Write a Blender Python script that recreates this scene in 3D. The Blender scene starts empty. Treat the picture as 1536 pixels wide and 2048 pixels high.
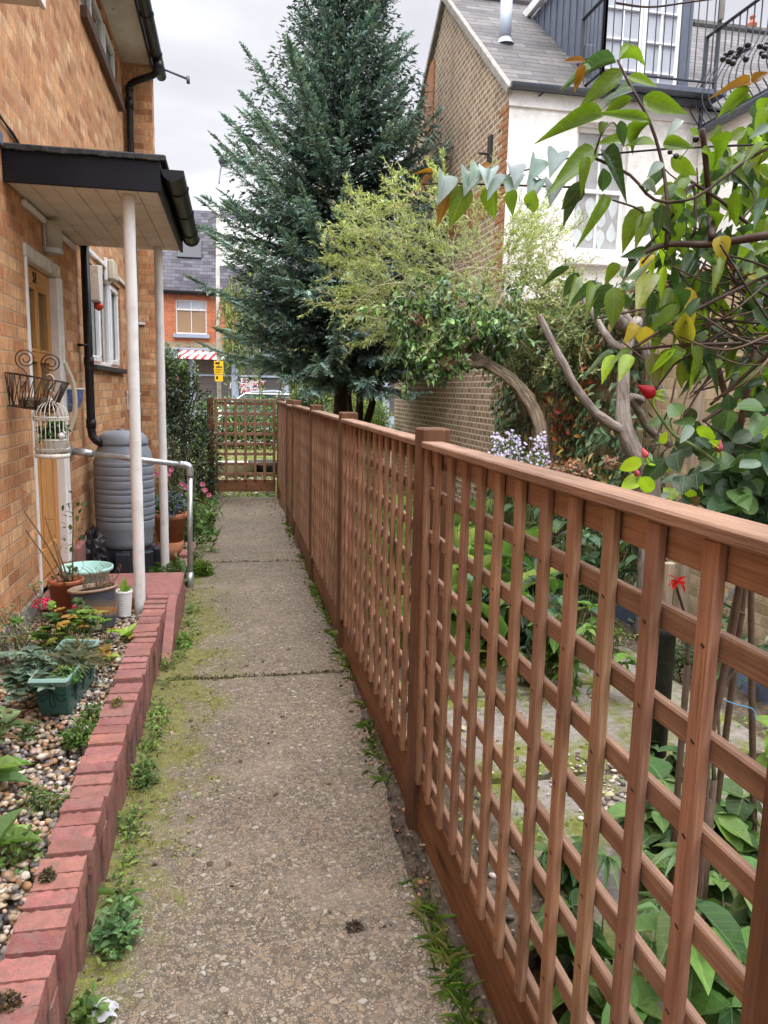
import bpy, math, random
import numpy as np
from mathutils import Vector, Matrix

rng = np.random.default_rng(11)
rnd = random.Random(5)
scene = bpy.context.scene
COL = scene.collection
PI = math.pi


def lin(r, g, b, k=1.0):
    def f(c):
        c /= 255.0
        return c / 12.92 if c <= 0.04045 else ((c + 0.055) / 1.055) ** 2.4
    return (f(r) * k, f(g) * k, f(b) * k)


# ------------------------------------------------------------------ camera
CAM_H, PITCH, YAW, ROLL, FPX = 1.55, math.radians(8.92), math.radians(11.217), math.radians(-1.237), 1540.0
_cp, _sp, _cy, _sy = math.cos(PITCH), math.sin(PITCH), math.cos(YAW), math.sin(YAW)
FW = np.array([_sy * _cp, _cy * _cp, -_sp])
_rt = np.array([_cy, -_sy, 0.0])
_up = np.cross(_rt, FW)
RT = math.cos(ROLL) * _rt - math.sin(ROLL) * _up
UP = math.sin(ROLL) * _rt + math.cos(ROLL) * _up
EYE = np.array([0, 0, CAM_H])


def at(u, v, t):
    """survey helper: the world point seen at photo position (u, v), t metres in front of the camera"""
    return EYE + (FW + RT * (u - 768) / FPX - UP * (v - 1024) / FPX) * t


cam = bpy.data.objects.new('camera', bpy.data.cameras.new('camera'))
COL.objects.link(cam)
mw = Matrix.Identity(4)
for i in range(3):
    mw[i][0], mw[i][1], mw[i][2], mw[i][3] = RT[i], UP[i], -FW[i], EYE[i]
cam.matrix_world = mw
cam.data.lens = 36.0 * FPX / 2048.0
cam.data.sensor_width = 36
cam.data.clip_start = 0.05
cam.data.clip_end = 600
scene.camera = cam

# ------------------------------------------------------------------ mesh builder


def nrm(v):
    v = np.asarray(v, float)
    return v / (np.linalg.norm(v, axis=-1, keepdims=True) + 1e-12)


_cs = np.array([[sx, sy, sz] for sx in (-1, 1) for sy in (-1, 1) for sz in (-1, 1)], float)


def _chbox_faces():
    idx = lambda c, a: c * 3 + a
    q, t = [], []
    ci = {tuple(c): i for i, c in enumerate(_cs.astype(int).tolist())}
    for a in range(3):
        b, c = [(1, 2), (2, 0), (0, 1)][a]
        for s in (-1, 1):
            f = []
            for sb, sc in ((-1, -1), (1, -1), (1, 1), (-1, 1)):
                k = [0, 0, 0]
                k[a], k[b], k[c] = s, sb, sc
                f.append(idx(ci[tuple(k)], a))
            q.append(f if s > 0 else f[::-1])
    for a in range(3):
        b, c = [(1, 2), (2, 0), (0, 1)][a]
        for sb in (-1, 1):
            for sc in (-1, 1):
                k0, k1 = [0, 0, 0], [0, 0, 0]
                k0[a], k1[a] = -1, 1
                k0[b] = k1[b] = sb
                k0[c] = k1[c] = sc
                i0, i1 = ci[tuple(k0)], ci[tuple(k1)]
                f = [idx(i0, b), idx(i1, b), idx(i1, c), idx(i0, c)]
                q.append(f if sb * sc < 0 else f[::-1])
    for i in range(8):
        f = [idx(i, 0), idx(i, 1), idx(i, 2)]
        t.append(f if _cs[i].prod() > 0 else f[::-1])
    return np.array(q), np.array(t)


_CQ, _CT = _chbox_faces()


class MB:
    def __init__(s):
        s.v, s.f, s.uv, s.c, s.mi, s.n = [], [], [], [], [], 0

    def add(s, v, f, uv=None, c=None, mi=0):
        v = np.asarray(v, float).reshape(-1, 3)
        f = np.asarray(f, int)
        if f.ndim == 1:
            f = f[None]
        s.v.append(v)
        s.f.append(f + s.n)
        if uv is None:
            uv = v[f][..., :2]
        s.uv.append(np.asarray(uv, float).reshape(-1, 2))
        c = np.array((1, 1, 1)) if c is None else np.asarray(c, float)
        s.c.append(np.broadcast_to(c, (len(v), 3)))
        s.mi.append(np.full(len(f), mi))
        s.n += len(v)

    def more(s, f, uv, mi=0):          # more faces on the verts of the last add
        f = np.asarray(f, int)
        s.f.append(f + s.n - len(s.v[-1]))
        s.uv.append(np.asarray(uv, float).reshape(-1, 2))
        s.mi.append(np.full(len(f), mi))

    def obox(s, cen, ax, half, ch=0.0, c=None, mi=0, off=True):
        cen, ax, half = np.asarray(cen, float), np.asarray(ax, float), np.asarray(half, float)
        ch = min(ch, half.min() * 0.45)
        loc = np.repeat(_cs * half, 3, axis=0)
        for a in range(3):
            m = np.ones(3)
            loc[a::3] -= _cs * ch * (1 - np.eye(3)[a])
        g = int(np.argmax(half))
        o1, o2 = [k for k in range(3) if k != g]
        shift = rng.uniform(-20, 20, 2) if off else np.zeros(2)

        def uvs(F):
            P = loc[F]
            n = np.abs(np.cross(P[:, 1] - P[:, 0], P[:, 2] - P[:, 0]))
            n = n / (n.sum(1, keepdims=True) + 1e-12)
            u = P[..., g] + 0
            v = np.where((n[:, o1] > n[:, o2])[:, None], P[..., o2], P[..., o1])
            e = (n[:, g] > 0.7)
            u = np.where(e[:, None], P[..., o1] * 0.15, u)
            v = np.where(e[:, None], P[..., o2], v)
            return np.stack([u, v], -1) + shift
        V = cen + loc @ ax
        if ch > 1e-6:
            s.add(V, _CQ, uvs(_CQ), c, mi)
            s.more(_CT, uvs(_CT), mi)
        else:
            s.add(V, _CQ[:6], uvs(_CQ[:6]), c, mi)

    def box(s, x0, x1, y0, y1, z0, z1, ch=0.0, c=None, mi=0, off=True):
        s.obox(((x0 + x1) / 2, (y0 + y1) / 2, (z0 + z1) / 2), np.eye(3), (abs(x1 - x0) / 2, abs(y1 - y0) / 2, abs(z1 - z0) / 2), ch, c, mi, off)

    def quad(s, p, uv=None, c=None, mi=0):
        p = np.asarray(p, float)
        if uv is None:
            e1, e2 = p[1] - p[0], p[3] - p[0]
            uv = [(0, 0), (np.linalg.norm(e1), 0), (np.linalg.norm(e1), np.linalg.norm(e2)), (0, np.linalg.norm(e2))]
        s.add(p, [[0, 1, 2, 3]], np.asarray(uv)[None], c, mi)

    def rough_box(s, cen, ax, half, div=(7, 4, 4), jit=0.0016, rnd=0.006, c=None, mi=0):
        half = np.asarray(half, float)
        V, F = [], []
        n0 = 0
        ph = rng.uniform(0, 50, 3)
        for a in range(3):
            b, d = [(1, 2), (2, 0), (0, 1)][a]
            for sg in (-1, 1):
                nb, nd = div[b], div[d]
                u, w = np.meshgrid(np.linspace(-1, 1, nb + 1), np.linspace(-1, 1, nd + 1), indexing='ij')
                P = np.zeros((nb + 1, nd + 1, 3))
                P[..., a], P[..., b], P[..., d] = sg * half[a], u * half[b], w * half[d]
                V.append(P.reshape(-1, 3))
                i = np.arange(nb)[:, None] * (nd + 1) + np.arange(nd)[None]
                q = np.stack([i, i + nd + 1, i + nd + 2, i + 1], -1).reshape(-1, 4)
                F.append((q if sg > 0 else q[:, ::-1]) + n0)
                n0 += len(V[-1])
        V, F = np.concatenate(V), np.concatenate(F)
        core = np.clip(V, -(half - rnd), half - rnd)
        dv = V - core
        L = np.linalg.norm(dv, axis=1, keepdims=True)
        V = core + dv / np.maximum(L, 1e-9) * np.minimum(L, rnd)
        edge = (np.abs(V) > half * 0.8).sum(1)
        k = V * 160 + ph
        nz = np.sin(k[:, 0] * 1.3 + np.sin(k[:, 1] * 1.7)) * np.sin(k[:, 1] * 1.1 + 2 * np.sin(k[:, 2] * .9)) + .6 * np.sin(k[:, 2] * 2.3 + k[:, 0])
        V = V * (1 + (nz * jit * np.where(edge >= 2, 2.2, .7))[:, None] / half)
        s.add(np.asarray(cen) + V @ np.asarray(ax), F, V[F][..., :2] + ph[:2], c, mi)

    def tube(s, pts, r, n=8, c=None, mi=0, cap=True):
        P = np.asarray(pts, float)
        m = len(P)
        r = np.broadcast_to(np.asarray(r, float), (m,))
        T = np.gradient(P, axis=0)
        T = nrm(T)
        ref = np.array([0, 0, 1.0]) if abs(T[0][2]) < 0.9 else np.array([1.0, 0, 0])
        a = nrm(np.cross(T[0], ref))
        A = [a]
        for i in range(1, m):
            a = A[-1] - T[i] * (A[-1] @ T[i])
            A.append(nrm(a))
        A = np.array(A)
        B = np.cross(T, A)
        th = np.arange(n) * 2 * PI / n
        V = P[:, None] + r[:, None, None] * (np.cos(th)[None, :, None] * A[:, None] + np.sin(th)[None, :, None] * B[:, None])
        d = np.concatenate([[0], np.cumsum(np.linalg.norm(np.diff(P, axis=0), axis=1))])
        F, U = [], []
        o = rng.uniform(0, 9)
        i = np.arange(m - 1)[:, None] * n
        j = np.arange(n)[None]
        k = (j + 1) % n
        F = np.stack([i + j, i + k, i + n + k, i + n + j], -1).reshape(-1, 4)
        w = 2 * PI * float(r.mean()) / n
        u0, u1 = d[:-1][:, None] + 0 * j, d[1:][:, None] + 0 * j
        v0, v1 = (j * w) + 0 * i, ((j + 1) * w) + 0 * i
        U = np.stack([np.stack([u0, v0], -1), np.stack([u0, v1], -1), np.stack([u1, v1], -1), np.stack([u1, v0], -1)], -2) + o
        if c is not None:
            c = np.asarray(c, float)
            if c.ndim == 2 and len(c) == 1:
                c = c[0]
            if c.ndim == 2:
                c = np.repeat(c, n, 0)
        s.add(V.reshape(-1, 3), F, U, c, mi)
        if cap:
            s.more([list(range(n))[::-1]], np.stack([np.cos(th), np.sin(th)], -1)[None] * r[0], mi)
            s.more([[(m - 1) * n + q for q in range(n)]], np.stack([np.cos(th), np.sin(th)], -1)[None] * r[-1], mi)

    def lathe(s, prof, cen=(0, 0, 0), n=24, c=None, mi=0, tilt=None, sx=1.0, sy=1.0):
        prof = np.asarray(prof, float)
        m = len(prof)
        th = np.arange(n) * 2 * PI / n
        V = np.stack([prof[:, 0][:, None] * np.cos(th) * sx, prof[:, 0][:, None] * np.sin(th) * sy, prof[:, 1][:, None] + 0 * th], -1).reshape(-1, 3)
        if tilt is not None:
            V = V @ np.asarray(tilt).T
        i = np.arange(m - 1)[:, None] * n
        j = np.arange(n)[None]
        k = (j + 1) % n
        F = np.stack([i + j, i + k, i + n + k, i + n + j], -1).reshape(-1, 4)
        R = prof[:, 0].max()
        u0, u1 = th * R, (th + 2 * PI / n) * R
        z = prof[:, 1]
        U = np.stack([np.stack([u0 + 0 * i, z[:-1][:, None] + 0 * j], -1), np.stack([u1 + 0 * i, z[:-1][:, None] + 0 * j], -1),
                      np.stack([u1 + 0 * i, z[1:][:, None] + 0 * j], -1), np.stack([u0 + 0 * i, z[1:][:, None] + 0 * j], -1)], -2)
        s.add(V + np.asarray(cen), F, U, c, mi)

    def prism(s, poly, vec, c=None, mi=0):
        P = np.asarray(poly, float)
        vec = np.asarray(vec, float)
        n = len(P)
        V = np.concatenate([P, P + vec])
        e = nrm(P[1] - P[0])
        nn = nrm(np.cross(P[1] - P[0], P[2] - P[0]))
        b = np.cross(nn, e)
        uv = np.stack([(P - P[0]) @ e, (P - P[0]) @ b], -1)
        s.add(V, [list(range(n))], uv[None], c, mi)
        s.more([[n + i for i in range(n)][::-1]], uv[::-1][None], mi)
        F, U = [], []
        L = np.linalg.norm(vec)
        d = 0
        for i in range(n):
            j = (i + 1) % n
            w = np.linalg.norm(P[j] - P[i])
            F.append([i, j, n + j, n + i])
            U.append([(d, 0), (d + w, 0), (d + w, L), (d, L)])
            d += w
        s.more(F, U, mi)

    def leaves(s, tm, pos, d, up, L, W, c, mi=0):
        tv, tf = tm
        pos, d, up = np.atleast_2d(pos), nrm(np.atleast_2d(d)), np.atleast_2d(up)
        n = len(pos)
        side = nrm(np.cross(d, up))
        no = np.cross(side, d)
        L = np.broadcast_to(L, (n,))[:, None, None]
        W = np.broadcast_to(W, (n,))[:, None, None]
        V = pos[:, None] + d[:, None] * (tv[None, :, 0:1] * L) + side[:, None] * (tv[None, :, 1:2] * W) + no[:, None] * (tv[None, :, 2:3] * L)
        k = len(tv)
        F = (tf[None] + (np.arange(n) * k)[:, None, None]).reshape(-1, tf.shape[1])
        uvt = tv[:, :2][tf]
        U = np.broadcast_to(uvt[None], (n,) + uvt.shape).reshape(-1, 2)
        c = np.broadcast_to(np.asarray(c, float), (n, 3))
        s.add(V.reshape(-1, 3), F, U, np.repeat(c, k, 0), mi)

    def build(s, name, mats, parent=None, smooth=False, org=None):
        me = bpy.data.meshes.new(name)
        if not isinstance(mats, (list, tuple)):
            mats = [mats]
        o = bpy.data.objects.new(name, me)
        if org is None:
            org = ORG.get(parent.name, np.zeros(3)) if parent is not None else np.zeros(3)
        ORG[o.name] = np.asarray(org, float)
        V = np.concatenate(s.v) - ORG[o.name]
        ks = np.concatenate([np.full(len(f), f.shape[1]) for f in s.f])
        li = np.concatenate([f.ravel() for f in s.f])
        me.vertices.add(len(V))
        me.vertices.foreach_set('co', V.astype(np.float32).ravel())
        me.loops.add(len(li))
        me.loops.foreach_set('vertex_index', li.astype(np.int32))
        me.polygons.add(len(ks))
        st = np.concatenate([[0], np.cumsum(ks)[:-1]])
        me.polygons.foreach_set('loop_start', st.astype(np.int32))
        try:
            me.polygons.foreach_set('loop_total', ks.astype(np.int32))
        except Exception:
            pass
        me.polygons.foreach_set('material_index', np.concatenate(s.mi).astype(np.int32))
        me.polygons.foreach_set('use_smooth', np.full(len(ks), bool(smooth)))
        uvl = me.uv_layers.new(name='UVMap')
        uvl.data.foreach_set('uv', np.concatenate(s.uv).astype(np.float32).ravel())
        ca = me.color_attributes.new('Col', 'FLOAT_COLOR', 'POINT')
        cc = np.concatenate(s.c)
        ca.data.foreach_set('color', np.concatenate([cc, np.ones((len(cc), 1))], 1).astype(np.float32).ravel())
        for m in mats:
            me.materials.append(m)
        me.update(calc_edges=True)
        me.validate()
        COL.objects.link(o)
        if parent is not None:
            o.parent = parent
        else:
            o.location = ORG[o.name]
        return o


ORG = {}


def tag(o, label=None, cat=None, group=None, kind=None):
    for k, v in (('label', label), ('category', cat), ('group', group), ('kind', kind)):
        if v:
            o[k] = v
    return o


def thing(name, label, cat, loc, group=None):
    o = bpy.data.objects.new(name, None)
    o.empty_display_size = 0.1
    o.location = loc
    COL.objects.link(o)
    ORG[o.name] = np.asarray(loc, float)
    return tag(o, label, cat, group)


def copy_thing(src, loc, label, rotz=0.0, scale=1.0):
    c = src.copy()
    COL.objects.link(c)
    c.location = loc
    c.rotation_euler = (0, 0, rotz)
    c.scale = (scale,) * 3
    c['label'] = label
    for ch in list(src.children):
        d = ch.copy()
        COL.objects.link(d)
        d.parent = c
        for g in list(ch.children):
            e = g.copy()
            COL.objects.link(e)
            e.parent = d
    return c


def single(name, mb, mats, label, cat, org, smooth=False, group=None, kind=None):
    return tag(mb.build(name, mats, None, smooth, org), label, cat, group, kind)


def structure(name, mb, mats, smooth=False):
    return tag(mb.build(name, mats, None, smooth), kind='structure')


def text(name, body, size, mat, M, parent, ext=0.002, shear=0.0, bold=0.0, align='CENTER'):
    cu = bpy.data.curves.new(name, 'FONT')
    cu.body, cu.size, cu.extrude, cu.shear, cu.align_x, cu.align_y = body, size, ext, shear, align, 'CENTER'
    cu.offset = bold
    cu.materials.append(mat)
    tmp = bpy.data.objects.new('tmp', cu)
    COL.objects.link(tmp)
    me = bpy.data.meshes.new_from_object(tmp.evaluated_get(bpy.context.evaluated_depsgraph_get()))
    bpy.data.objects.remove(tmp)
    bpy.data.curves.remove(cu)
    me.name = name
    me.materials.clear()
    me.materials.append(mat)
    o = bpy.data.objects.new(name, me)
    COL.objects.link(o)
    o.parent = parent
    m = Matrix(M)
    m.translation -= Vector(ORG[parent.name])
    o.matrix_local = m
    ORG[o.name] = ORG[parent.name]
    return o


def frame_mat(x, y, n, p):
    return [[x[i], y[i], n[i], p[i]] for i in range(3)] + [[0, 0, 0, 1]]


# ------------------------------------------------------------------ leaf templates


def leaf_tm(st, fold=0.12, droop=0.2, curl=0.0):
    """st: (t, half width) stations between base and tip"""
    v = [(0, 0, 0)]
    for t, w in st:
        z = -droop * t * t
        v += [(t, w, z + fold * w * 2 + curl * math.sin(t * 9)), (t, 0, z), (t, -w, z + fold * w * 2 - curl * math.sin(t * 8))]
    v.append((1, 0, -droop))
    f = [(0, 2, 1), (0, 3, 2)]
    n = len(st)
    for i in range(n - 1):
        a, b = 1 + 3 * i, 4 + 3 * i
        f += [(a, a + 1, b + 1), (a, b + 1, b), (a + 1, a + 2, b + 2), (a + 1, b + 2, b + 1)]
    a, e = 1 + 3 * (n - 1), 1 + 3 * n
    f += [(a, a + 1, e), (a + 1, a + 2, e)]
    return np.array(v, float), np.array(f)


T_DIA = (np.array([(0, 0, 0), (0.45, 0.5, 0.06), (1, 0, -0.1), (0.45, -0.5, 0.06)], float), np.array([(0, 2, 1), (0, 3, 2)]))
T_OVAL = leaf_tm([(0.25, 0.4), (0.6, 0.42)], 0.1, 0.2)
T_BIG = leaf_tm([(0.06, 0.2), (0.18, 0.42), (0.35, 0.5), (0.52, 0.44), (0.7, 0.3), (0.86, 0.13)], 0.12, 0.22)
T_BIG2 = leaf_tm([(0.06, 0.2), (0.18, 0.42), (0.35, 0.5), (0.52, 0.44), (0.7, 0.3), (0.86, 0.13)], 0.3, 0.45)
T_ROUND = leaf_tm([(0.05, 0.28), (0.2, 0.47), (0.42, 0.5), (0.64, 0.42), (0.82, 0.25), (0.93, 0.1)], 0.1, 0.15)
T_CRINK = leaf_tm([(0.05, 0.22), (0.2, 0.44), (0.4, 0.5), (0.62, 0.43), (0.8, 0.27), (0.93, 0.1)], 0.16, 0.3, 0.03)
T_BLADE = leaf_tm([(0.3, 0.5), (0.6, 0.42), (0.85, 0.22)], 0.2, 0.55)
T_STRAP = leaf_tm([(0.15, 0.45), (0.35, 0.5), (0.6, 0.45), (0.82, 0.28)], 0.25, 0.5)


def rand_dirs(n):
    return nrm(rng.normal(size=(n, 3)))


def pal(n, cols, jit=0.15, w=None):
    cols = np.array(cols, float)
    i = rng.choice(len(cols), n, p=None if w is None else np.array(w) / sum(w))
    return np.clip(cols[i] * (1 + rng.normal(0, jit, (n, 1))) * (1 + rng.normal(0, jit * 0.3, (n, 3))), 0.002, 1)


def blob(mb, cen, rad, n, L, W, cols, tm=T_OVAL, shell=0.35, drop=0.1, upn=0.8, jit=0.2, w=None, mi=0, dark=0.45, zmin=None):
    """leaves spread through an ellipsoid, most near its skin, facing outward and up"""
    d = rand_dirs(n)
    q = rng.random(n) ** shell
    lump = 1 + 0.16 * np.sin(d[:, 0] * 7 + cen[0] * 9) * np.sin(d[:, 1] * 6 + cen[1] * 5) + 0.1 * np.sin(d[:, 2] * 9 + cen[2])
    p = np.asarray(cen) + d * np.asarray(rad) * (q * lump)[:, None]
    c = pal(n, cols, jit, w) * (dark + (1 - dark) * q ** 2)[:, None]  # leaves deeper inside painted darker, shade put into their colour
    if zmin is not None:
        k = p[:, 2] > zmin
        p, d, c = p[k], d[k], c[k]
        n = len(p)
    dirs = nrm(d + rng.normal(0, 0.7, (n, 3)) - np.array([0, 0, drop * 2]))
    up = nrm(d * 0.8 + np.array([0, 0, upn]) + rng.normal(0, 0.35, (n, 3)))
    mb.leaves(tm, p, dirs, up, L * rng.uniform(0.65, 1.25, n), W * rng.uniform(0.7, 1.2, n), c, mi)


def wander(p0, d0, L, n=8, wob=0.15, grav=0.0):
    p, d = np.array(p0, float), nrm(np.array(d0, float))
    out = [p.copy()]
    for i in range(n):
        d = nrm(d + rng.normal(0, wob, 3) + np.array([0, 0, -grav]))
        p = p + d * L / n
        out.append(p.copy())
    return np.array(out)


def smooth_path(pts, n=16):
    P = np.asarray(pts, float)
    m = len(P)
    Q = np.concatenate([[2 * P[0] - P[1]], P, [2 * P[-1] - P[-2]]])
    out = []
    for i in range(m - 1):
        for t in np.linspace(0, 1, max(2, n // (m - 1)), endpoint=False):
            a, b, c, d = Q[i:i + 4]
            out.append(0.5 * (2 * b + (c - a) * t + (2 * a - 5 * b + 4 * c - d) * t * t + (3 * b - a - 3 * c + d) * t ** 3))
    out.append(P[-1])
    return np.array(out)
# ------------------------------------------------------------------ materials


class NT:
    def __init__(s, name, tree=None):
        if tree is None:
            s.m = bpy.data.materials.new(name)
            s.m.use_nodes = True
            s.t = s.m.node_tree
            s.b = s.t.nodes['Principled BSDF']
            s.out = s.t.nodes['Material Output']
        else:
            s.t = tree
        s._uv = None

    def node(s, ty, inp=None, **kw):
        n = s.t.nodes.new(ty)
        for k, v in kw.items():
            setattr(n, k, v)
        for k, v in (inp or {}).items():
            s.set(n.inputs[k], v)
        return n

    def set(s, sock, v):
        if isinstance(v, bpy.types.NodeSocket):
            s.t.links.new(v, sock)
        elif v is not None:
            if sock.type == 'RGBA' and not isinstance(v, (int, float)) and len(v) == 3:
                v = tuple(v) + (1,)
            sock.default_value = v

    def uv(s, sc=(1, 1, 1), rot=0.0, loc=(0, 0, 0)):
        tc = s.node('ShaderNodeTexCoord')
        return s.node('ShaderNodeMapping', {'Vector': tc.outputs['UV'], 'Scale': sc, 'Rotation': (0, 0, rot), 'Location': loc}).outputs[0]

    def obj(s, sc=(1, 1, 1)):
        tc = s.node('ShaderNodeTexCoord')
        return s.node('ShaderNodeMapping', {'Vector': tc.outputs['Object'], 'Scale': sc}).outputs[0]

    def noise(s, vec, scale, detail=4, rough=0.6, dist=0.0):
        return s.node('ShaderNodeTexNoise', {'Vector': vec, 'Scale': scale, 'Detail': detail, 'Roughness': rough, 'Distortion': dist}).outputs[0]

    def voro(s, vec, scale, feature='F1', rand=1.0):
        return s.node('ShaderNodeTexVoronoi', {'Vector': vec, 'Scale': scale, 'Randomness': rand}, feature=feature)

    def ramp(s, f, stops, interp='LINEAR'):
        n = s.node('ShaderNodeValToRGB', {'Fac': f})
        cr = n.color_ramp
        cr.interpolation = interp
        while len(cr.elements) < len(stops):
            cr.elements.new(0.5)
        for e, (p, c) in zip(cr.elements, stops):
            e.position = p
            e.color = (c, c, c, 1) if isinstance(c, (int, float)) else tuple(c)[:3] + (1,)
        return n.outputs[0]

    def mix(s, f, a, b, mode='MIX'):
        n = s.node('ShaderNodeMix', data_type='RGBA', blend_type=mode)
        s.set(n.inputs[0], f)
        s.set(n.inputs[6], a)
        s.set(n.inputs[7], b)
        return n.outputs[2]

    def math(s, op, a, b=None, clamp=False):
        n = s.node('ShaderNodeMath', operation=op, use_clamp=clamp)
        s.set(n.inputs[0], a)
        if b is not None:
            s.set(n.inputs[1], b)
        return n.outputs[0]

    def bump(s, h, st=0.3, dist=0.01, nrmal=None):
        return s.node('ShaderNodeBump', {'Height': h, 'Strength': st, 'Distance': dist, 'Normal': nrmal}).outputs[0]

    def sep(s, v):
        return s.node('ShaderNodeSeparateXYZ', {0: v}).outputs

    def attr(s):
        return s.node('ShaderNodeAttribute', attribute_name='Col').outputs['Color']

    def fin(s, color=None, rough=0.8, normal=None, spec=0.3, metal=0.0, **kw):
        s.set(s.b.inputs['Base Color'], color)
        s.set(s.b.inputs['Roughness'], rough)
        s.set(s.b.inputs['Normal'], normal)
        s.b.inputs['Specular IOR Level'].default_value = spec
        s.b.inputs['Metallic'].default_value = metal
        for k, v in kw.items():
            s.set(s.b.inputs[k], v)
        return s.m


def plain(name, col, rough=0.6, spec=0.3, metal=0.0, var=0.12, sc=8.0, dirt=None, bump=0.0):
    t = NT(name)
    o = t.obj()
    n = t.noise(o, sc, 5)
    c = t.mix(1.0, col, t.ramp(n, [(0.3, 1 - var), (0.7, 1 + var)]), 'MULTIPLY')
    if dirt:
        c = t.mix(t.ramp(t.noise(o, sc * 0.6 + 3, 6, 0.7), [(0.52, 0.0), (0.72, 0.75)]), c, dirt)
    nb = t.bump(t.noise(o, sc * 12, 3), bump, 0.004) if bump else None
    return t.fin(c, t.ramp(n, [(0.3, rough * 0.85), (0.7, min(1, rough * 1.1))]), nb, spec, metal)


def brick_mat(name, cols, mortar, bw=0.225, rh=0.075, ms=0.006, streak=0.3, bump=0.6, stain=None, patch=None, off=0.5, bright=1.0):
    t = NT(name)
    uv = t.uv()
    wob = t.noise(uv, 22, 2)
    uvw = t.node('ShaderNodeVectorMath', {0: uv, 1: t.node('ShaderNodeVectorMath', {0: t.node('ShaderNodeTexNoise', {'Vector': uv, 'Scale': 14.0, 'Detail': 3.0}).outputs[1], 1: (0.007, 0.006, 0)}, operation='MULTIPLY').outputs[0]}, operation='ADD').outputs[0]
    br = t.node('ShaderNodeTexBrick', {'Vector': uvw, 'Color1': (0, 0, 0), 'Color2': (1, 1, 1), 'Mortar': (0.5, 0.5, 0.5), 'Scale': 1.0, 'Mortar Size': ms, 'Mortar Smooth': 0.35, 'Bias': 0.0, 'Brick Width': bw, 'Row Height': rh}, offset=off)
    gray = br.outputs[0]
    k = len(cols)
    base = t.ramp(gray, [(i / (k - 1) * 0.9 + 0.05, c) for i, c in enumerate(cols)])
    st = t.noise(t.uv((34, 7, 1)), 1.0, 4, 0.7)
    bl = t.noise(uv, 9, 4)
    base = t.mix(1.0, base, t.ramp(st, [(0.3, 1 - streak), (0.7, 1 + streak)]), 'MULTIPLY')
    base = t.mix(1.0, base, t.ramp(bl, [(0.3, 0.82), (0.7, 1.15)]), 'MULTIPLY')
    base = t.mix(1.0, base, t.ramp(t.noise(uv, 1.3, 3), [(0.3, 0.86), (0.7, 1.12)]), 'MULTIPLY')
    if patch:
        base = t.mix(t.ramp(t.noise(uv, 0.9, 2), [(0.58, 0.0), (0.62, 0.7)]), base, patch)
    mc = t.mix(1.0, mortar, t.ramp(t.noise(uv, 60, 3), [(0.3, 0.7), (0.7, 1.15)]), 'MULTIPLY')
    c = t.mix(br.outputs[1], base, mc)
    if stain:
        c = t.mix(t.ramp(t.noise(t.uv((1, 0.5, 1)), 2.2, 6, 0.65), [(0.5, 0.0), (0.75, 0.6)]), c, stain)
    h = t.math('MULTIPLY', t.math('SUBTRACT', 1.0, br.outputs[1]), 1.0)
    h = t.math('ADD', h, t.math('MULTIPLY', st, 0.5))
    h = t.math('ADD', h, t.math('MULTIPLY', t.noise(uv, 90, 4), 0.35))
    return t.fin(c, 0.88, t.bump(h, bump, 0.006), 0.2)


def wood_mat(name, d, m, l, sc=1.0, rough=0.75, knots=True, wear=0.25):
    t = NT(name)
    g = t.noise(t.uv((2.0 * sc, 70 * sc, 1)), 1.0, 6, 0.65, 0.6)
    b = t.noise(t.uv((3 * sc, 7 * sc, 1)), 1.0, 4, 0.6)
    c = t.ramp(g, [(0.3, tuple((a + 1.2 * b) / 2.2 for a, b in zip(d, m))), (0.5, m), (0.7, tuple((a + b) / 2 for a, b in zip(l, m)))])
    c = t.mix(1.0, c, t.ramp(b, [(0.3, 1 - wear), (0.7, 1 + wear)]), 'MULTIPLY')
    if knots:
        v = t.voro(t.uv((1.6 * sc, 9 * sc, 1)), 1.0)
        c = t.mix(t.ramp(v.outputs['Distance'], [(0.04, 0.9), (0.16, 0.0)]), c, tuple(x * 0.5 for x in d))
    c = t.mix(1.0, c, t.attr(), 'MULTIPLY')
    c = t.mix(t.ramp(t.noise(t.obj((1, 1, 0.35)), 9, 6, 0.7), [(0.58, 0.0), (0.76, 0.5)]), c, d)
    fib = t.noise(t.uv((9 * sc, 230 * sc, 1)), 1.0, 3, 0.6)
    c = t.mix(1.0, c, t.ramp(fib, [(0.36, 0.82), (0.64, 1.14)]), 'MULTIPLY')
    n = t.bump(t.math('ADD', g, t.math('MULTIPLY', fib, 0.7)), 0.45, 0.003)
    return t.fin(c, rough, n, 0.25)


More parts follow.
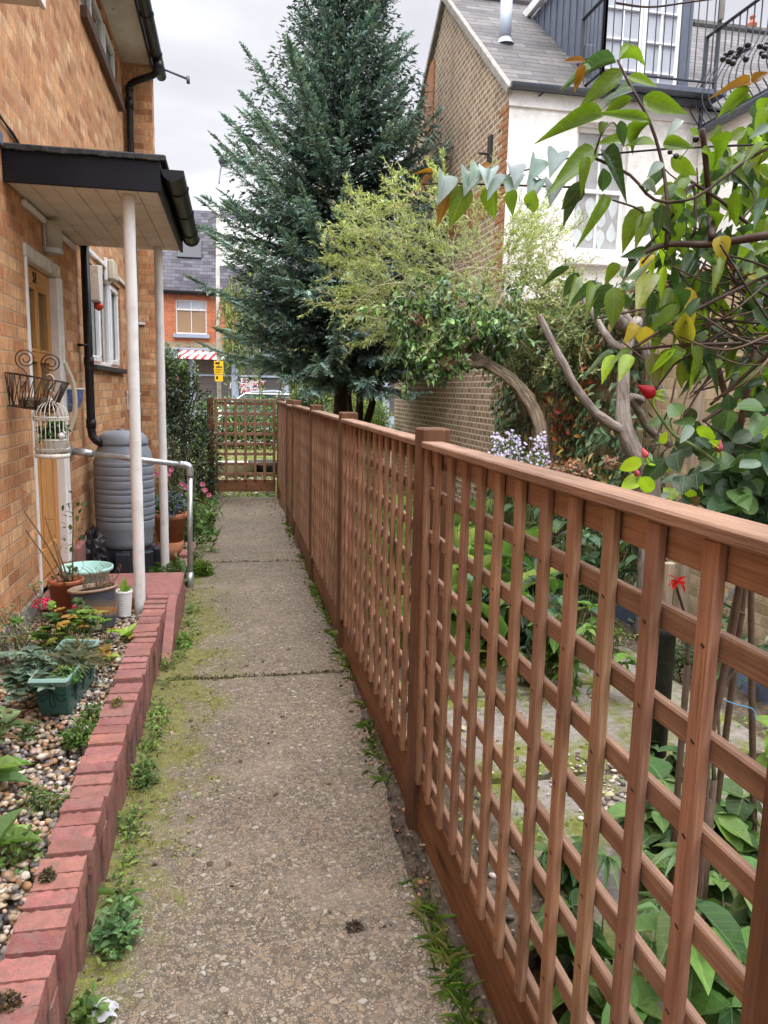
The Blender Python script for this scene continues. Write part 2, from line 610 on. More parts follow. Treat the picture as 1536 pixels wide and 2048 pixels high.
def leaf_mat(name, rough=0.45, trans=0.3, spec=0.4, vein=0.0):
    t = NT(name)
    col = t.attr()
    n = t.noise(t.obj(), 25, 3)
    c = t.mix(1.0, col, t.ramp(n, [(0.3, 0.78), (0.7, 1.2)]), 'MULTIPLY')
    if vein:
        uv = t.uv()
        x, y, _ = t.sep(uv)
        rib = t.ramp(t.math('ABSOLUTE', y), [(0.008, 1.0), (0.03, 0.0)])
        ay = t.math('ABSOLUTE', y)
        w = t.math('SINE', t.math('MULTIPLY', t.math('SUBTRACT', x, t.math('MULTIPLY', ay, 0.55)), 46.0))
        rib2 = t.math('MULTIPLY', t.ramp(w, [(0.86, 0.0), (0.99, 1.0)]), 0.45)
        r = t.math('MAXIMUM', rib, rib2)
        c = t.mix(t.math('MULTIPLY', r, vein), c, t.mix(0.5, c, (0.55, 0.6, 0.3)))
        nb = t.bump(t.math('SUBTRACT', t.noise(t.obj(), 60, 2), r), 0.25, 0.004)
    else:
        nb = None
    t.fin(c, rough, nb, spec)
    tr = t.node('ShaderNodeBsdfTranslucent', {'Color': t.mix(1.0, c, (1.25, 1.35, 0.7), 'MULTIPLY')})
    mx = t.node('ShaderNodeMixShader', {0: trans, 1: t.b.outputs[0], 2: tr.outputs[0]})
    t.t.links.new(mx.outputs[0], t.out.inputs[0])
    return t.m


def attr_mat(name, rough=0.7, spec=0.3, var=0.2, sc=60):
    t = NT(name)
    c = t.mix(1.0, t.attr(), t.ramp(t.noise(t.obj(), sc, 4), [(0.3, 1 - var), (0.7, 1 + var)]), 'MULTIPLY')
    return t.fin(c, rough, t.bump(t.noise(t.obj(), sc * 3, 3), 0.15, 0.003), spec)


def bark_mat(name, d, l, sc=1.0, bump=0.9):
    t = NT(name)
    g = t.noise(t.uv((4 * sc, 26 * sc, 1)), 1.0, 6, 0.7, 0.8)
    k = t.noise(t.obj(), 6, 5)
    c = t.mix(1.0, t.ramp(g, [(0.32, d), (0.68, l)]), t.ramp(k, [(0.3, 0.7), (0.7, 1.25)]), 'MULTIPLY')
    return t.fin(c, 0.9, t.bump(g, bump, 0.02), 0.15)


def glass_mat(name, tint=(0.03, 0.035, 0.04), curtain=None, sc=(22, 0.6, 1)):
    t = NT(name)
    c = tint
    if curtain:
        c = t.mix(t.ramp(t.noise(t.uv(sc), 1.0, 5, 0.65), [(0.35, 0.0), (0.65, 1.0)]), tint, curtain)
    return t.fin(c, 0.06, None, 0.6, **{'Coat Weight': 0.35, 'Coat Roughness': 0.03})


def path_mat():
    t = NT('path_aggregate')
    uv = t.obj()
    v1 = t.voro(uv, 57)
    e1 = t.voro(uv, 57, 'DISTANCE_TO_EDGE')
    v2 = t.voro(uv, 112)
    e2 = t.voro(uv, 112, 'DISTANCE_TO_EDGE')
    h1 = t.sep(v1.outputs['Color'])
    stone = t.ramp(h1[0], [(0.0, (0.13, 0.098, 0.066)), (0.25, (0.25, 0.185, 0.125)), (0.5, (0.30, 0.228, 0.15)), (0.7, (0.21, 0.185, 0.16)), (0.86, (0.32, 0.262, 0.185)), (0.985, (0.40, 0.365, 0.31))])
    h2 = t.sep(v2.outputs['Color'])
    small = t.ramp(h2[1], [(0.0, (0.13, 0.105, 0.08)), (0.5, (0.25, 0.205, 0.15)), (1.0, (0.38, 0.31, 0.235))])
    cem = t.ramp(t.noise(uv, 40, 5), [(0.3, (0.07, 0.057, 0.044)), (0.7, (0.13, 0.11, 0.085))])
    small = t.mix(t.ramp(e2.outputs[0], [(0.04, 1.0), (0.16, 0.0)]), small, cem)
    isbig = t.ramp(h1[1], [(0.42, 0.0), (0.44, 1.0)], 'CONSTANT')
    rim = t.ramp(e1.outputs[0], [(0.05, 0.0), (0.12, 1.0)])
    bigm = t.math('MULTIPLY', isbig, rim)
    c = t.mix(bigm, small, stone)
    # worn, dusty and stained areas
    dust = t.ramp(t.noise(uv, 2.6, 6, 0.65), [(0.5, 0.0), (0.72, 0.6)])
    c = t.mix(dust, c, t.ramp(t.noise(uv, 70, 3), [(0.3, (0.24, 0.195, 0.145)), (0.7, (0.37, 0.305, 0.235))]))
    c = t.mix(t.ramp(t.noise(uv, 5.0, 6, 0.7), [(0.56, 0.0), (0.74, 0.7)]), c, (0.12, 0.09, 0.065))
    c = t.mix(1.0, c, t.ramp(t.noise(uv, 0.8, 3), [(0.3, 0.85), (0.7, 1.12)]), 'MULTIPLY')
    # moss creeping from the wall side
    x, y, z = t.sep(uv)
    edge = t.math('MULTIPLY', t.math('ADD', t.math('MULTIPLY', x, -1.0), 0.08), 1.9)       # 0 at x=.08, about .9 at the wall
    edge = t.math('SUBTRACT', edge, t.math('MULTIPLY', t.math('ABSOLUTE', t.math('SUBTRACT', y, 4.5)), 0.2))
    nm = t.noise(uv, 4.2, 8, 0.74)
    mm = t.math('ADD', edge, t.math('MULTIPLY', nm, 2.5))
    moss = t.ramp(mm, [(0.62, 0.0), (0.86, 1.0)])
    nmoss = t.node('ShaderNodeMapRange', {'Value': mm, 'From Min': 1.24, 'From Max': 1.72}).outputs[0]
    speck = t.ramp(t.noise(uv, 55, 4, 0.7), [(0.36, 0.0), (0.6, 1.0)])
    mfac = t.math('MULTIPLY', nmoss, t.math('ADD', t.math('MULTIPLY', speck, 0.85), 0.2), True)
    mfac = t.math('MULTIPLY', mfac, t.math('SUBTRACT', 1.0, t.math('MULTIPLY', bigm, t.ramp(nmoss, [(0.45, 0.75), (0.95, 0.1)]))))
    mosc = t.ramp(t.noise(uv, 30, 4), [(0.3, (0.10, 0.09, 0.022)), (0.55, (0.19, 0.20, 0.03)), (0.75, (0.25, 0.30, 0.035))])
    c = t.mix(mfac, c, mosc)
    h = t.math('ADD', t.math('MULTIPLY', t.ramp(e1.outputs[0], [(0.0, 0.0), (0.3, 1.0)]), bigm), t.math('MULTIPLY', t.ramp(e2.outputs[0], [(0.0, 0.0), (0.25, 1.0)]), 0.5))
    h = t.math('ADD', h, t.math('MULTIPLY', t.noise(uv, 12, 5), 0.8))
    return t.fin(c, 0.8, t.bump(h, 0.75, 0.006), 0.3)


def ground_mat(name, cols, sc=18, moss=None, msc=2.2, mth=(0.5, 0.6), bump=0.6):
    t = NT(name)
    o = t.obj()
    c = t.ramp(t.noise(o, sc, 7, 0.7), [(0.3, cols[0]), (0.5, cols[1]), (0.7, cols[2])])
    if moss:
        f = t.ramp(t.noise(o, msc, 7, 0.7), [(mth[0], 0.0), (mth[1], 0.95)])
        c = t.mix(f, c, t.ramp(t.noise(o, 35, 5), [(0.3, moss[0]), (0.7, moss[1])]))
    h = t.math('ADD', t.noise(o, sc * 2, 6, 0.7), t.math('MULTIPLY', t.noise(o, sc * 9, 3), 0.5))
    return t.fin(c, 0.92, t.bump(h, bump, 0.015), 0.15)


def slate_mat(name, cols, bw=0.3, rh=0.17, ms=0.006):
    t = NT(name)
    uv = t.uv()
    br = t.node('ShaderNodeTexBrick', {'Vector': uv, 'Color1': (0, 0, 0), 'Color2': (1, 1, 1), 'Mortar': (0.5, 0.5, 0.5), 'Scale': 1.0, 'Mortar Size': ms, 'Mortar Smooth': 0.1, 'Bias': 0.0, 'Brick Width': bw, 'Row Height': rh})
    k = len(cols)
    c = t.ramp(br.outputs[0], [(i / (k - 1), q) for i, q in enumerate(cols)])
    c = t.mix(1.0, c, t.ramp(t.noise(uv, 3.5, 6, 0.7), [(0.3, 0.72), (0.7, 1.25)]), 'MULTIPLY')
    c = t.mix(t.ramp(t.noise(uv, 7, 6, 0.75), [(0.6, 0.0), (0.75, 0.45)]), c, (0.12, 0.125, 0.07))
    _, y, _ = t.sep(uv)
    row = t.math('FRACT', t.math('DIVIDE', y, rh))
    c = t.mix(t.ramp(row, [(0.0, 0.9), (0.16, 0.0)]), c, (0.02, 0.02, 0.024))
    c = t.mix(t.math('MULTIPLY', br.outputs[1], 0.7), c, (0.03, 0.03, 0.035))
    h = t.math('ADD', t.math('MULTIPLY', t.math('SUBTRACT', 1.0, row), 1.0), t.math('MULTIPLY', t.noise(uv, 30, 4), 0.2))
    return t.fin(c, 0.8, t.bump(h, 0.6, 0.02), 0.15)


def glaze_mat():
    t = NT('glazed_stoneware')
    o = t.uv()
    x, y, _ = t.sep(o)
    w = t.math('ADD', y, t.math('MULTIPLY', t.math('SINE', t.math('MULTIPLY', x, 9.0)), 0.022))
    c = t.ramp(t.node('ShaderNodeMapRange', {'Value': w, 'From Min': 0.0, 'From Max': 0.26}).outputs[0],
               [(0.0, (0.07, 0.075, 0.09)), (0.28, (0.055, 0.06, 0.075)), (0.34, (0.17, 0.16, 0.13)), (0.4, (0.30, 0.13, 0.045)), (0.5, (0.33, 0.16, 0.06)), (0.54, (0.14, 0.11, 0.08)), (0.66, (0.10, 0.085, 0.075)), (0.7, (0.06, 0.065, 0.085)), (1.0, (0.075, 0.08, 0.1))], 'LINEAR')
    c = t.mix(1.0, c, t.ramp(t.noise(t.obj(), 90, 4), [(0.3, 0.75), (0.7, 1.3)]), 'MULTIPLY')
    return t.fin(c, 0.3, None, 0.5)


M = {}
M['house_brick'] = brick_mat('house_brick', [(0.35, 0.15, 0.07), (0.54, 0.275, 0.128), (0.60, 0.33, 0.165), (0.44, 0.19, 0.088), (0.66, 0.41, 0.225), (0.51, 0.27, 0.135)], (0.46, 0.31, 0.20), stain=(0.34, 0.20, 0.11), streak=0.4)
M['buff_brick'] = brick_mat('buff_brick', [(0.27, 0.195, 0.115), (0.37, 0.275, 0.165), (0.43, 0.33, 0.205), (0.31, 0.215, 0.125)], (0.62, 0.50, 0.37), bw=0.165, rh=0.0775, ms=0.009, stain=(0.24, 0.18, 0.115), streak=0.3)
M['wall_brick'] = brick_mat('wall_brick', [(0.30, 0.22, 0.13), (0.42, 0.32, 0.19), (0.48, 0.37, 0.23), (0.34, 0.24, 0.14)], (0.36, 0.29, 0.2), bw=0.225, rh=0.077, ms=0.006, stain=(0.22, 0.17, 0.11), streak=0.2)
M['gable_brick'] = brick_mat('gable_brick', [(0.20, 0.14, 0.09), (0.30, 0.215, 0.135), (0.25, 0.175, 0.11), (0.35, 0.25, 0.16)], (0.62, 0.52, 0.40), bw=0.165, rh=0.0775, ms=0.011, stain=(0.15, 0.10, 0.07), streak=0.25)
M['white_brick'] = brick_mat('white_brick', [(0.80, 0.785, 0.755), (0.83, 0.815, 0.785), (0.815, 0.80, 0.77)], (0.80, 0.785, 0.75), streak=0.02, bump=0.14, stain=(0.76, 0.72, 0.66))
M['shop_brick'] = brick_mat('shop_brick', [(0.42, 0.12, 0.05), (0.52, 0.17, 0.075), (0.46, 0.14, 0.06)], (0.45, 0.3, 0.22), streak=0.1)
M['stock_brick'] = brick_mat('stock_brick', [(0.26, 0.20, 0.12), (0.36, 0.28, 0.17), (0.22, 0.15, 0.1)], (0.36, 0.31, 0.25), streak=0.2)


def paint_brick(name, col, dirt):
    t = NT(name)
    o = t.obj()
    n = t.noise(o, 16, 6, 0.7)
    c = t.mix(1.0, col, t.ramp(n, [(0.3, 0.72), (0.7, 1.25)]), 'MULTIPLY')
    c = t.mix(1.0, c, t.attr(), 'MULTIPLY')
    c = t.mix(t.ramp(t.noise(o, 30, 7, 0.75), [(0.47, 0.0), (0.62, 0.8)]), c, dirt)
    c = t.mix(t.ramp(t.noise(o, 9, 6, 0.7), [(0.6, 0.0), (0.72, 0.6)]), c, (0.36, 0.14, 0.075))
    pit = t.noise(o, 120, 4, 0.7)
    c = t.mix(t.ramp(pit, [(0.3, 0.75), (0.42, 0.0)]), c, (0.085, 0.055, 0.045))
    h = t.math('ADD', t.math('MULTIPLY', n, 0.6), pit)
    return t.fin(c, 0.88, t.bump(h, 0.8, 0.006), 0.15)


M['red_paint'] = paint_brick('red_paint', (0.335, 0.145, 0.127), (0.215, 0.14, 0.118))
M['nail'] = plain('nail', (0.02, 0.014, 0.011), 0.6)
M['red_side'] = paint_brick('red_side', (0.28, 0.125, 0.107), (0.19, 0.14, 0.112))
M['old_brick'] = plain('old_brick', (0.34, 0.16, 0.08), 0.85, 0.2, var=0.35, sc=20, dirt=(0.10, 0.06, 0.04), bump=0.6)
M['fence_wood'] = wood_mat('fence_wood', (0.12, 0.062, 0.035), (0.275, 0.15, 0.092), (0.36, 0.22, 0.15), wear=0.22)
M['post_wood'] = wood_mat('post_wood', (0.055, 0.025, 0.014), (0.125, 0.06, 0.033), (0.20, 0.105, 0.062), 0.8, wear=0.4)
M['rail_wood'] = wood_mat('rail_wood', (0.125, 0.07, 0.044), (0.26, 0.155, 0.103), (0.35, 0.235, 0.172), 0.9, wear=0.28)
M['board_wood'] = wood_mat('board_wood', (0.075, 0.034, 0.016), (0.20, 0.093, 0.046), (0.30, 0.16, 0.088), 0.7, wear=0.35)
M['door_wood'] = wood_mat('door_wood', (0.40, 0.17, 0.05), (0.56, 0.27, 0.085), (0.64, 0.35, 0.13), 0.7, 0.45, knots=False, wear=0.12)
M['white_paint'] = plain('white_paint', (0.78, 0.77, 0.76), 0.45, 0.35, var=0.05, sc=6, dirt=(0.52, 0.47, 0.42), bump=0.08)
M['old_white'] = plain('old_white', (0.66, 0.63, 0.58), 0.6, 0.3, var=0.12, sc=9, dirt=(0.36, 0.31, 0.26), bump=0.4)
M['upvc'] = plain('upvc', (0.82, 0.83, 0.85), 0.3, 0.45, var=0.03)


def soffit_mat():
    t = NT('soffit_paint')
    o = t.obj()
    c = t.mix(1.0, (0.78, 0.73, 0.665), t.ramp(t.noise(o, 2.5, 5), [(0.3, 0.86), (0.7, 1.1)]), 'MULTIPLY')
    c = t.mix(t.ramp(t.noise(o, 3.2, 6, 0.7), [(0.5, 0.0), (0.7, 0.4)]), c, (0.42, 0.36, 0.30))
    fl = t.noise(t.obj((2.2, 1.0, 1)), 7.0, 6, 0.75)
    c = t.mix(t.ramp(fl, [(0.655, 0.0), (0.67, 0.85)]), c, (0.20, 0.11, 0.06))
    return t.fin(c, 0.7, t.bump(fl, 0.3, 0.004), 0.2)


M['soffit'] = soffit_mat()
M['black_gloss'] = plain('black_gloss', (0.008, 0.009, 0.016), 0.42, 0.28, var=0.25, sc=5)
M['black_plastic'] = plain('black_plastic', (0.011, 0.011, 0.014), 0.4, 0.35, var=0.3, sc=9, dirt=(0.05, 0.045, 0.04))
M['felt'] = plain('roof_felt', (0.045, 0.045, 0.05), 0.85, 0.3, var=0.4, sc=30, dirt=(0.12, 0.115, 0.10), bump=0.5)
M['sill_tile'] = plain('sill_tile', (0.10, 0.06, 0.045), 0.6, 0.3, var=0.3)
M['dark_sill'] = plain('dark_sill', (0.04, 0.04, 0.046), 0.5, 0.3)
M['galv'] = plain('galvanised', (0.50, 0.53, 0.55), 0.42, 0.5, 0.75, var=0.2, sc=25, dirt=(0.30, 0.31, 0.31))
M['butt'] = plain('butt_plastic', (0.25, 0.285, 0.33), 0.5, 0.4, var=0.1, sc=5, dirt=(0.32, 0.34, 0.36))
M['stand'] = plain('stand_plastic', (0.028, 0.03, 0.04), 0.5, 0.4, var=0.3, sc=6)
M['terra_plastic'] = plain('terracotta_plastic', (0.40, 0.125, 0.06), 0.45, 0.35, var=0.1)
M['terra'] = plain('terracotta', (0.47, 0.19, 0.095), 0.75, 0.25, var=0.15, sc=12, dirt=(0.3, 0.15, 0.09))
M['mint'] = plain('mint_plastic', (0.42, 0.68, 0.62), 0.4, 0.4, var=0.04)
M['white_pot'] = plain('white_glaze', (0.74, 0.74, 0.72), 0.3, 0.5, var=0.05)
M['green_plastic'] = plain('green_plastic', (0.032, 0.115, 0.10), 0.4, 0.45, var=0.15, sc=7, dirt=(0.09, 0.17, 0.155))
M['green_rim'] = plain('green_rim', (0.20, 0.32, 0.28), 0.5, 0.4, var=0.12)
M['dark_line'] = plain('dark_line', (0.01, 0.03, 0.03), 0.6)
M['glaze'] = glaze_mat()
M['glaze_rim'] = plain('glaze_rim', (0.30, 0.21, 0.14), 0.4, 0.4, var=0.2)
M['leaf_relief'] = plain('leaf_relief', (0.30, 0.29, 0.19), 0.35, 0.45, var=0.2)
M['compost'] = ground_mat('compost', [(0.02, 0.014, 0.01), (0.045, 0.03, 0.02), (0.09, 0.065, 0.045)], 60)
M['wire'] = plain('rusty_wire', (0.055, 0.035, 0.026), 0.6, 0.4, 0.3, var=0.4, sc=40)
M['cage'] = plain('cage_enamel', (0.70, 0.67, 0.60), 0.5, 0.35, var=0.1, sc=30, dirt=(0.4, 0.33, 0.25))
M['lamp_glass'] = plain('lamp_glass', (0.46, 0.42, 0.34), 0.35, 0.4, var=0.1)
M['cream'] = plain('cream_plastic', (0.60, 0.54, 0.42), 0.45, 0.35, var=0.08)
M['grey_metal'] = plain('grey_metal', (0.42, 0.40, 0.38), 0.45, 0.4, 0.4)
M['red_lens'] = plain('red_lens', (0.55, 0.06, 0.03), 0.3, 0.5)
M['blue_glaze'] = plain('blue_glaze', (0.10, 0.16, 0.36), 0.3, 0.5, var=0.4, sc=20, dirt=(0.6, 0.62, 0.66))
M['coir'] = ground_mat('coir', [(0.06, 0.045, 0.03), (0.14, 0.10, 0.065), (0.26, 0.2, 0.13)], 90)
M['bag'] = plain('black_bag', (0.02, 0.02, 0.024), 0.28, 0.6, var=0.3, sc=20, bump=0.4)
M['concrete'] = ground_mat('concrete', [(0.18, 0.165, 0.145), (0.27, 0.25, 0.225), (0.36, 0.335, 0.30)], 12, moss=((0.10, 0.10, 0.03), (0.16, 0.16, 0.06)), mth=(0.62, 0.74), bump=0.3)
M['path'] = path_mat()
M['soil'] = ground_mat('soil', [(0.05, 0.038, 0.027), (0.11, 0.085, 0.062), (0.2, 0.16, 0.12)], 26, moss=((0.03, 0.045, 0.012), (0.06, 0.085, 0.02)), msc=3.0, mth=(0.56, 0.7))
M['paving'] = ground_mat('paving_slab', [(0.15, 0.135, 0.115), (0.23, 0.205, 0.18), (0.32, 0.29, 0.255)], 30, moss=((0.085, 0.095, 0.02), (0.18, 0.20, 0.035)), msc=2.6, mth=(0.47, 0.57), bump=0.5)
M['lawn'] = ground_mat('lawn_ground', [(0.10, 0.10, 0.04), (0.19, 0.19, 0.085), (0.32, 0.29, 0.17)], 9, moss=((0.06, 0.11, 0.02), (0.13, 0.2, 0.04)), msc=1.2)
M['ground'] = ground_mat('ground_earth', [(0.05, 0.045, 0.03), (0.09, 0.08, 0.055), (0.14, 0.125, 0.09)], 5)
M['asphalt'] = ground_mat('asphalt', [(0.035, 0.035, 0.037), (0.05, 0.05, 0.052), (0.075, 0.075, 0.076)], 40, bump=0.3)
M['flag'] = ground_mat('pavement_flag', [(0.2, 0.195, 0.185), (0.27, 0.26, 0.25), (0.33, 0.32, 0.31)], 8, bump=0.2)
M['pebble'] = attr_mat('pebble', 0.6, 0.35, 0.25, 70)
M['gravel_base'] = ground_mat('gravel_base', [(0.05, 0.04, 0.03), (0.13, 0.10, 0.07), (0.24, 0.19, 0.14)], 60)
M['leaf'] = leaf_mat('leaf', 0.5, 0.28, 0.35)
M['gloss_leaf'] = leaf_mat('gloss_leaf', 0.28, 0.12, 0.5)
M['big_leaf'] = leaf_mat('big_leaf', 0.34, 0.40, 0.5, vein=0.3)
M['soft_leaf'] = leaf_mat('soft_leaf', 0.55, 0.3, 0.3, vein=0.28)
M['needle'] = leaf_mat('needle', 0.62, 0.12, 0.25)
M['petal'] = leaf_mat('petal', 0.55, 0.35, 0.3)
M['stem'] = attr_mat('stem', 0.65, 0.3, 0.25, 40)
M['berry'] = plain('berry', (0.012, 0.012, 0.022), 0.25, 0.5, var=0.3)
M['conifer_bark'] = bark_mat('conifer_bark', (0.025, 0.018, 0.014), (0.09, 0.065, 0.05))
M['old_bark'] = bark_mat('old_bark', (0.07, 0.05, 0.034), (0.36, 0.28, 0.195), 1.1, 1.0)
M['grey_bark'] = bark_mat('grey_bark', (0.10, 0.08, 0.07), (0.36, 0.31, 0.27), 1.3, 0.9)
M['cut_wood'] = plain('cut_wood', (0.34, 0.25, 0.17), 0.8, var=0.3, sc=40)
M['slate'] = slate_mat('slate_roof', [(0.085, 0.08, 0.08), (0.115, 0.107, 0.105), (0.15, 0.14, 0.135)], 0.45, 0.165)
M['slate2'] = slate_mat('old_slate', [(0.05, 0.046, 0.055), (0.072, 0.066, 0.078), (0.115, 0.11, 0.13)], 0.3, 0.2)
M['lead'] = plain('lead_cladding', (0.10, 0.118, 0.16), 0.5, 0.4, var=0.2, sc=4)
M['steel_flue'] = plain('steel_flue', (0.34, 0.385, 0.45), 0.5, 0.4, 0.1, var=0.12)
M['grey_gutter'] = plain('grey_gutter', (0.075, 0.085, 0.11), 0.45, 0.4, var=0.15)
M['iron'] = plain('railing_iron', (0.045, 0.05, 0.062), 0.5, 0.4, var=0.2)
M['red_tile'] = plain('red_ridge', (0.36, 0.12, 0.07), 0.8, 0.2, var=0.25)
M['shop_grey'] = plain('shop_grey', (0.30, 0.34, 0.42), 0.5, 0.35, var=0.06)
M['glass'] = glass_mat('window_glass')
M['glass_net'] = glass_mat('net_curtain_glass', (0.03, 0.04, 0.03), (0.15, 0.17, 0.14))
M['glass_blind'] = glass_mat('blind_glass', (0.30, 0.20, 0.12), (0.36, 0.25, 0.16), (40, 0.3, 1))
M['glass_film'] = glass_mat('frosted_glass', (0.30, 0.30, 0.30), (0.40, 0.41, 0.42), (3, 3, 1))
M['film_leaf'] = plain('film_leaf', (0.52, 0.56, 0.57), 0.3, 0.4)
M['glass_pale'] = glass_mat('sky_glass', (0.40, 0.43, 0.49), (0.48, 0.51, 0.56), (2, 2, 1))
M['glass_shop'] = glass_mat('shop_glass', (0.05, 0.05, 0.055), (0.13, 0.115, 0.11), (0.4, 30, 1))
M['sign_yellow'] = plain('sign_yellow', (0.80, 0.46, 0.015), 0.5, var=0.05)
M['sign_black'] = plain('sign_black', (0.012, 0.012, 0.012), 0.6)
M['car_paint'] = plain('car_paint', (0.30, 0.34, 0.40), 0.22, 0.6, 0.5, var=0.04)
M['tyre'] = plain('tyre', (0.02, 0.02, 0.02), 0.8)
M['chrome'] = plain('wheel_alloy', (0.5, 0.5, 0.52), 0.3, 0.5, 0.8)
M['letter_white'] = plain('letter_white', (0.8, 0.8, 0.78), 0.5, var=0.03)
M['letter_pink'] = plain('letter_pink', (0.50, 0.10, 0.12), 0.5, var=0.05)
M['blue_edge'] = plain('blue_edging', (0.16, 0.21, 0.34), 0.5, 0.35, var=0.15, sc=20, dirt=(0.3, 0.33, 0.4))
M['blue_twine'] = plain('blue_twine', (0.10, 0.28, 0.5), 0.6)
M['paper'] = plain('paper', (0.52, 0.52, 0.55), 0.7, var=0.05, dirt=(0.4, 0.38, 0.37), sc=20)
M['cable'] = plain('cable_black', (0.015, 0.015, 0.016), 0.5)
M['stake'] = wood_mat('stake_wood', (0.16, 0.12, 0.085), (0.27, 0.21, 0.155), (0.36, 0.3, 0.235), 1.0)
M['dark_pipe'] = plain('dark_pipe', (0.04, 0.042, 0.045), 0.55, var=0.4, sc=12, dirt=(0.11, 0.10, 0.085))


def awning_mat():
    t = NT('striped_awning')
    x, y, _ = t.sep(t.uv())
    f = t.math('FRACT', t.math('ADD', t.math('MULTIPLY', x, 3.35), t.math('MULTIPLY', y, -1.9)))
    return t.fin(t.ramp(f, [(0.0, (0.62, 0.045, 0.045)), (0.44, (0.80, 0.79, 0.78))], 'CONSTANT'), 0.6)


M['awning'] = awning_mat()
# ------------------------------------------------------------------ world and sun (overcast)
world = bpy.data.worlds.new('World')
scene.world = world
world.use_nodes = True
wt = NT('w', world.node_tree)
wt.t.nodes.clear()
SUN_EL, SUN_ROT = math.radians(55), math.radians(205)
sky = wt.node('ShaderNodeTexSky', sky_type='NISHITA', sun_disc=False, sun_elevation=SUN_EL, sun_rotation=SUN_ROT)
tc = wt.node('ShaderNodeTexCoord')
gx, gy, gz = wt.sep(tc.outputs['Generated'])
zz = wt.math('ADD', wt.math('ABSOLUTE', gz), 0.18)
cv = wt.node('ShaderNodeCombineXYZ', {0: wt.math('DIVIDE', gx, zz), 1: wt.math('DIVIDE', gy, zz), 2: 0.0}).outputs[0]
cl = wt.noise(cv, 1.25, 7, 0.52, 0.3)
cloud = wt.ramp(cl, [(0.34, (0.60, 0.60, 0.655)), (0.5, (0.72, 0.72, 0.765)), (0.62, (0.92, 0.92, 0.94))])
zen = wt.ramp(gz, [(0.0, 0.166), (0.42, 0.166), (0.58, 0.68), (0.8, 1.0), (1.0, 1.2)])
cloud = wt.mix(1.0, cloud, zen, 'MULTIPLY')
cloud = wt.mix(1.0, cloud, (80.0, 80.0, 80.0), 'MULTIPLY')
bg = wt.node('ShaderNodeBackground', {'Color': wt.mix(0.94, sky.outputs[0], cloud), 'Strength': 0.1})
wo = wt.node('ShaderNodeOutputWorld')
wt.t.links.new(bg.outputs[0], wo.inputs[0])
sun = bpy.data.objects.new('sun', bpy.data.lights.new('sun', 'SUN'))
sun.data.energy = 1.2
sun.data.angle = math.radians(25)
sun.data.color = (1.0, 0.96, 0.9)
_sd = Vector((math.sin(SUN_ROT) * math.cos(SUN_EL), math.cos(SUN_ROT) * math.cos(SUN_EL), math.sin(SUN_EL)))
sun.rotation_euler = (-_sd).to_track_quat('-Z', 'Y').to_euler()
sun.location = (0, 0, 20)
COL.objects.link(sun)
scene.view_settings.view_transform = 'Standard'
scene.view_settings.look = 'None'
scene.view_settings.exposure = 0
scene.view_settings.gamma = 1
scene.cycles.use_denoising = True
scene.cycles.max_bounces = 7
scene.cycles.transparent_max_bounces = 4
scene.cycles.caustics_reflective = False
scene.cycles.caustics_refractive = False

# ------------------------------------------------------------------ ground sheets


def sheet(name, x0, x1, y0, y1, z, mat, n=1, wob=0.0, kind='structure'):
    mb = MB()
    xs, ys = np.linspace(x0, x1, n + 1), np.linspace(y0, y1, n + 1)
    X, Y = np.meshgrid(xs, ys)
    Z = z + (rng.normal(0, wob, X.shape) if wob else 0 * X)
    i = np.arange(n)[:, None] * (n + 1) + np.arange(n)[None]
    F = np.stack([i, i + 1, i + n + 2, i + n + 1], -1).reshape(-1, 4)
    mb.add(np.stack([X, Y, Z], -1).reshape(-1, 3), F)
    return tag(mb.build(name, mat, None, wob > 0), kind=kind)


sheet('ground', -250, 250, -120, 380, -0.16, M['ground'], 1)
mb = MB()
cuts = [(-1.0, 4.055), (4.067, 6.90), (6.915, 11.15)]
for a, b in cuts:
    n = int((b - a) / 0.09)
    ys = np.linspace(a, b, n + 1)
    xl = np.full(n + 1, -0.43)
    far = ys > 5.7
    xl[far] = -0.34 + 0.03 * np.sin(ys[far] * 5)
    xr = np.interp(ys, [2.3, 4.0], [0.553, 0.625]) + 0.012 * np.sin(ys * 4.7) + rng.normal(0, 0.006, n + 1)
    zz = rng.normal(0, 0.0012, n + 1)
    P = np.stack([np.stack([xl, ys, zz - 0.15], 1), np.stack([xl, ys, zz], 1), np.stack([xr, ys, zz], 1), np.stack([xr, ys, zz - 0.15], 1)], 1)
    F = []
    for i in range(n):
        for k in range(3):
            F.append((i * 4 + k, i * 4 + k + 1, i * 4 + 5 + k, i * 4 + 4 + k))
    F += [(0, 3, 2, 1), (n * 4, n * 4 + 1, n * 4 + 2, n * 4 + 3)]
    mb.add(P.reshape(-1, 3), F)
structure('path', mb, M['path'])
sheet('fence_strip_soil', 0.50, 0.735, -1.0, 11.2, -0.018, M['soil'], 60, 0.006).name = 'soil'
sheet('soil', 0.735, 3.2, -1.0, 12.2, -0.03, M['soil'], 70, 0.012)
sheet('soil', -1.2, -0.30, 5.55, 11.4, -0.09, M['soil'], 40, 0.012)
sheet('soil', -1.2, -0.5, 0.2, 4.8, 0.10, M['gravel_base'], 30, 0.004)
mb = MB()
for (x0, x1, y0, y1) in [(0.95, 1.62, 1.2, 2.75), (1.66, 2.35, 1.3, 2.8), (0.93, 1.6, 2.8, 3.6), (1.64, 2.4, 2.84, 3.7), (0.95, 1.62, 3.65, 4.5), (1.66, 2.42, 3.74, 4.6), (0.98, 1.65, 4.55, 5.4), (1.7, 2.5, 4.65, 5.6), (1.1, 1.8, 5.45, 6.3), (1.85, 2.5, 5.65, 6.4)]:
    mb.box(x0, x1, y0, y1, -0.07, 0.0 + rng.uniform(-0.006, 0.004), 0.008)
structure('garden_paving', mb, M['paving'])
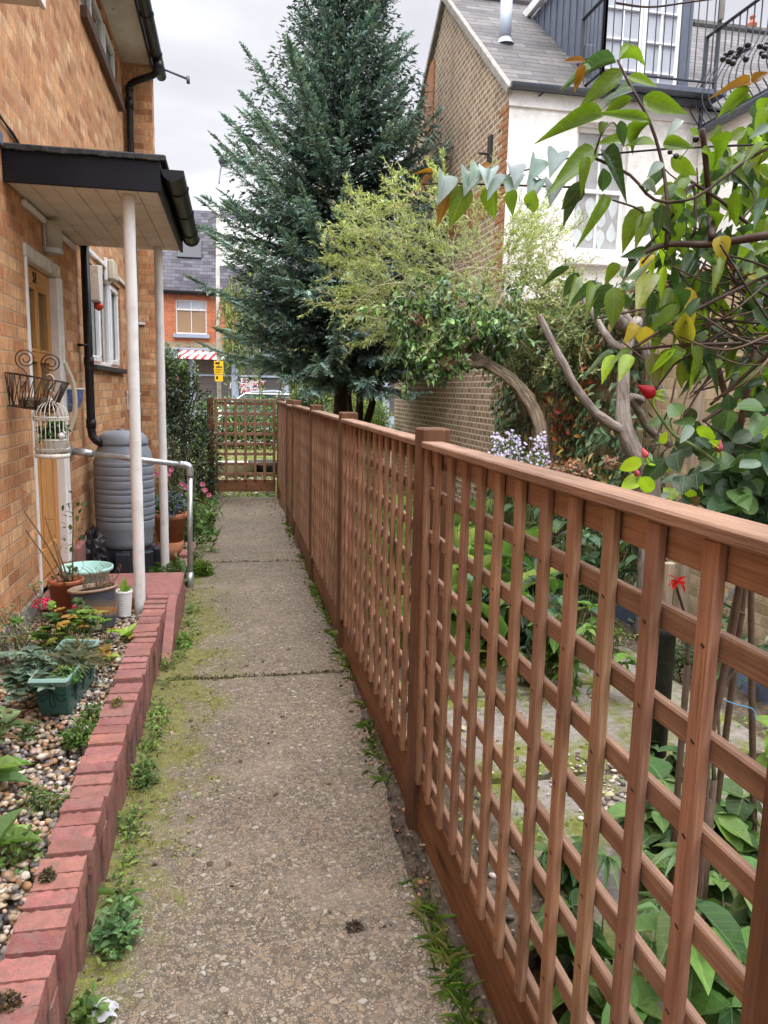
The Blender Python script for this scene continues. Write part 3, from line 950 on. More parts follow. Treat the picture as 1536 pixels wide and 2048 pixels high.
sheet('lawn', -1.8, 3.15, 11.25, 21.5, -0.03, M['lawn'], 50, 0.012)
sheet('pavement', -40, 40, 22.0, 24.0, -0.02, M['flag'])
sheet('road', -60, 60, 24.1, 29.2, -0.06, M['asphalt'])
mb = MB()
mb.box(-40, 40, 24.0, 24.12, -0.16, -0.01, 0.01)
mb.box(-40, 40, 29.18, 29.3, -0.16, -0.01, 0.01)
structure('kerb', mb, M['concrete'])
sheet('pavement', -40, 40, 29.3, 31.2, -0.02, M['flag'])

# ------------------------------------------------------------------ brick house on the left


def wall_holes(mb, axis, const, a0, a1, z0, z1, holes, depth, sign, mi=0):
    """flat wall with real openings and reveals; axis 'x': plane X=const running along Y; 'y': plane Y=const running along X"""
    A = sorted({a0, a1} | {h[0] for h in holes} | {h[1] for h in holes})
    Z = sorted({z0, z1} | {h[2] for h in holes} | {h[3] for h in holes})
    pt = (lambda a, z, d=0.0: (const - sign * d, a, z)) if axis == 'x' else (lambda a, z, d=0.0: (a, const - sign * d, z))

    def q(p, uv):
        mb.quad(p, uv, None, mi)
    for i in range(len(A) - 1):
        for j in range(len(Z) - 1):
            am, zm = (A[i] + A[i + 1]) / 2, (Z[j] + Z[j + 1]) / 2
            if any(h[0] < am < h[1] and h[2] < zm < h[3] for h in holes):
                continue
            c = [(A[i], Z[j]), (A[i + 1], Z[j]), (A[i + 1], Z[j + 1]), (A[i], Z[j + 1])]
            q([pt(*k) for k in c], c)
    for h in holes:
        b0, b1, c0, c1 = h
        for (p, r) in (((b0, c0), (b0, c1)), ((b1, c1), (b1, c0)), ((b0, c1), (b1, c1)), ((b1, c0), (b0, c0))):
            L = abs(p[0] - r[0]) + abs(p[1] - r[1])
            q([pt(*p), pt(*r), pt(*r, depth), pt(*p, depth)], [(0, 0), (L, 0), (L, depth), (0, depth)])


WX = -1.2
house = thing('brick_house', 'orange brick house with a pine front door numbered 52 and white windows beside the path', 'house', (-3.5, 5.0, 0))
mb = MB()
DOOR = (5.05, 5.97, 0.25, 2.36)
GWIN = (7.22, 9.12, 1.73, 2.60)
UWIN = (7.30, 9.45, 4.64, 5.15)
wall_holes(mb, 'x', WX, -2.0, 9.9, 0.26, 5.22, [DOOR, GWIN, UWIN], 0.10, 1)
wall_holes(mb, 'x', WX, 5.6, 9.9, -0.2, 0.26, [], 0.1, 1)
mb.quad([(WX, 9.9, -0.2), (-0.88, 9.9, -0.2), (-0.88, 9.9, 5.22), (WX, 9.9, 5.22)], [(0.0, -0.2), (0.32, -0.2), (0.32, 5.22), (0, 5.22)])
mb.quad([(-0.88, 9.9, -0.2), (-0.88, 10.12, -0.2), (-0.88, 10.12, 5.22), (-0.88, 9.9, 5.22)], [(0.32, -0.2), (0.54, -0.2), (0.54, 5.22), (0.32, 5.22)])
mb.quad([(-0.88, 10.12, -0.2), (-7.5, 10.12, -0.2), (-7.5, 10.12, 5.22), (-0.88, 10.12, 5.22)], [(0, -0.2), (6.6, -0.2), (6.6, 5.22), (0, 5.22)])
mb.add([(-7.5, 10.12, 5.22), (-0.88, 10.12, 5.22), (-4.2, 10.12, 7.6)], [[0, 2, 1]], [[(0, 0), (3.3, 2.4), (6.6, 0)]])
mb.quad([(-7.5, 10.12, -0.2), (-7.5, -2.0, -0.2), (-7.5, -2.0, 5.22), (-7.5, 10.12, 5.22)])
mb.quad([(-7.5, -2.0, -0.2), (WX, -2.0, -0.2), (WX, -2.0, 5.22), (-7.5, -2.0, 5.22)])
mb.build('wall', M['house_brick'], house)
mb = MB()
mb.box(WX - 0.3, WX + 0.018, -2.0, DOOR[0] - 0.002, -0.15, 0.262, 0.006)
mb.build('plinth', M['concrete'], house)
# roof, soffit, fascia, gutter, pipes
mb = MB()
mb.quad([(-0.84, -2.2, 5.33), (-0.84, 10.2, 5.33), (-4.2, 10.2, 7.75), (-4.2, -2.2, 7.75)])
mb.quad([(-7.6, 10.2, 5.33), (-7.6, -2.2, 5.33), (-4.2, -2.2, 7.75), (-4.2, 10.2, 7.75)])
mb.build('roof', M['slate2'], house)
mb = MB()
mb.box(WX + 0.002, -0.885, -2.1, 9.898, 5.195, 5.215)
mb.build('soffit', M['soffit'], house)
mb = MB()
mb.box(-0.883, -0.86, -2.1, 10.18, 5.16, 5.34, 0.004)
mb.build('fascia', M['black_gloss'], house)


def half_gutter(mb, x, z, r, y0, y1, n=10, th=0.006, collars=()):
    def ring(rr, y):
        a = np.linspace(PI, 2 * PI, n)
        return np.stack([x + rr * np.cos(a), np.full(n, y), z + rr * np.sin(a)], 1)
    for (ya, yb, rr) in [(y0, y1, r)] + [(c - 0.03, c + 0.03, r + 0.007) for c in collars]:
        a, b, ai, bi = ring(rr, ya), ring(rr, yb), ring(rr - th, ya), ring(rr - th, yb)
        V = np.concatenate([a, b, ai, bi])
        F = []
        for i in range(n - 1):
            F += [(i, i + 1, n + i + 1, n + i), (2 * n + i + 1, 2 * n + i, 3 * n + i, 3 * n + i + 1)]
        F += [(0, n, 3 * n, 2 * n), (n - 1, 3 * n - 1, 4 * n - 1, 2 * n - 1)]
        mb.add(V, F)
        for y in (ya, yb):
            e = ring(rr, y)
            mb.add(e, [list(range(n))])


mb = MB()
half_gutter(mb, -0.795, 5.20, 0.062, -2.1, 10.2, collars=(0.5, 2.5, 4.5, 6.5, 8.6, 9.55))
mb.build('gutter', M['black_plastic'], house, True)
mb = MB()
mb.tube([(-0.79, 9.62, 5.15), (-0.79, 9.62, 5.07), (-0.805, 9.64, 5.03), (-0.84, 9.67, 5.01), (-1.06, 9.81, 4.975), (-1.11, 9.83, 4.945), (-1.125, 9.835, 4.88), (-1.125, 9.835, 0.3)], 0.037, 12)
mb.tube([(-1.125, 9.835, 4.80), (-1.125, 9.835, 4.68)], 0.045, 12)
mb.tube([(-1.125, 9.835, 4.93), (-1.12, 9.835, 4.87)], 0.045, 12)
mb.tube([(-0.79, 9.62, 5.14), (-0.79, 9.62, 5.07)], 0.046, 12)
mb.build('downpipe', M['black_plastic'], house, True)
mb = MB()
mb.tube([(-1.135, 6.68, 2.64), (-1.135, 6.68, 1.75), (-1.135, 6.68, 1.185), (-1.128, 6.68, 1.135), (-1.10, 6.68, 1.10), (-1.05, 6.68, 1.07)], 0.034, 12)
for z in (1.70, 1.20):
    mb.tube([(-1.135, 6.68, z), (-1.135, 6.68, z + 0.07)], 0.040, 12)
p = mb.build('downpipe', M['black_plastic'], house, True)
mb = MB()
mb.tube([(-1.198, 6.58, 1.86), (-1.15, 6.58, 1.86), (-1.14, 6.64, 1.86)], 0.012, 6)
mb.build('bracket', M['black_plastic'], p, True)
mb = MB()
mb.tube([(-0.87, 10.02, 5.245), (-0.68, 10.02, 5.19), (-0.47, 10.02, 5.125)], 0.014, 8)
mb.tube([(-0.478, 10.02, 5.16), (-0.474, 10.02, 5.08)], 0.02, 8)
mb.build('overflow_pipe', M['grey_gutter'], house, True)


def window_x(house, hole, x, splits, casements, sill, glass, name='window', sillz=0.07, out=0.05):
    """white framed window in a wall facing +X"""
    y0, y1, z0, z1 = hole
    f = MB()
    w = 0.042
    f.box(x - 0.05, x + 0.0, y0, y1, z0, z0 + w, 0.006)
    f.box(x - 0.05, x + 0.0, y0, y1, z1 - w, z1, 0.006)
    ys = [y0] + [y0 + (y1 - y0) * s for s in splits] + [y1]
    for i, y in enumerate(ys):
        a, b = (y, y + w) if i == 0 else (y - w, y) if i == len(ys) - 1 else (y - w / 2, y + w / 2)
        f.box(x - 0.05, x + 0.0, a, b, z0 + w + 0.001, z1 - w - 0.001, 0.006)
    for i in casements:
        a, b = ys[i] + 0.03, ys[i + 1] - 0.03
        for (p0, p1, q0, q1) in ((a, b, z0 + 0.03, z0 + 0.085), (a, b, z1 - 0.085, z1 - 0.03), (a, a + 0.045, z0 + 0.086, z1 - 0.086), (b - 0.045, b, z0 + 0.086, z1 - 0.086)):
            f.box(x - 0.03, x + 0.018, p0, p1, q0, q1, 0.008)
    wo = f.build(name, M['upvc'], house)
    g = MB()
    for i in range(len(ys) - 1):
        g.quad([(x - 0.028, ys[i] + 0.02, z0 + 0.03), (x - 0.028, ys[i + 1] - 0.02, z0 + 0.03), (x - 0.028, ys[i + 1] - 0.02, z1 - 0.03), (x - 0.028, ys[i] + 0.02, z1 - 0.03)])
    g.build('pane', glass, wo)
    s = MB()
    s.box(x - 0.05, WX + out, y0 - 0.04, y1 + 0.06, z0 - sillz, z0 - 0.003, 0.006)
    s.build('sill', sill, wo)
    return wo


window_x(house, GWIN, WX - 0.035, [0.36, 0.69], [0, 2], M['dark_sill'], M['glass_net'], sillz=0.05)
window_x(house, UWIN, WX - 0.035, [0.33, 0.66], [0, 2], M['sill_tile'], M['glass_net'], sillz=0.10, out=0.06)
# projecting window bay overhead, only its underside is in view
mb = MB()
mb.box(WX + 0.002, -0.885, 2.1, 4.27, 3.33, 3.36, 0.004)
by = mb.build('bay', M['soffit'], house)
mb = MB()
mb.box(-0.884, -0.862, 2.1, 4.28, 3.325, 3.47, 0.004)
mb.box(WX + 0.003, -0.886, 4.256, 4.28, 3.361, 3.47, 0.004)
mb.build('bay_fascia', M['white_paint'], by)
mb = MB()
mb.box(WX + 0.003, -0.9, 2.12, 4.24, 3.47, 4.7, 0.01)
mb.build('bay_front', M['upvc'], by)
# door
y0, y1, z0, z1 = DOOR
mb = MB()
fx = WX + 0.012
mb.box(fx - 0.11, fx, y0, y0 + 0.035, z0, z1 - 0.001, 0.006)
mb.box(fx - 0.11, fx, y1 - 0.075, y1, z0, z1 - 0.075, 0.008)
mb.box(fx - 0.09, fx + 0.014, y1 - 0.04, y1 + 0.012, z0, z1 - 0.075, 0.006)
df = mb.build('door_frame', M['white_paint'], house)
mb = MB()
mb.box(fx - 0.11, fx + 0.004, y0 - 0.02, y1 + 0.02, z1 - 0.072, z1 + 0.015, 0.012)
mb.build('lintel', M['old_white'], df)
mb = MB()
dx = WX - 0.045
da, db = y0 + 0.037, y1 - 0.077
dz0, dz1 = z0 + 0.012, z1 - 0.076
W = db - da
st = 0.105
mid = (da + db) / 2
zl, zm, zt = 1.30, 1.73, 2.165           # lower rail, glazing bar, top rail
R = lambda a, b, c, d, x=0.0: mb.box(dx - 0.04, dx + x, a, b, c, d, 0.006)
R(da, da + st, dz0, dz1)
R(db - st, db, dz0, dz1)
R(da + st + 0.001, db - st - 0.001, zt, dz1)
R(da + st + 0.001, db - st - 0.001, dz0, dz0 + 0.19)
R(da + st + 0.001, db - st - 0.001, zl - 0.20, zl)
R(mid - 0.02, mid + 0.02, zl + 0.001, zt - 0.001, 0.004)
R(da + st + 0.001, mid - 0.021, zm - 0.022, zm + 0.022, 0.003)
R(mid + 0.021, db - st - 0.001, zm - 0.022, zm + 0.022, 0.003)
R(mid - 0.045, mid + 0.045, dz0 + 0.191, zl - 0.201)
for (a, b) in ((da + st, mid - 0.045), (mid + 0.045, db - st)):
    mb.box(dx - 0.035, dx - 0.018, a, b, dz0 + 0.185, zl - 0.195, 0.002)
    mb.box(dx - 0.03, dx - 0.004, a + 0.035, b - 0.035, dz0 + 0.225, zl - 0.235, 0.012)
for (c, d) in ((zl, zm - 0.022), (zm + 0.022, zt)):
    for (a, b) in ((da + st, mid - 0.02), (mid + 0.02, db - st)):
        for (p0, p1, q0, q1) in ((a, b, c, c + 0.02), (a, b, d - 0.02, d), (a, a + 0.018, c + 0.02, d - 0.02), (b - 0.018, b, c + 0.02, d - 0.02)):
            mb.box(dx - 0.03, dx + 0.007, p0, p1, q0, q1, 0.004)
door = mb.build('door', M['door_wood'], house)
mb = MB()
mb.quad([(dx - 0.022, da + st - 0.005, zl), (dx - 0.022, db - st + 0.005, zl), (dx - 0.022, db - st + 0.005, zt), (dx - 0.022, da + st - 0.005, zt)])
mb.build('pane', M['glass_net'], door)
text('door_number', '52', 0.095, M['black_gloss'], frame_mat((0, 1, 0), (0, 0, 1), (1, 0, 0), (dx + 0.003, mid - 0.02, (zt + dz1) / 2 - 0.005)), door, 0.003)
mb = MB()
mb.tube([(dx, da + 0.06, 1.22), (dx + 0.05, da + 0.06, 1.22), (dx + 0.05, da + 0.17, 1.22)], 0.011, 8)
mb.build('handle', M['grey_metal'], door, True)
# conduit along the wall under the porch and past the window
mb = MB()
mb.box(WX + 0.001, WX + 0.028, 5.04, 6.60, 2.575, 2.612, 0.004)
mb.box(WX + 0.001, WX + 0.028, 6.76, 9.80, 2.66, 2.70, 0.004)
mb.box(-1.19, -1.02, 9.865, 9.899, 2.275, 2.305, 0.004)
mb.build('cable_trunking', M['upvc'], house)
for k in range(2):
    mb = MB()
    mb.tube([(WX + 0.012, 4.0, 2.96 + 0.04 * k), (WX + 0.014, 4.5, 2.935 + 0.02 * k), (WX + 0.012, 4.9, 2.93 - 0.015 * k), (WX + 0.012, 5.3, 2.86 - 0.02 * k)], 0.006, 6)
    mb.build('cable', M['cable'], house, True)
mb = MB()
mb.box(WX + 0.002, WX + 0.02, 3.6, 4.66, 2.79, 2.86, 0.004)
mb.build('flashing', M['lead'], house)

# things on the wall
t = thing('wall_lamp', 'half round cream porch lamp under the canopy above the wooden door', 'lamp', (WX, 5.62, 2.5))
mb = MB()
mb.box(WX + 0.002, WX + 0.022, 5.535, 5.70, 2.40, 2.60, 0.006)
mb.build('backplate', M['grey_metal'], t)
mb = MB()
th = np.linspace(-PI / 2, PI / 2, 14)
P = [(WX + 0.022 + 0.085 * math.cos(a), 5.618 + 0.078 * math.sin(a)) for a in th]
mb.prism([(x, y, 2.43) for x, y in P], (0, 0, 0.165))
mb.build('shade', M['lamp_glass'], t, True)
mb = MB()
P = [(WX + 0.022 + 0.09 * math.cos(a), 5.618 + 0.083 * math.sin(a)) for a in th]
mb.prism([(x, y, 2.40) for x, y in P], (0, 0, 0.03))
mb.build('trim', M['grey_metal'], t)
t = thing('wall_lamp', 'cream rectangular bulkhead light on the wall above the downstairs window', 'lamp', (WX, 8.15, 2.62))
mb = MB()
mb.box(WX + 0.002, WX + 0.035, 8.02, 8.28, 2.545, 2.755, 0.008)
mb.build('backplate', M['upvc'], t)
mb = MB()
mb.box(WX + 0.036, WX + 0.10, 8.03, 8.27, 2.555, 2.745, 0.02)
mb.build('shade', M['cream'], t)
t = thing('alarm_box', 'white tapered burglar alarm box with a red lens beside the downpipe', 'alarm', (WX, 7.35, 2.4))
mb = MB()
P = [(WX + 0.002, 7.20, 2.56), (WX + 0.002, 7.46, 2.60), (WX + 0.002, 7.43, 2.30), (WX + 0.002, 7.36, 2.26), (WX + 0.002, 7.25, 2.28)]
mb.prism(P, (0.075, 0, 0))
mb.build('case', M['old_white'], t)
mb = MB()
mb.lathe([(0.0, -0.045), (0.03, -0.03), (0.045, 0.0), (0.04, 0.02), (0, 0.02)], (WX + 0.05, 7.36, 2.24), 14)
mb.build('lens', M['red_lens'], t, True)
mb = MB()
mb.tube(smooth_path([(WX + 0.026, 5.945, 1.70), (WX + 0.04, 5.945, 1.66), (WX + 0.075, 5.95, 1.56), (WX + 0.085, 5.95, 1.44), (WX + 0.075, 5.95, 1.33), (WX + 0.04, 5.945, 1.22), (WX + 0.026, 5.945, 1.18)], 24), 0.017, 10)
single('grab_rail', mb, M['cream'], 'cream bowed grab rail fixed beside the door frame', 'grab rail', (WX, 6.0, 1.17), True)


def wall_pot(loc, r, label):
    t = thing('wall_planter', label, 'wall planter', loc)
    n = 16
    a = np.linspace(-PI / 2, PI / 2, n)
    pr = [(0.1, 0.0), (0.45, 0.06), (0.75, 0.25), (0.94, 0.6), (1.0, 1.0)]
    V = [(loc[0] + r * k * math.cos(q), loc[1] + r * k * math.sin(q), loc[2] + z * r * 1.5) for k, z in pr for q in a]
    F = [(i * n + j, i * n + j + 1, (i + 1) * n + j + 1, (i + 1) * n + j) for i in range(len(pr) - 1) for j in range(n - 1)]
    mb = MB()
    mb.add(V, F)
    mb.add(V[:n], [list(range(n))])
    mb.build('bowl', M['blue_glaze'], t, True)
    mb = MB()
    pi_ = [(0.93, 1.0), (0.86, 0.62), (0.6, 0.4), (0.0, 0.36)]
    mb.add([(loc[0] + .004 + r * k * math.cos(q), loc[1] + r * k * math.sin(q), loc[2] + z * r * 1.5) for k, z in pi_ for q in a], [(i * n + j, i * n + j + 1, (i + 1) * n + j + 1, (i + 1) * n + j) for i in range(3) for j in range(n - 1)])
    mb.build('lining', M['white_pot'], t, True)
    mb = MB()
    mb.tube([(loc[0] + r * math.cos(q), loc[1] + r * math.sin(q), loc[2] + r * 1.5) for q in a], 0.007, 6)
    mb.build('rim', M['white_pot'], t, True)
    mb = MB()
    mb.box(loc[0], loc[0] + 0.012, loc[1] - r, loc[1] + r, loc[2] + 0.02, loc[2] + r * 1.7, 0.004)
    mb.build('backplate', M['old_white'], t)


wall_pot((WX + 0.002, 6.10, 1.345), 0.115, 'blue and white half bowl planter on the wall behind the grab rail')
wall_pot((WX + 0.002, 9.55, 1.25), 0.14, 'blue half bowl planter on the far wall behind the white post')

# ------------------------------------------------------------------ porch canopy
porch = thing('porch_canopy', 'flat porch canopy with black fascia, peeling cream boards and two white posts', 'porch', (-0.8, 5.6, 0))
CY0, CY1, CX1, CZ = 4.70, 6.66, -0.40, 2.63
mb = MB()
nb = 7
xs = np.linspace(WX + 0.003, CX1, nb + 1)
for i in range(nb):
    mb.box(xs[i] + 0.0015, xs[i + 1] - 0.0015, CY0, CY1, CZ, CZ + 0.018, 0.003)
mb.build('soffit', M['soffit'], porch)
mb = MB()
mb.box(WX + 0.003, CX1 + 0.022, CY0 - 0.024, CY0 - 0.001, CZ - 0.012, CZ + 0.155, 0.004)
mb.box(CX1 + 0.001, CX1 + 0.022, CY0, CY1, CZ - 0.012, CZ + 0.155, 0.004)
mb.build('fascia', M['black_gloss'], porch)
mb = MB()
n = 40
ys = np.linspace(0, 1, n)
top = MB()
mb.box(WX + 0.003, CX1 + 0.05, CY0 - 0.04, CY1, CZ + 0.157, CZ + 0.185, 0.01)
for i in range(26):
    x = WX + 0.01 + i * (CX1 + 0.04 - WX) / 26
    mb.box(x, x + 0.035, CY0 - 0.047 + rng.uniform(-.003, .003), CY0 - 0.030, CZ + 0.150 + rng.uniform(-.004, .004), CZ + 0.180, 0.005)
mb.build('roof', M['felt'], porch)
mb = MB()
half_gutter(mb, CX1 + 0.085, CZ + 0.11, 0.062, CY0 - 0.03, CY1 + 0.04, collars=(CY0 + 0.35, CY0 + 1.0, CY1 - 0.3, CY1))
mb.build('gutter', M['black_plastic'], porch, True)


def porch_post(x, y, zb):
    mb = MB()
    k = 30
    zs = np.linspace(zb, CZ, k)
    mb.tube([(x + rng.normal(0, .0006), y, z) for z in zs], 0.034 + rng.normal(0, 0.0004, k), 16)
    mb.build('post', M['white_paint'], porch, True)


porch_post(-0.572, 4.83, 0.13)
porch_post(-0.562, 6.52, -0.1)

# doorstep
t = thing('doorstep', 'red painted doorstep under the porch at the end of the low wall', 'step', (-0.8, 5.1, 0))
mb = MB()
mb.box(WX + 0.02, -0.345, 4.93, 5.52, -0.1, 0.25, 0.012)
pass
mb.build('tread', M['red_paint'], t)
mb = MB()
mb.prism([(-0.352, 4.30, -0.1), (-0.352, 4.928, -0.1), (-0.352, 4.928, 0.242), (-0.352, 4.75, 0.225), (-0.352, 4.30, 0.02)], (-0.055, 0, 0))
mb.build('side_fillet', M['red_paint'], t)
mb = MB()
mb.box(WX + 0.003, WX + 0.06, 5.98, 6.55, 0.0, 0.34, 0.01)
mb.build('wall_skirting', M['red_paint'], t)
mb = MB()
for i in range(3):
    for k in range(3):
        x = WX + 0.04 + i * 0.235 + (k % 2) * 0.1
        mb.box(x, min(x + 0.225, -0.545), 4.905, 4.928, 0.02 + 0.075 * k, 0.088 + 0.075 * k, 0.005)
mb.build('riser', M['old_brick'], t)

# ------------------------------------------------------------------ low wall of bricks
wall = thing('low_brick_wall', 'low red painted wall of upright bricks edging the gravel bed', 'garden wall', (-0.47, 2.8, 0))
mb = MB()
side = MB()
y = 0.3
while y < 4.90:
    w = 0.071 + rng.normal(0, 0.004)
    j = rng.normal(0, 0.0035, 5)
    dz = 0.0 if rng.random() > 0.12 else -0.008
    zt = 0.252 + j[0] + dz
    a = rng.normal(0, 0.012)
    b2 = rng.normal(0, 0.012)
    ax = np.array([[math.cos(a), math.sin(a), 0], [-math.sin(a), math.cos(a), 0], [0, 0, 1]]) @ np.array([[math.cos(b2), 0, -math.sin(b2)], [0, 1, 0], [math.sin(b2), 0, math.cos(b2)]])
    tone = np.clip(1 + rng.normal(0, .13), .7, 1.3) * (1 + rng.normal(0, .04, 3))
    mb.rough_box((-0.469 + j[1], y + w / 2, zt - 0.04), ax, (0.061 + abs(j[2]) * .5, w / 2, 0.04), (9, 6, 4), .0007, .005, tone)
    side.box(-0.524 + j[1], -0.413 + j[3], y + 0.001, y + w - 0.001, -0.12, zt - 0.0795, 0.004, tone * rng.uniform(.85, 1.15))
    y += w + rng.uniform(0.003, 0.010)
mb.build('brick_coping', M['red_paint'], wall, True)
mb = MB()
mb.box(-0.518, -0.418, 0.3, 4.9, -0.1, 0.228)  # dark mortar fill, its colour standing in for shadow between the bricks
mb.build('gap_shade_fill', M['gravel_base'], wall)
side.build('brick_face', M['red_side'], wall)
# ------------------------------------------------------------------ trellis fence and gate
fence = thing('trellis_fence', 'brown stained square trellis fence with square posts along the path', 'fence', (0.66, 5.8, 0))
FX = 0.625          # path-side face of the upright laths
FT = 1.39
PY = [0.655, 2.495, 4.45, 6.20, 8.15, 9.05, 10.98]
for i, y in enumerate(PY):
    mb = MB()
    h = FT + 0.036 + rng.normal(0, 0.004) + (0.012 if i in (3, 4) else 0)
    mb.box(FX - 0.008, FX + 0.092, y, y + 0.1, -0.2, h, 0.006, np.full(3, rng.uniform(.85, 1.15)))
    mb.build('post', M['post_wood'], fence)


def trellis(parent, org_y0, y1, names=('trellis_panel', 'cap_rail', 'gravel_board'), top=FT):
    """square lattice: uprights in front, cross laths behind, on a plane of constant X"""
    y0 = org_y0
    p = 0.142
    mb = MB()
    L = y1 - y0
    ys = np.arange(y1 - 0.024, y0 + 0.018, -p)
    for y in ys:
        s = rng.normal(0, 0.0015)
        mb.box(FX + s, FX + 0.0175 + s, y - 0.0178, y + 0.0178, 0.185 + rng.uniform(-.006, .006), top - 0.0265, 0.003, rng.uniform(.84, 1.13) * (1 + rng.normal(0, .025, 3)))
        for z in np.arange(0.219, 1.25, p):
            zz_ = z + rng.uniform(-.008, .006)
            mb.obox((FX + s - 0.0002, y + rng.normal(0, .003), zz_), np.array([[1, 0, 0], [0, .94, .34], [0, -.34, .94]]), (0.0008, 0.0042, 0.0016), 0, mi=2)
    for z in np.arange(0.219, 1.25, p):
        d = rng.normal(0, 0.002)
        mb.box(FX + 0.0185, FX + 0.036, y0 + 0.003, y1 - 0.003, z - 0.0195 + d, z + 0.0195 + d, 0.003, np.full(3, rng.uniform(.8, 1.15)), mi=1)
    o = mb.build(names[0], [M['fence_wood'], M['rail_wood'], M['nail']], parent)
    r = MB()
    r.box(FX + 0.0185, FX + 0.044, y0 + 0.002, y1 - 0.002, top - 0.082, top - 0.026, 0.003)
    r.box(FX - 0.010, FX + 0.064, y0 + 0.001, y1 - 0.001, top - 0.0245, top - 0.002, 0.004)
    r.build(names[1], M['rail_wood'], o)
    g = MB()
    g.box(FX + 0.0185, FX + 0.044, y0 + 0.001, y1 - 0.001, -0.03, 0.178, 0.004)
    g.build(names[2], M['board_wood'], o)
    return o


for a, b in ((0, 1), (1, 2), (2, 3), (3, 4), (5, 6)):
    trellis(fence, PY[a] + 0.101, PY[b] - 0.001)
# narrow side gate in the gap of the fence
g = thing('side_gate', 'narrow trellis gate set in the gap near the far end of the brown fence', 'gate', (0.66, 8.65, 0))
trellis(g, PY[4] + 0.115, PY[5] - 0.012, ('gate_panel', 'cap_rail', 'kick_board'), FT - 0.012)
# gate across the end of the path
g = thing('path_gate', 'square trellis gate closing the far end of the path', 'gate', (0.19, 11.06, 0))
GY, GX0, GX1 = 11.05, -0.245, 0.600
mb = MB()
for x in np.linspace(GX0 + 0.02, GX1 - 0.02, 7):
    mb.box(x - 0.0195, x + 0.0195, GY, GY + 0.022, 0.255, FT - 0.02, 0.003)
for z in np.arange(0.345, 1.36, 0.1415):
    mb.box(GX0, GX1, GY + 0.0245, GY + 0.046, z - 0.0195, z + 0.0195, 0.003)
gp = mb.build('gate_panel', M['fence_wood'], g)
mb = MB()
mb.box(GX0 - 0.01, GX1 + 0.004, GY - 0.006, GY + 0.06, FT - 0.018, FT + 0.012, 0.004)
mb.build('cap_rail', M['rail_wood'], gp)
mb = MB()
mb.box(GX0, GX1, GY + 0.0245, GY + 0.046, 0.09, 0.262, 0.004)
mb.build('kick_board', M['board_wood'], gp)
mb = MB()
mb.tube([(0.19, GY + 0.02, 0.175), (0.19, GY + 0.012, 0.175)], 0.012, 8)
mb.build('bolt', M['dark_sill'], gp)
mb = MB()
mb.box(GX0 - 0.10, GX0 - 0.012, GY - 0.02, GY + 0.07, -0.2, FT + 0.02, 0.006)
mb.build('gate_post', M['post_wood'], g)

# ------------------------------------------------------------------ handrail
t = thing('handrail', 'galvanised tube handrail running from the house wall to the path edge', 'handrail', (-0.34, 6.05, 0))
K1, K2 = np.array([-1.185, 6.11, 1.055]), np.array([-0.322, 6.05, 0.955])
mb = MB()
mb.tube([K1, K2 - (0.05, 0, -0.006)], 0.021, 14)
mb.build('top_tube', M['galv'], t, True)
mb = MB()
mb.tube([(-0.322, 6.05, 0.90), (-0.337, 6.05, 0.0)], 0.021, 14)
mb.build('upright', M['galv'], t, True)
mb = MB()
mb.tube(smooth_path([(-0.40, 6.055, 0.964), (-0.345, 6.05, 0.957), (-0.324, 6.05, 0.935), (-0.322, 6.05, 0.87)], 15), 0.027, 14)
mb.build('elbow_fitting', M['galv'], t, True)
mb = MB()
mb.tube([K1 + (0.02, 0, 0), K1 + (0.15, -.01, -0.017)], 0.028, 14)
mb.build('wall_fitting', M['galv'], t, True)
mb = MB()
mb.tube([(-0.336, 6.05, 0.12), (-0.338, 6.05, -0.02)], 0.027, 14)
mb.build('base_socket', M['galv'], t, True)
mb = MB()
mb.lathe([(0.0, 0.0), (0.045, 0.0), (0.045, 0.018), (0.0, 0.018)], (0, 0, 0), 16)
V = mb.v[0].copy()
mb.v[0] = np.stack([-1.198 + V[:, 2], 6.11 + V[:, 0], 1.055 + V[:, 1]], 1)
mb.build('wall_flange', M['galv'], t)

# ------------------------------------------------------------------ water butt and stand
BX, BY = -0.905, 6.80
t = thing('butt_stand', 'black plastic stand with stepped panels under the water butt', 'stand', (BX, BY, -0.1))
mb = MB()
mb.lathe([(0.245, -0.12), (0.225, 0.165), (0.22, 0.185), (0.0, 0.185)], (BX, BY, 0), 8, sx=1.08)
mb.build('body', M['stand'], t)
for k in range(8):
    a = (k + 0.5) * PI / 4 + PI / 8
    mb = MB()
    c, s_ = math.cos(a), math.sin(a)
    ax = np.array([[c, s_, 0], [-s_, c, 0], [0, 0, 1]])
    mb.obox((BX + c * 0.245 * 1.05, BY + s_ * 0.245, 0.03), ax, (0.03, 0.062, 0.145), 0.012)
    mb.build('panel', M['stand'], t)
t = thing('water_butt', 'grey ribbed plastic water butt fed by the black downpipe', 'water butt', (BX, BY, 0.19))
pr = [(0.0, 0.186), (0.19, 0.186), (0.212, 0.20), (0.222, 0.24), (0.228, 0.33)]
z = 0.36
for k in range(10):
    dp = 0.004
    hh = 0.072 if k % 2 == 0 else 0.042
    r = 0.232 + 0.012 * math.sin(PI * (z - 0.2) / 1.0)
    pr += [(r, z), (r + 0.0025, z + 0.012), (r + 0.0025, z + hh - 0.018), (r, z + hh - 0.007), (r - dp, z + hh - 0.005), (r - dp, z + hh - 0.002)]
    z += hh
pr += [(0.236, 0.935), (0.226, 0.99), (0.205, 1.04), (0.192, 1.062), (0.186, 1.068)]
mb = MB()
mb.lathe(pr, (BX, BY, 0), 40)
mb.build('barrel', M['butt'], t, True)
mb = MB()
mb.lathe([(0.192, 1.060), (0.205, 1.066), (0.205, 1.082), (0.195, 1.12), (0.165, 1.155), (0.12, 1.172), (0.05, 1.178), (0.0, 1.178)], (BX, BY, 0), 40)
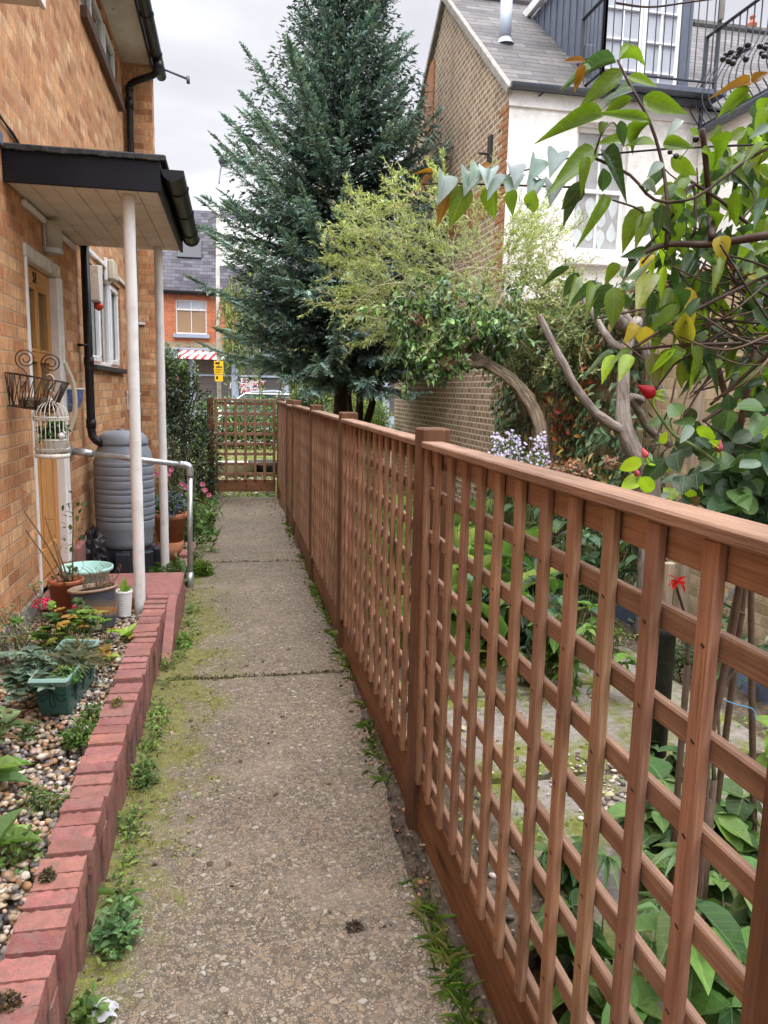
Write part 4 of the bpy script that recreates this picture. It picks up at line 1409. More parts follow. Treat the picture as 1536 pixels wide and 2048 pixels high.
mb.lathe([(0.03, 1.174), (0.03, 1.19), (0, 1.192)], (BX - 0.02, BY, 0), 12)
mb.build('lid', M['butt'], t, True)

mb = MB()
th = rand_dirs(500)
import itertools
V, F = [], []
nu, nv = 26, 16
for i in range(nv + 1):
    for j in range(nu):
        a, b = 2 * PI * j / nu, PI * i / nv
        r = 0.5 + 0.06 * math.sin(7 * a + 3 * b) + 0.06 * math.sin(11 * b + 5 * a) + rng.normal(0, 0.035)
        V.append((-1.10 + 0.20 * r * math.sin(b) * math.cos(a), 6.38 + 0.24 * r * math.sin(b) * math.sin(a), 0.20 + 0.38 * r * math.cos(b)))
for i in range(nv):
    for j in range(nu):
        F.append((i * nu + j, (i + 1) * nu + j, (i + 1) * nu + (j + 1) % nu, i * nu + (j + 1) % nu))
mb.add(V, F)
single('plastic_bag', mb, M['bag'], 'crumpled black plastic bag by the wall beside the water butt', 'bag', (-1.10, 6.38, 0.0))

# ------------------------------------------------------------------ basket and bird cage
t = thing('wire_basket', 'dark wire trough basket with two spiral scrolls fixed to the wall by the door', 'basket', (WX, 4.55, 1.40))
B0 = np.array([WX + 0.01, 4.60, 0.0])


def bp(x, y, z):
    return (WX + 0.012 + x, 4.57 + y, 1.43 + z - 0.16 * x)


mb = MB()
wr = 0.0028
top = [bp(0.0, -0.09, 0.175), bp(0.29, -0.075, 0.175), bp(0.29, 0.075, 0.175), bp(0.0, 0.09, 0.175)]
bot = [bp(0.0, -0.06, 0.0), bp(0.215, -0.05, 0.0), bp(0.215, 0.05, 0.0), bp(0.0, 0.06, 0.0)]
for q in (top, bot):
    for i in range(4):
        mb.tube([q[i], q[(i + 1) % 4]], wr * 1.25, 6)
lerp = lambda a, b, f: tuple(np.array(a) * (1 - f) + np.array(b) * f)
for s0 in range(4):
    a0, a1, b0, b1 = top[s0], top[(s0 + 1) % 4], bot[s0], bot[(s0 + 1) % 4]
    m = 4 if s0 % 2 == 0 else 2
    for i in range(m):
        f0, f1 = i / m, (i + 1) / m
        mb.tube([lerp(a0, a1, f0), lerp(b0, b1, (f0 + f1) / 2)], wr, 5)
        mb.tube([lerp(b0, b1, (f0 + f1) / 2), lerp(a0, a1, f1)], wr, 5)
        k0 = np.array(lerp(a0, a1, (f0 + f1) / 2))
        k1 = np.array(lerp(b0, b1, (f0 + f1) / 2))
        mb.tube([k0, (k0 + k1) / 2 + (0, -0.012 if s0 == 0 else 0, 0), k1], wr, 5)
for f in (0.25, 0.5, 0.75):
    mb.tube([lerp(bot[0], bot[1], f), lerp(bot[3], bot[2], f)], wr, 5)
mb.build('frame', M['wire'], t, True)
for xc in (0.085, 0.215):
    mb = MB()
    a = np.linspace(0, 2 * PI * 2.15, 60)
    r = 0.012 + 0.043 * a / a[-1]
    base = np.array(bp(xc, 0.0, 0.265))
    ang = a + PI * 0.95
    P = np.stack([base[0] + r * np.cos(ang), np.full(60, base[1]), base[2] + r * np.sin(ang)], 1)
    e = P[-1]
    P = np.concatenate([P, smooth_path([e, e + (0.028, 0, -0.022), e + (0.045, -.01, -0.06), e + (0.02, -.03, -0.12)], 12)[1:]])
    mb.tube(P, wr * 1.2, 6)
    mb.build('scroll', M['wire'], t, True)
mb = MB()
mb.box(*[bp(0.05, 0, 0)[0], bp(0.19, 0, 0)[0]], 4.57 - 0.045, 4.57 + 0.045, 1.412, 1.475, 0.02)
mb.build('liner', M['coir'], t)

CX, CY, CB = -0.985, 4.56, 1.145
t = thing('bird_cage', 'white wire bird cage hanging by its hook from the basket', 'bird cage', (CX, CY, CB))
mb = MB()
R0, ZT = 0.086, 0.225
n = 22
for k in range(n):
    a = 2 * PI * k / n
    c, s_ = math.cos(a), math.sin(a)
    pts = [(CX + R0 * c, CY + R0 * s_, CB + 0.012), (CX + R0 * c, CY + R0 * s_, CB + ZT)]
    mb.tube(pts, 0.0021, 5)
    b = np.linspace(0, PI / 2, 8)
    mb.tube([(CX + R0 * 1.06 * math.cos(q) * c, CY + R0 * 1.06 * math.cos(q) * s_, CB + ZT + 0.085 * math.sin(q)) for q in b], 0.0021, 5)
circ = lambda r, z, m=32: [(CX + r * math.cos(q), CY + r * math.sin(q), CB + z) for q in np.linspace(0, 2 * PI, m + 1)]
for r, z, w in ((R0 * 1.06, ZT, 0.004), (R0 * 1.0, ZT - 0.018, 0.0025), (R0, 0.10, 0.002), (R0, 0.04, 0.0025)):
    mb.tube(circ(r, z), w, 5)
for k in range(36):      # scalloped skirt
    a = 2 * PI * k / 36
    b = a + 2 * PI / 36
    q = np.linspace(0, PI, 5)
    mb.tube([(CX + R0 * 1.05 * math.cos(a + (b - a) * i / 4), CY + R0 * 1.05 * math.sin(a + (b - a) * i / 4), CB + ZT - 0.004 - 0.014 * math.sin(q[i])) for i in range(5)], 0.002, 4)
    mb.tube([(CX + R0 * 1.05 * math.cos(a + (b - a) * i / 4), CY + R0 * 1.05 * math.sin(a + (b - a) * i / 4), CB + 0.04 + 0.016 * math.sin(q[i])) for i in range(5)], 0.002, 4)
mb.build('bars', M['cage'], t, True)
mb = MB()
mb.lathe([(0.0, 0.0), (0.090, 0.0), (0.092, 0.014), (0.090, 0.024), (0.087, 0.024), (0.087, 0.010), (0, 0.010)], (CX, CY, CB), 28)
mb.build('base', M['cage'], t, True)
mb = MB()
zt = CB + ZT + 0.085
mb.lathe([(0.0, -0.004), (0.016, -0.002), (0.014, 0.012), (0.008, 0.02), (0.006, 0.03), (0, 0.03)], (CX, CY, zt), 14)
hk = [(0, 0, 0.028), (0.012, 0, 0.036), (0.018, 0, 0.05), (0.0, 0, 0.062), (-0.004, 0, 0.075), (0.018, 0, 0.10), (0.024, 0, 0.125), (0.008, 0, 0.146), (-0.012, 0, 0.14)]
mb.tube(smooth_path([(CX + a, CY, zt + c) for a, b, c in hk], 30), 0.0032, 6)
mb.build('hook', M['cage'], t, True)
t = thing('potted_plant', 'small white pot of green leaves standing inside the bird cage', 'potted plant', (CX + 0.015, CY, CB + 0.013))
mb = MB()
mb.lathe([(0.0, 0.013), (0.056, 0.013), (0.063, 0.10), (0.066, 0.105), (0.06, 0.107), (0.057, 0.095), (0.0, 0.09)], (CX + 0.015, CY, CB), 24)
mb.build('pot', M['white_pot'], t, True)
mb = MB()
blob(mb, (CX + 0.0, CY, CB + 0.15), (0.075, 0.07, 0.055), 170, 0.042, 0.026, [lin(60, 92, 35), lin(95, 130, 50), lin(40, 66, 30)], upn=0.9)
mb.build('foliage', M['gloss_leaf'], t)
mb = MB()      # little white ornament bird on the pot rim
mb.lathe([(0, -0.02), (0.014, -0.012), (0.02, 0.0), (0.015, 0.012), (0, 0.018)], (CX + 0.062, CY - 0.05, CB + 0.125), 10)
mb.lathe([(0, -0.01), (0.01, 0.0), (0, 0.01)], (CX + 0.078, CY - 0.055, CB + 0.142), 8)
mb.build('ornament', M['white_pot'], t, True)

# ------------------------------------------------------------------ pots on the step and gravel
GZ = 0.165


def pot_profile(rb, rt, h, lip=0.012, liph=0.03, wall=0.008, soil=0.03):
    return [(0.0, 0.0), (rb, 0.0), (rt - lip * 0.5, h - liph), (rt, h - liph), (rt + 0.002, h - 0.004), (rt - 0.003, h), (rt - wall, h - 0.004), (rt - wall - 0.004, h - soil), (0.0, h - soil)]


t = thing('potted_rose', 'terracotta coloured plastic pot with a bare stemmed rose and one red leaf', 'potted plant', (-0.99, 4.78, GZ))
mb = MB()
mb.lathe(pot_profile(0.078, 0.103, 0.235), (-0.99, 4.78, GZ), 32)
mb.build('pot', M['terra_plastic'], t, True)
mb = MB()
mb.lathe([(0.096, 0.2), (0.05, 0.212), (0, 0.21)], (-0.99, 4.78, GZ), 20)
mb.build('soil', M['compost'], t, True)
mb = MB()
lf = MB()
ends = []
for k, (dx, dy, h) in enumerate([(-0.26, -0.05, 0.56), (-0.10, 0.0, 0.42), (-0.2, 0.02, 0.36), (0.02, 0.02, 0.5), (-0.05, -0.04, 0.25)]):
    p0 = np.array([-0.99 + rng.uniform(-.03, .04), 4.78 + rng.uniform(-.03, .03), GZ + 0.2])
    P = smooth_path([p0, p0 + (dx * .4, dy * .5, h * .45), p0 + (dx * .8, dy, h * .8), p0 + (dx, dy, h)], 14)
    mb.tube(P, np.linspace(0.006, 0.0025, len(P)), 6, [(0.22, 0.14, 0.07)] if k != 3 else [(0.12, 0.14, 0.05)])
    ends.append(P[-1])
    for q in P[5::3]:
        d = nrm(rng.normal(size=3) + (0, 0, 0.6))
        mb.tube([q, q + d * 0.045], 0.0016, 4, (0.2, 0.13, 0.07))
mb.build('stem', M['stem'], t, True)
n = 26
P = ends[3] + rng.normal(0, 0.035, (n, 3)) - np.linspace(0, 0.22, n)[:, None] * (0, 0, 1)
lf.leaves(T_OVAL, P, rand_dirs(n), (0, 0, 1), 0.04, 0.026, pal(n, [lin(70, 92, 58), lin(96, 108, 62)]))
P = np.array([-0.97, 4.76, GZ + 0.26]) + rng.normal(0, 0.04, (22, 3))
lf.leaves(T_OVAL, P, rand_dirs(22), (0, 0, 1), 0.045, 0.03, pal(22, [lin(70, 92, 70), lin(100, 112, 70)]))
lf.build('foliage', M['leaf'], t)
mb = MB()
e = ends[0]
mb.leaves(T_OVAL, [e, e, e], [(1, 0, 0.1), (-0.9, 0, 0.15), (0.5, -0.4, 0.3)], (0, -0.5, 1), 0.075, 0.035, [(0.55, 0.06, 0.03), (0.6, 0.09, 0.04), (0.5, 0.04, 0.03)])
mb.build('red_leaf', M['petal'], t)

single('washing_bowl', (lambda m: (m.lathe([(0.0, 0.0), (0.115, 0.0), (0.125, 0.01), (0.152, 0.105), (0.168, 0.108), (0.170, 0.128), (0.163, 0.13), (0.158, 0.122), (0.15, 0.115), (0.118, 0.012), (0.0, 0.01)], (-0.945, 5.18, 0.252), 40), m)[1])(MB()), M['mint'], 'pale mint plastic bowl behind the pots on the doorstep', 'bowl', (-0.945, 5.18, 0.252), True)

PX, PYY = -0.775, 4.52
t = thing('glazed_pot', 'slate blue glazed pot with an orange band and relief leaves, holding dry twigs', 'plant pot', (PX, PYY, GZ))
tl = Matrix.Rotation(math.radians(-4), 3, 'X') @ Matrix.Rotation(math.radians(-5), 3, 'Y')
tl = np.array(tl)
mb = MB()
mb.lathe([(0.0, 0.0), (0.098, 0.0), (0.104, 0.012), (0.112, 0.06), (0.119, 0.12), (0.123, 0.18), (0.124, 0.215), (0.130, 0.228)], (PX, PYY, GZ), 48, tilt=tl)
mb.build('pot', M['glaze'], t, True)
mb = MB()
mb.lathe([(0.129, 0.226), (0.138, 0.230), (0.138, 0.240), (0.130, 0.243), (0.122, 0.238), (0.119, 0.21)], (PX, PYY, GZ), 48, tilt=tl)
mb.build('rim', M['glaze_rim'], t, True)
mb = MB()
mb.lathe([(0.121, 0.212), (0.08, 0.225), (0.03, 0.23), (0, 0.228)], (PX, PYY, GZ), 24, tilt=tl)
mb.build('soil', M['compost'], t, True)
tm = leaf_tm([(0.1, 0.28), (0.25, 0.45), (0.45, 0.5), (0.65, 0.36), (0.85, 0.15)], 0.02, 0.0)
for ang, zc, L, W_, rot in ((-2.0, 0.155, 0.085, 0.05, 0.9), (-1.5, 0.05, 0.11, 0.06, 2.4), (-1.05, 0.105, 0.09, 0.03, 0.15)):
    v, f = tm
    a = v[:, 0] * L - L / 2
    b = v[:, 1] * W_
    uu = a * math.cos(rot) - b * math.sin(rot)
    vv = a * math.sin(rot) + b * math.cos(rot)
    r = 0.1245 + (zc + vv - 0.12) * 0.09
    r = np.interp(zc + vv, [0, 0.012, 0.06, 0.12, 0.18, 0.215], [0.098, 0.104, 0.112, 0.119, 0.123, 0.124]) + 0.0028
    al = ang + uu / 0.115
    V = np.stack([r * np.cos(al), r * np.sin(al), zc + vv], 1) @ tl.T + (PX, PYY, GZ)
    mb = MB()
    mb.add(V, f)
    mb.build('relief_leaf', M['leaf_relief'], t)
mb = MB()
for k in range(26):
    a, r = rng.uniform(0, 2 * PI), 0.09 * math.sqrt(rng.random())
    p = np.array([PX + r * math.cos(a), PYY + r * math.sin(a), GZ + 0.22])
    lean = (0.35, 0, 0) if k < 6 else (0, 0, 0)
    W_ = wander(p, np.array([rng.normal(0, .25), rng.normal(0, .25), 1]) + lean, rng.uniform(0.07, 0.19), 6, 0.25)
    mb.tube(W_, np.linspace(0.0018, 0.0008, 7), 4, (0.10, 0.06, 0.035))
    for q in W_[2::2]:
        d = nrm(rng.normal(size=3))
        mb.tube([q, q + d * 0.025], 0.0012, 4, (0.12, 0.07, 0.035))
        mb.leaves(T_DIA, [q + d * 0.025], [d], (0, 0, 1), 0.012, 0.008, (0.12, 0.07, 0.03))
mb.build('twig', M['stem'], t)

t = thing('potted_plant', 'small white ribbed pot with one upright green leaf beside the front post', 'potted plant', (-0.655, 4.74, GZ))
mb = MB()
pr = [(0.0, 0.0), (0.036, 0.0)]
for k in range(13):
    z = 0.008 + k * 0.0105
    r = 0.037 + 0.011 * z / 0.15
    pr += [(r + 0.002, z), (r + 0.002, z + 0.006), (r, z + 0.008)]
pr += [(0.052, 0.148), (0.052, 0.162), (0.048, 0.163), (0.045, 0.145), (0, 0.145)]
mb.lathe(pr, (-0.655, 4.74, GZ), 28)
mb.build('pot', M['white_pot'], t, True)
mb = MB()
c = np.array([-0.655, 4.74, GZ + 0.15])
mb.leaves(T_BIG, [c, c + (0.01, 0, 0), c, c], [(0.05, 0.1, 1), (0.55, -0.1, 0.65), (-0.6, -0.3, 0.35), (0.3, -0.6, 0.3)], [(-0.3, -1, 0.1), (-0.4, -0.8, 0.5), (0, 0, 1), (0, 0, 1)], [0.095, 0.06, 0.05, 0.045], [0.045, 0.03, 0.025, 0.02], [lin(120, 160, 50), lin(105, 150, 50), lin(140, 120, 70), lin(120, 100, 60)])
mb.build('foliage', M['soft_leaf'], t)

# trough planter
t = thing('trough_planter', 'green plastic trough planter with moulded swags, spiky grass and trailing sage green leaves', 'planter', (-0.74, 3.5, GZ))
tb = [(-0.80, 3.285), (-0.685, 3.275), (-0.655, 3.66), (-0.775, 3.68)]
tt = [(-0.82, 3.20), (-0.672, 3.185), (-0.628, 3.68), (-0.79, 3.71)]


def trough_ring(k, z, shrink=0.0):
    P = []
    A = [np.array(tb[i]) * (1 - k) + np.array(tt[i]) * k for i in range(4)]
    c = sum(A) / 4
    for i in range(4):
        p = A[i] + (c - A[i]) * shrink
        q, r = A[i - 1] + (c - A[i - 1]) * shrink, A[(i + 1) % 4] + (c - A[(i + 1) % 4]) * shrink
        for f in (0.16, 0.06, 0.06, 0.16)[:2] if False else (0.1,):
            P.append(p + (q - p) * f * (0.35 if i in (1, 3) else 0.35))
            P.append(p + (r - p) * f * 0.35)
    return [(x[0], x[1], GZ + z) for x in P]


def ring_strip(mb, a, b, mi=0):
    n = len(a)
    mb.add(list(a) + list(b), [(i, (i + 1) % n, n + (i + 1) % n, n + i) for i in range(n)], None, None, mi)


mb = MB()
ring_strip(mb, trough_ring(0, 0.005), trough_ring(0.12, 0.02))
ring_strip(mb, trough_ring(0.12, 0.02), trough_ring(0.92, 0.165))
mb.add(trough_ring(0, 0.005), [list(range(8))[::-1]])
mb.build('body', M['green_plastic'], t)
mb = MB()
ring_strip(mb, trough_ring(0.92, 0.163, -0.02), trough_ring(0.96, 0.19, -0.09))
ring_strip(mb, trough_ring(0.96, 0.19, -0.09), trough_ring(0.96, 0.196, -0.06))
ring_strip(mb, trough_ring(0.96, 0.196, -0.06), trough_ring(0.96, 0.196, 0.03))
ring_strip(mb, trough_ring(0.96, 0.196, 0.03), trough_ring(0.9, 0.155, 0.06))
mb.build('rim', M['green_rim'], t)
mb = MB()
mb.add(trough_ring(0.9, 0.158, 0.05), [list(range(8))])
mb.build('soil', M['compost'], t)
mb = MB()
e0, e1 = np.array(trough_ring(0.12, 0.02)), np.array(trough_ring(0.92, 0.165))


def on_face(i0, i1, f, g):
    a = e0[i0] * (1 - f) + e0[i1] * f
    b = e1[i0] * (1 - f) + e1[i1] * f
    p = a * (1 - g) + b * g
    nn = nrm(np.cross(e0[i1] - e0[i0], e1[i0] - e0[i0]))
    c = np.mean(e1, 0)
    if nn @ (p - c) < 0:
        nn = -nn
    return p + nn * 0.0015


faces = [(1, 2), (3, 4)]
for (i0, i1) in faces:
    cen = [(0.5, 0.9)] if i0 == 1 else [(0.2, .9), (0.5, .9), (0.8, .9)]
    w = 0.45 if i0 == 1 else 0.14
    for (f, g) in cen:
        for sg in (-1, 1):
            for dr in (0.22, 0.42):
                mb.tube([on_face(i0, i1, f + sg * w * q, g - dr * math.sin(q * PI * 0.75) - 0.05 * q) for q in np.linspace(0, 1, 8)], 0.0016, 4)
            mb.tube([on_face(i0, i1, f + sg * w * 0.22 * q, g - 0.6 * q) for q in (0.0, 0.5, 1)] + [on_face(i0, i1, f, g - 0.72)], 0.0016, 4)
mb.build('swag_moulding', M['dark_line'], t)
mb = MB()
c = np.array([-0.70, 3.47, GZ + 0.165])
n = 330
d = nrm(np.stack([rng.normal(0, .75, n), rng.normal(-0.15, .75, n), rng.uniform(0.45, 1.1, n)], 1))
P = c + np.stack([rng.normal(0, .03, n), rng.normal(0, .06, n), 0 * rng.random(n)], 1)
mb.leaves(T_BLADE, P, d, (0, 0, 1), rng.uniform(0.06, 0.12, n), 0.005, pal(n, [lin(130, 140, 118), lin(165, 172, 150), lin(95, 108, 84), lin(150, 140, 110)]))
mb.build('spiky_grass', M['leaf'], t)
mb = MB()
sg = [lin(104, 126, 106), lin(126, 148, 126), lin(86, 108, 92)]
st = MB()
for k in range(24):
    p0 = np.array([-0.79 + rng.normal(0, .03), 3.36 + rng.normal(0, .08), GZ + 0.18])
    dd = np.array([rng.normal(-0.55, .4), rng.normal(-0.35, .5), rng.uniform(0.1, 0.6)])
    Wd = wander(p0, dd, rng.uniform(0.07, 0.17), 5, 0.2, 0.2)
    st.tube(Wd, 0.0025, 4, (0.13, 0.08, 0.06))
    for i, q in enumerate(Wd[1:]):
        m = 5 if i == 4 else 2
        a0 = rng.uniform(0, 6)
        aa = a0 + np.arange(m) * 2 * PI / m
        dr = np.stack([np.cos(aa), np.sin(aa), np.full(m, 0.25)], 1)
        s = rng.uniform(0.8, 1.2) * (1.0 if i == 4 else 0.8)
        mb.leaves(T_ROUND, np.repeat(q[None], m, 0), dr, (0, 0, 1), 0.06 * s, 0.036 * s, pal(m, sg, 0.12))
mb.build('trailing_foliage', M['soft_leaf'], t)
st.build('stem', M['stem'], t)
mb = MB()
blob(mb, (-0.69, 3.27, GZ + 0.18), (0.06, 0.05, 0.035), 240, 0.016, 0.012, [lin(110, 150, 60), lin(80, 120, 60)])
mb.build('moss_mound', M['leaf'], t)

# ------------------------------------------------------------------ gravel
def ico():
    import bmesh
    b = bmesh.new()
    bmesh.ops.create_icosphere(b, subdivisions=1, radius=1)
    V = np.array([v.co[:] for v in b.verts])
    F = np.array([[v.index for v in f.verts] for f in b.faces])
    b.free()
    return V, F


ICO = ico()


def pebbles(mb, P, rad, cols, flat=0.6):
    n = len(P)
    V, F = ICO
    k = len(V)
    sc = np.stack([rad * rng.uniform(0.8, 1.35, n), rad * rng.uniform(0.7, 1.1, n), rad * rng.uniform(flat * 0.8, flat * 1.2, n)], 1)
    lump = 1 + rng.normal(0, 0.09, (n, k, 1))
    L = V[None] * sc[:, None] * lump
    a = rng.uniform(0, 2 * PI, n)
    b = rng.normal(0, 0.35, n)
    ca, sa, cb, sb = np.cos(a)[:, None], np.sin(a)[:, None], np.cos(b)[:, None], np.sin(b)[:, None]
    x, y, z = L[..., 0], L[..., 1], L[..., 2]
    y, z = y * cb - z * sb, y * sb + z * cb
    x, y = x * ca - y * sa, x * sa + y * ca
    W_ = np.stack([x, y, z], -1) + P[:, None]
    FF = (F[None] + (np.arange(n) * k)[:, None, None]).reshape(-1, 3)
    mb.add(W_.reshape(-1, 3), FF, None, np.repeat(cols, k, 0))


mb = MB()
n = 10500
P = np.stack([rng.uniform(-1.17, -0.522, n), rng.uniform(0.7, 4.9, n), np.zeros(n)], 1)
P[:, 2] = 0.13 + 0.012 * np.sin(P[:, 0] * 13) * np.sin(P[:, 1] * 7) + rng.uniform(0, 0.034, n)
peb = [lin(176, 154, 128), lin(188, 174, 156), lin(162, 128, 92), lin(144, 136, 128), lin(116, 113, 114), lin(170, 144, 118), lin(204, 197, 186), lin(132, 102, 76), lin(96, 94, 97)]
pebbles(mb, P, rng.choice([0.008, 0.0115, 0.0145, 0.018], n, p=[.25, .35, .28, .12]), pal(n, peb, 0.14, [3, 2, 2, 2.5, 1.6, 2.5, 1, 1.2, 1]))
tag(mb.build('gravel', M['pebble'], None, True), kind='stuff')
# ------------------------------------------------------------------ plants of the gravel bed, path edges and flower bed
GRN = [lin(92, 128, 52), lin(70, 104, 45), lin(125, 155, 66), lin(58, 86, 44)]
PAL_L = [lin(128, 158, 84), lin(105, 140, 70), lin(150, 172, 98)]


def rosette(mb, c, n, L, W, cols, tm=T_CRINK, rise=(0.2, 0.9), jit=0.15, st=None):
    c = np.asarray(c, float)
    a = rng.uniform(0, 2 * PI, n) if n > 8 else np.arange(n) * 2.4 + rng.uniform(0, 6)
    z = rng.uniform(rise[0], rise[1], n)
    d = np.stack([np.cos(a), np.sin(a), z], 1)
    up = np.stack([-np.cos(a) * z, -np.sin(a) * z, np.ones(n)], 1)
    mb.leaves(tm, c + rng.normal(0, 0.008, (n, 3)) * (1, 1, 0), d, up, L * rng.uniform(0.65, 1.15, n), W * rng.uniform(0.75, 1.15, n), pal(n, cols, jit))


t = thing('geranium', 'pink flowered geranium with scalloped leaves in the gravel bed', 'plant', (-0.86, 3.95, GZ))
st, lf, fl = MB(), MB(), MB()
for k in range(85):
    p0 = np.array([-0.83 + rng.normal(0, .095), 3.98 + rng.normal(0, .10), GZ - 0.01])
    h = rng.uniform(0.08, 0.27)
    e = p0 + (rng.normal(0, .05), rng.normal(-0.02, .06), h)
    st.tube([p0, (p0 + e) / 2 + rng.normal(0, .01, 3), e], 0.0022, 4, (0.12, 0.14, 0.05))
    m = 6
    a = np.arange(m) * 2 * PI / m + rng.uniform(0, 6)
    tilt = rng.normal(0, .35, 2)
    d = np.stack([np.cos(a), np.sin(a), np.cos(a) * tilt[0] + np.sin(a) * tilt[1] + 0.12], 1)
    s = rng.uniform(0.024, 0.042)
    lf.leaves(T_ROUND, np.repeat(e[None], m, 0), d, (0, 0, 1), s, s * 1.15, np.repeat(pal(1, GRN + GRN + [lin(150, 160, 70), lin(165, 130, 60)], .12), m, 0))
st.build('stem', M['stem'], t)
lf.build('foliage', M['soft_leaf'], t)
for (u, v, tt_, r, full) in ((84, 1210, 4.05, 0.05, 1), (160, 1222, 3.98, 0.032, 0)):
    c = at(u, v, tt_)
    b = MB()
    b.tube([c - (0, 0, 0.16), c - (0.01, 0, 0.07), c], 0.003, 5, (0.25, 0.08, 0.05))
    b.build('flower_stem', M['stem'], t)
    b = MB()
    if full:
        n = 150
        d = rand_dirs(n)
        d[:, 2] = np.abs(d[:, 2]) * 0.9
        b.leaves(T_ROUND, c + d * r * (0.8, 0.8, 0.6), nrm(d + rng.normal(0, .7, (n, 3))), d, 0.02, 0.018, pal(n, [lin(236, 60, 150), lin(222, 40, 130), lin(245, 110, 175)], 0.1))
    else:
        n = 60
        d = rand_dirs(n)
        b.leaves(T_OVAL, c - (0, 0, .02) + d * r, d, (0, 0, 1), 0.012, 0.008, pal(n, [lin(120, 60, 50), lin(90, 45, 40)]))
        for q in ((-0.03, 0, 0.02), (0.035, 0, 0.018)):
            d = rand_dirs(8)
            b.leaves(T_ROUND, c + q + d * 0.006, d, (0, 0, 1), 0.016, 0.014, pal(8, [lin(236, 90, 150)]))
    b.build('flower', M['petal'], t)

t = thing('bare_shrub', 'sparse shrub of thin dark twigs with few leaves against the brick wall', 'shrub', (-1.05, 3.9, GZ))
st, lf = MB(), MB()
for k in range(11):
    p0 = np.array([-1.07 + rng.normal(0, .03), 3.95 + rng.normal(0, .08), GZ - .02])
    Wd = wander(p0, (rng.normal(-0.05, .25), rng.normal(-0.25, .3), 1), rng.uniform(0.25, 0.5), 8, 0.14)
    Wd[:, 0] = np.maximum(Wd[:, 0], -1.17)
    st.tube(Wd, np.linspace(0.004, 0.0014, 9), 5, (0.13, 0.09, 0.06))
    for i in range(2, 9):
        for s in range(2):
            d = nrm(rng.normal(size=3) + (0.25, -0.2, 0.5))
            e = Wd[i] + d * rng.uniform(0.03, 0.09)
            st.tube([Wd[i], e], 0.0013, 4, (0.15, 0.1, 0.07))
            if rng.random() < 0.75:
                m = 4
                lf.leaves(T_OVAL, e + rng.normal(0, .012, (m, 3)), rand_dirs(m), (0, 0, 1), 0.026, 0.014, pal(m, [lin(122, 140, 100), lin(96, 118, 74), lin(150, 150, 110)]))
st.build('stem', M['stem'], t)
lf.build('foliage', M['leaf'], t)


def foxglove(loc, n, L, W, cols, label, name='foxglove', rise=(0.25, 1.0)):
    mb = MB()
    rosette(mb, loc, n, L, W, cols, T_CRINK, rise)
    return single(name, mb, M['soft_leaf'], label, 'plant', loc)


FOX = [lin(116, 146, 74), lin(138, 165, 88), lin(98, 130, 66)]
foxglove((-0.72, 2.30, GZ), 7, 0.19, 0.085, FOX, 'light green rosette of broad veined leaves, nearest the bottom of the gravel bed', 'foxglove', (0.3, 1.0))
foxglove((-0.88, 2.72, GZ), 10, 0.22, 0.095, [lin(110, 146, 76), lin(128, 156, 96), lin(95, 125, 78)], 'big pale leaved plant in the gravel at the very edge of the photo')
foxglove((-0.655, 3.98, GZ), 7, 0.11, 0.05, [lin(150, 172, 84), lin(170, 185, 100)], 'yellow green seedling rosette between the glazed pot and the red wall')
foxglove((-0.575, 4.27, GZ + .02), 5, 0.13, 0.06, [lin(140, 168, 66), lin(160, 178, 92)], 'single seedling with one upright leaf leaning on the red wall')
foxglove((-0.79, 4.18, GZ), 8, 0.10, 0.045, [lin(150, 165, 90), lin(120, 150, 70)], 'feathery light green seedling in front of the glazed pot')
mb = MB()
c = np.array([-0.93, 2.98, GZ])
for k in range(7):
    a = rng.uniform(0, 2 * PI)
    q = c + (0.08 * math.cos(a), 0.12 * math.sin(a), rng.uniform(0.08, 0.2))
    rosette(mb, q, 6, 0.085, 0.055, [lin(88, 112, 72), lin(120, 140, 100), lin(104, 92, 62)], T_ROUND, (-0.2, 0.5))
    mb.tube([c, (c + q) / 2 + (0, 0, .03), q], 0.003, 4, (0.15, 0.1, 0.06))
single('hydrangea_shoots', mb, M['soft_leaf'], 'dull green leafy shoots in the gravel just before the green trough', 'plant', c)


def strawberry(loc, r, n, label, cols=None, L=0.024, name='gravel_weed', h=0.05, cat='weed', grp=None):
    mb = MB()
    blob(mb, loc, (r, r * 1.2, h), n, L, L * 0.7, cols or [lin(96, 132, 58), lin(122, 152, 70), lin(78, 108, 52)], T_OVAL, 0.5, -0.1, 1.2, zmin=loc[2] - 0.02)
    return single(name, mb, M['leaf'], label, cat, loc, group=grp)


strawberry((-0.595, 3.02, GZ + .015), 0.065, 330, 'bushy green weed in the gravel at the corner of the trough')
strawberry((-0.585, 3.22, GZ + .015), 0.05, 170, 'small weed in the gravel close to the trough and the red wall', L=0.02)
strawberry((-0.66, 2.56, GZ + .01), 0.05, 170, 'lacy weed among the pebbles in the middle of the gravel bed', L=0.017)
strawberry((-0.62, 2.25, GZ + .015), 0.06, 190, 'reddish stemmed weed spreading along the inner side of the red wall', L=0.02)
strawberry((-0.585, 2.52, GZ + .015), 0.045, 120, 'narrow weed squeezed against the inner face of the red wall', L=0.018)
strawberry((-0.80, 3.08, GZ + .01), 0.05, 150, 'dark weed in the gravel in front of the trough', [lin(66, 96, 44), lin(90, 120, 58)], L=0.02)
strawberry((-0.63, 3.66, GZ + .01), 0.04, 80, 'thin dark weed in the gravel beside the long side of the trough', [lin(82, 92, 60), lin(60, 74, 46)], L=0.016, h=0.07)
strawberry((-0.475, 3.16, 0.262), 0.022, 90, 'tuft of moss growing on top of the red brick wall', [lin(140, 140, 60), lin(110, 115, 50)], L=0.012, h=0.016, name='moss_tuft')
